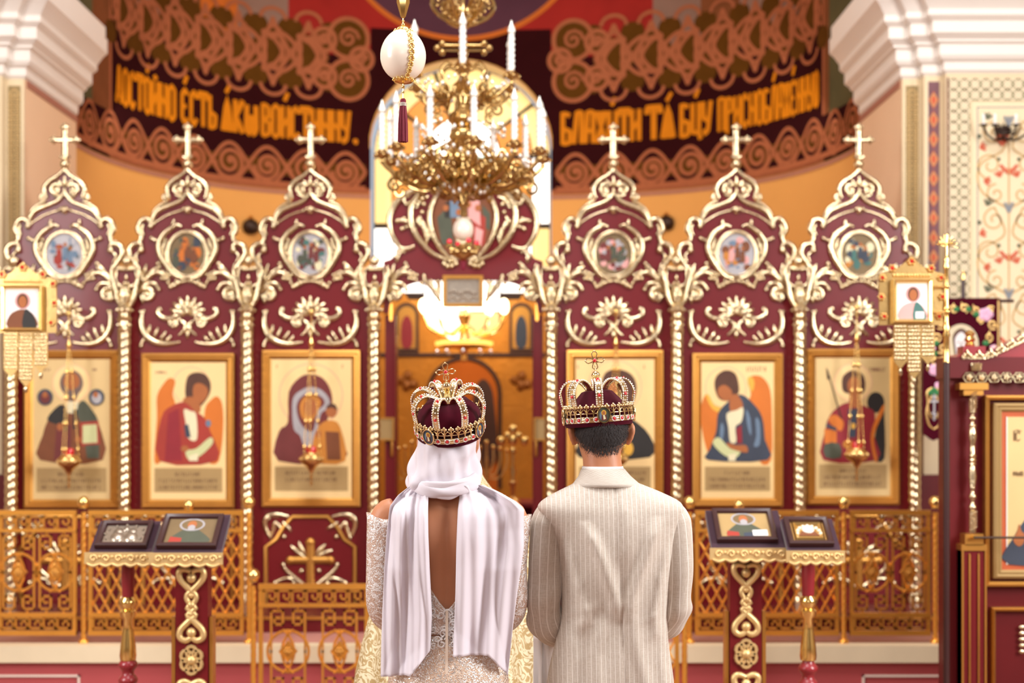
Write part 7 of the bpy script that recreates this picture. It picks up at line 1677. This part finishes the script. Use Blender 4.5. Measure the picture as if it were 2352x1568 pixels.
# lace sleeves from below the bare shoulder to the forearm
for k in (-1, 1):
    p = ARM[k]; mz = [(p[1][0] + k * .004, .0, Z(1190)), (p[2][0], 0, p[2][2]), (p[3][0], p[3][1], p[3][2]), (p[4][0], p[4][1], p[4][2]), (p[5][0] + k * .02, p[5][1] - .04, p[5][2] - .004)]
    q_ = cat_rom(mz, 7); m = MB(); n = len(q_); rr = np.interp(np.linspace(0, 1, n), [0, .2, .45, .7, 1], [.0475, .0455, .043, .040, .034]); rows = []; seg = 36
    for i in range(n):
        t = q_[min(i + 1, n - 1)] - q_[max(i - 1, 0)]; t /= np.linalg.norm(t); b1 = np.cross(t, (0, 1, .02)); b1 /= np.linalg.norm(b1); b2 = np.cross(b1, t)
        rows.append([q_[i] + (rr[i] + (.004 * math.sin(a * 9) if i in (0, n - 1) else 0)) * (math.cos(a) * b1 + math.sin(a) * b2) + (np.array((0, 0, .016 * max(0, k * (math.cos(a) * b1 + math.sin(a) * b2)[0]))) if i == 0 else 0) for a in [2 * PI * j / seg for j in range(seg)]])
    m.grid(rows, True); m.f = [f[::-1] for f in m.f]; solid(m.ob('lace_sleeve', 'lace', bride, 180), .003)
# ---------------------------------------------------------------- headscarf: cap over the head, twisted wrap at the nape, two long ends
hk = [(1020, .0, 1136, 58, .052), (1016, .004, 1124, 76, .078), (1015, .016, 1108, 81, .098), (1019, .030, 1080, 77, .106), (1024, .040, 1050, 73, .108), (1028, .045, 1015, 70, .108), (1029, .045, 985, 68, .106), (1030, .045, 960, 62, .098), (1030, .045, 935, 44, .07), (1030, .045, 922, 12, .02)]
hr_ = interp_rings([(X(a), y, Z(b_), w_ * sb, d_) for a, y, b_, w_, d_ in hk], 45); seg = 120; rows = []
for (cx, cy, z, a, b_) in hr_:
    row = []
    for k in range(seg):
        t = 2 * PI * k / seg; c, s_ = sup(t, 2.15); py = HY - (z - CH) / sb; e = min(1, max(0, (py - 985) / 60))
        f = e * (.0055 * math.sin(t * 6 + (py - 1000) * .03) + .004 * math.sin(t * 11 - (py - 1000) * .045 + 1) + .004 * math.sin(t * 4 + (py - 1050) * .07))
        r = 1 + f / .085; row.append((cx + a * c * r, cy + b_ * s_ * r, z))
    rows.append(row)
m = MB(); m.grid(rows, True); scarf = m.ob('headscarf', 'veil', bride, 180); solid(scarf, .002)
def cloth_roll(pts, r, flat, name):
    m = MB(); q_ = cat_rom([(X(a), y, Z(b_)) for a, b_, y in pts], 7); n = len(q_); rows = []; sides = 20; rr = np.interp(np.linspace(0, 1, n), np.linspace(0, 1, len(r)), r)
    for i in range(n):
        t = q_[min(i + 1, n - 1)] - q_[max(i - 1, 0)]; t /= np.linalg.norm(t); b1 = np.cross(t, (0, 1, 0)); b1 /= np.linalg.norm(b1); b2 = np.cross(b1, t)
        rows.append([q_[i] + rr[i] * sb * (1 + .22 * math.sin(3 * a + i * .32) * .6) * (math.cos(a) * b1 + flat * math.sin(a) * b2) for a in [2 * PI * j / sides for j in range(sides)]])
    m.grid(rows, True); m.f = [f[::-1] for f in m.f]; return m.ob(name, 'veil', scarf, 180)
cloth_roll([(948, 1092, .01), (958, 1112, -.045), (985, 1122, -.082), (1025, 1126, -.092), (1062, 1118, -.082), (1090, 1106, -.05), (1100, 1096, .0)], [6, 13, 15, 14, 15, 14, 8], .6, 'wrap_fold')
cloth_roll([(950, 1110, -.035), (985, 1112, -.086), (1030, 1110, -.094), (1075, 1104, -.07), (1094, 1090, -.02)], [5, 9, 8, 10, 6], .6, 'wrap_fold')
cloth_roll([(966, 1122, -.07), (1000, 1131, -.086), (1035, 1134, -.09), (1066, 1124, -.078)], [4, 8, 9, 5], .6, 'wrap_fold')
def scarf_end(tab, hem, nfold, ph, name, amp=.007):
    """tab rows (py, left px, right px); hem(u) lowest row for the column u in 0..1"""
    py_ = [r[0] for r in tab]; Lp = [r[1] for r in tab]; Rp = [r[2] for r in tab]; nc, nr = 56, 70; rows = []
    for j in range(nr + 1):
        row = []
        for i in range(nc + 1):
            u = i / nc; y0 = tab[0][0]; py = y0 + (hem(u) - y0) * j / nr
            l = np.interp(py, py_, Lp); r = np.interp(py, py_, Rp); px = l + (r - l) * u; x = X(px); z = Z(py)
            a = np.interp(z, TZ, TA); c = min(.995, abs(x) / (a + .012)); yb = -np.interp(z, TZ, TB) * (1 - c ** 2.2) ** (1 / 2.2)
            ax_ = X(1178) if x > 0 else X(884); yb = min(yb, -math.sqrt(max(0, .050 ** 2 - (x - ax_) ** 2))); fall = min(1, max(0, (py - 1210) / 90)); base = yb * (1 - fall) + min(yb, -.092 * (1 - .35 * c ** 3)) * fall
            top = math.exp(-(py - y0) / 22.0)
            f = amp * (math.sin(2 * PI * nfold * u + ph + (py - 1120) / 160.0) + .35 * math.sin(2 * PI * nfold * 3.1 * u + 1.3 * ph - (py - 1120) / 110.0)) * min(1, (py - y0) / 90 + .35)
            if j % 70 == 70: f *= 1
            row.append((x, min(base, base) - .014 - abs(amp) + f - .012 * top, z + .0))
        rows.append(row)
    m = MB(); m.grid(rows); m.f = [q_[::-1] for q_ in m.f]; o = m.ob(name, 'veil', scarf, 180); solid(o, .0018); return o
scarf_end([(1116, 942, 988), (1135, 918, 988), (1160, 900, 988), (1220, 893, 989), (1300, 888, 992), (1400, 884, 997), (1480, 882, 993), (1545, 881, 990)], lambda u: 1541 - 10 * u if u < .62 else 1535 - (u - .62) / .38 * 55, 1.7, .6, 'scarf_end', .012)
scarf_end([(1112, 1060, 1108), (1130, 1058, 1152), (1148, 1057, 1184), (1165, 1055, 1203), (1250, 1052, 1203), (1350, 1050, 1188), (1450, 1046, 1176), (1545, 1044, 1166)], lambda u: 1491 if u < .62 else 1491 + (u - .62) / .38 * 50, 1.5, 2.4, 'scarf_end', .012)
# ---------------------------------------------------------------- wedding crowns
def crown(label, loc, rot, R0=.1, cap_h=.098):
    t = thing('wedding_crown', label, 'crown', loc, group='wedding crowns'); t.rotation_euler = rot
    m = MB(); m.lathe([(R0 * .96, -.006), (R0 * 1.01, -.007), (R0 * 1.035, .0), (R0 * 1.01, .008), (R0 * .97, .009)], 48); m.ob('velvet_rim', 'velvet', t, 60)
    # band with openwork
    n = 48; m = MB()
    for (z0, z1) in ((.006, .020), ):
        m.grid([[((R0 + .002) * math.cos(2 * PI * k / n), (R0 + .002) * math.sin(2 * PI * k / n), z) for k in range(n)] for z in (z0, z1)], True)
    band_ = m.ob('gilt_band', 'crown_gold', t, 180); solid(band_, .004)
    m = MB()
    for z, r_ in ((.007, .0022), (.020, .002), (.032, .0016)): m.tube([((R0 + .003) * math.cos(2 * PI * k / n), (R0 + .003) * math.sin(2 * PI * k / n), z) for k in range(n)], r_, 6, nrm=(0, 0, 1), closed=True)
    m.ob('band_beading', 'crown_gold', band_, 60)
    ow = MB(); pe_ = MB(); N_ = 32
    def onr(a, r_, z): return (r_ * math.cos(a), r_ * math.sin(a), z)
    for k in range(N_):
        a = 2 * PI * k / N_; da = 2 * PI / N_
        ow.tube([onr(a + da * (.5 - .5 * math.cos(q_ * PI / 8)) if False else a + da * .5 * (1 - math.cos(PI * q_ / 8)) , R0 + .004, .020 + .024 * math.sin(PI * q_ / 8)) for q_ in range(9)], .0022, 6, nrm=(math.cos(a), math.sin(a), 0))
        ow.tube([onr(a, R0 + .004, .020), onr(a, R0 + .004, .052)], .0022, 6, nrm=(math.cos(a), math.sin(a), 0))
        for (dz, dd_) in ((.056, 0), (.051, .05), (.051, -.05)): pe_.ball(onr(a + dd_, R0 + .005, dz), .0042, 6, 5)
    ow.ob('openwork', 'crown_gold', band_, 60)['kind'] = 'stuff'; pe_.ob('trefoils', 'crown_gold', band_, 60)['kind'] = 'stuff'
    rb = MB(); rb.ball((0, 0, 0), .0052, 8, 5, (1, .6, 1)); rbm = rb.mesh('ruby', 'ruby', 180)
    ps = MB(); ps.torus_xz((0, 0, 0), .0072, .0072, .0018, 12, 5); psm = ps.mesh('ruby_setting', 'crystal', 180)
    for k in range(24):
        a = 2 * PI * (k + .5) / 24
        if abs(((a - PI / 4) % (PI / 2) + PI / 4) % (PI / 2) - PI / 4) < .16: pass
        o = place('ruby', rbm, t, onr(a, R0 + .006, .0135), (0, 0, a + PI / 2)); place('ruby_setting', psm, o)
    # eight looped ribs
    for k in range(8):
        a = 2 * PI * (k + .5) / 8 if 'bride' in label or 'woman' in label else 2 * PI * k / 8 + PI / 2
        prof = cat_rom([(R0 + .003, .048), (R0 + .008, .072), (R0 + .010, .098), (R0 - .004, .122), (R0 - .030, .130), (R0 - .054, .118), (R0 - .070, .096), (R0 - .080, .078)], 4); rows = []
        hw = .0105; ca, sa_ = math.cos(a), math.sin(a)
        for p in prof: rows.append([(p[0] * ca - q_ * sa_, p[0] * sa_ + q_ * ca, p[1]) for q_ in (-hw, -hw * .4, hw * .4, hw)])
        m = MB(); m.grid(rows); o = m.ob('rib', 'crown_gold', t, 60); solid(o, .0035)
        m = MB()
        for q_, p in enumerate(prof[2:-6]):
            nx = (prof[q_ + 3] - prof[q_ + 1]); nx = nx / np.linalg.norm(nx); nr_ = np.array((nx[1], -nx[0])); pp = p + nr_ * .003
            for e in ((-hw * .85, 0, hw * .85) if q_ % 2 else (-hw * .85, hw * .85)): m.ball((pp[0] * ca - e * sa_, pp[0] * sa_ + e * ca, pp[1]), .0026, 6, 4)
        m.ob('rib_crystals', 'crystal', o, 180)['kind'] = 'stuff'
        for zi in (6, 14):
            p = prof[zi]; nx = (prof[zi + 1] - prof[zi - 1]); nx = nx / np.linalg.norm(nx); nr_ = np.array((nx[1], -nx[0])); pp = p + nr_ * .004
            place('ruby', rbm, t, (pp[0] * ca, pp[0] * sa_, pp[1]), (0, 0, a + PI / 2))
    # velvet cap
    m = MB(); m.lathe([(R0 * .95, .012), (R0 * .95, .045), (R0 * .88, cap_h * .7), (R0 * .7, cap_h * .9), (R0 * .4, cap_h), (.004, cap_h + .002)] if 'woman' in label else [(R0 * .95, .012), (R0 * .95, .044), (R0 * .84, .054), (R0 * .46, .096), (R0 * .34, .1), (.004, .1)], 40)
    for i, v in enumerate(m.v):
        th = math.atan2(v[1], v[0]); r_ = math.hypot(v[0], v[1]); m.v[i] = (v[0] * (1 + .03 * math.cos(8 * th)), v[1] * (1 + .03 * math.cos(8 * th)), v[2])
    m.ob('velvet_cap', 'velvet', t, 180)
    m = MB(); m.lathe([(.034, .082), (.036, .090), (.026, .098), (.014, .104), (.009, .116), (.008, .132), (.012, .136)], 20)
    for k in range(10): m.ball((.032 * math.cos(k * PI / 5), .032 * math.sin(k * PI / 5), .092), .006, 6, 4)
    m.ob('pedestal', 'crown_gold', t, 60)
    m = MB(); m.ball((0, 0, .146), .0125, 14, 9); m.lathe([(.012, -.002), (.014, .0), (.012, .002)], 14, (0, 0, .146)); m.ob('orb', 'crown_gold', t, 60)
    m = MB(); zc_ = .190; m.tube([(0, 0, .157), (0, 0, .176)], .0024, 6, nrm=(1, 0, 0))
    for k in range(4):
        a = k * PI / 2; d_ = (math.cos(a), math.sin(a)); nn = (-d_[1], d_[0])
        lp_ = [(0.004, 0), (.012, .006), (.022, .0075), (.027, .0), (.022, -.0075), (.012, -.006)]
        m.tube(cat_rom([(d_[0] * p[0] + nn[0] * p[1], 0, zc_ + d_[1] * p[0] + nn[1] * p[1]) for p in lp_], 3, True), .0016, 6, closed=True); m.ball((d_[0] * .028, 0, zc_ + d_[1] * .028), .003, 6, 4)
        b_ = a + PI / 4; m.tube([(.004 * math.cos(b_), 0, zc_ + .004 * math.sin(b_)), (.012 * math.cos(b_), 0, zc_ + .012 * math.sin(b_))], .0012, 5)
    cs = m.ob('cross', 'crown_gold', t, 60); m = MB(); m.ball((0, -.002, zc_), .006, 10, 6, (1, .7, 1)); m.ob('cross_ruby', 'ruby', cs, 180)
    # oval painted medallions on the band
    for k in range(4):
        a = -PI / 2 + k * PI / 2 + (PI / 4 + .12 if 'woman' in label else .09)
        e = bpy.data.objects.new('medallion', None)
        m = MB(); m.prism([(.0185 * math.cos(q_ * PI / 12), .0225 * math.sin(q_ * PI / 12)) for q_ in range(24)], -.003, .002); o = m.ob('medallion', 'paint_blue' if 'woman' in label else 'paint_green', t, 40); o.location = onr(a, R0 + .006, .026); o.rotation_euler = (0, 0, a + PI / 2)
        m = MB(); m.torus_xz((0, -.003, 0), .0192, .0232, .0026, 24, 6); m.ob('medallion_rim', 'crown_gold', o, 60)
        m = MB(); mats = ['paint_gold', 'paint_maroon', 'skin_paint', 'paint_cream', 'paint_bluelight']
        m.mi = 4; m.face(ell(-.006, -.002, .007, .013), -.0031); m.mi = 0; m.face(ell(0, .006, .0075, .0085), -.0034); m.mi = 1; m.face([(-.008, -.016), (.008, -.016), (.006, .0), (-.006, .0)], -.0037); m.mi = 3; m.face([(-.002, -.014), (.005, -.012), (.002, .0), (-.003, .0)], -.004); m.mi = 2; m.face(ell(0, .006, .004, .0055), -.0043); m.ob('medallion_figure', mats, o, 0)
    return t
crown('jewelled gold and velvet crown on the suited man', (groom.location.x + (1378 - gx) * sg_, DG + .045, CH + (HY - 972) * sg_), (math.radians(1), math.radians(-4), 0), .0985, .074)
crown('jewelled gold and velvet crown on the woman in the headscarf', (bride.location.x + (1033 - bx) * sb, DB + .022, CH + (HY - 990) * sb), (math.radians(24), math.radians(-5), math.radians(4)), .099)
# ---------------------------------------------------------------- priest, mostly hidden by the bride
DP = 5.15; sp_ = DP / F; pxc = 1046
pr = thing('person', 'priest in a cream gold brocade vestment mostly hidden behind the bride', 'person', ((pxc - CX) * sp_, DP, 0)); pr['label'] = 'priest in a cream and gold brocade vestment standing before the woman'
X = lambda px: (px - pxc) * sp_; Z = lambda py: CH + (HY - py) * sp_
parts = head(X(1042), .02, Z(1015), .074, .094, .12); parts.append(loft(interp_rings([(0, 0, Z(1110), .075, .07), (0, .004, Z(1080), .06, .058), (X(1043), .01, Z(1050), .058, .06)], 10), 24))
parts.append(loft(interp_rings([(0, 0, .85, .17, .12), (0, 0, 1.1, .16, .11), (0, 0, Z(1180), .19, .11), (0, 0, Z(1130), .15, .085), (0, 0, Z(1095), .07, .065)], 20), 30))
for k in (-1, 1):
    parts.append(limb([(k * .14, 0, Z(1150)), (k * .2, .02, Z(1230)), (k * .22, .06, Z(1330)), (k * .14, .24, Z(1340)), (k * .07, .30, Z(1330))], [.05, .048, .04, .034, .026])); parts += hand((k * .07, .295, Z(1330)), (-k * .5, .8, .3), (k * .3, -.1, .95), (-k * .8, -.5, .3))
    parts.append(limb([(k * .09, 0, .9), (k * .09, 0, .5), (k * .09, 0, .08)], [.085, .055, .04])); m = MB(); m.ball((k * .095, .06, .05), 1, 12, 8, (.045, .12, .045)); parts.append(m)
me = fuse(parts, .009, 2); me.materials.append(M['skin']); place('body', me, pr)
m = MB(); m.ball((X(1042), .01, Z(1008)), 1, 24, 14, (.082, .10, .115)); hh = m.ob('hair', 'hair_grey', pr, 180)
ph = [(815, 1290, 1760, .30), (812, 1282, 1600, .28), (828, 1268, 1500, .26), (852, 1252, 1400, .24), (876, 1232, 1300, .215), (890, 1214, 1230, .19), (908, 1192, 1185, .16), (952, 1142, 1136, .12), (978, 1116, 1105, .095), (992, 1102, 1080, .082), (996, 1098, 1072, .078)]
ks = [(X(1290 - 475 / 2), 0, .18, .42, .38)] + [(X((l + r) / 2), 0, Z(y), (r - l) / 2 * sp_, b_) for l, r, y, b_ in ph]; rg = interp_rings(ks, 55); rows = []; seg = 90
for (cx, cy, z, a, b_) in rg:
    py = HY - (z - CH) / sp_; e = min(1, max(0, (py - 1180) / 300))
    rows.append([(cx + a * sup(2 * PI * k / seg, 2.1)[0] * (1 + .035 * e * math.sin(11 * 2 * PI * k / seg + z)), b_ * sup(2 * PI * k / seg, 2.1)[1] * (1 + .05 * e * math.sin(11 * 2 * PI * k / seg + z)), z) for k in range(seg)])
m = MB(); m.grid(rows, True); vst = m.ob('vestment', 'brocade', pr, 180); solid(vst, .004)
m = MB(); n = 40; m.tube([(X(1047) + .083 * math.cos(2 * PI * k / n), .078 * math.sin(2 * PI * k / n), Z(1074)) for k in range(n)], .006, 6, nrm=(0, 0, 1), closed=True); m.ob('collar_braid', 'bright_gold', vst, 60)
for k in (-1, 1): m = MB(); m.ball((k * .095, .065, .04), 1, 14, 8, (.05, .14, .04)); m.ob('shoe', 'shoe_leather', pr, 180)
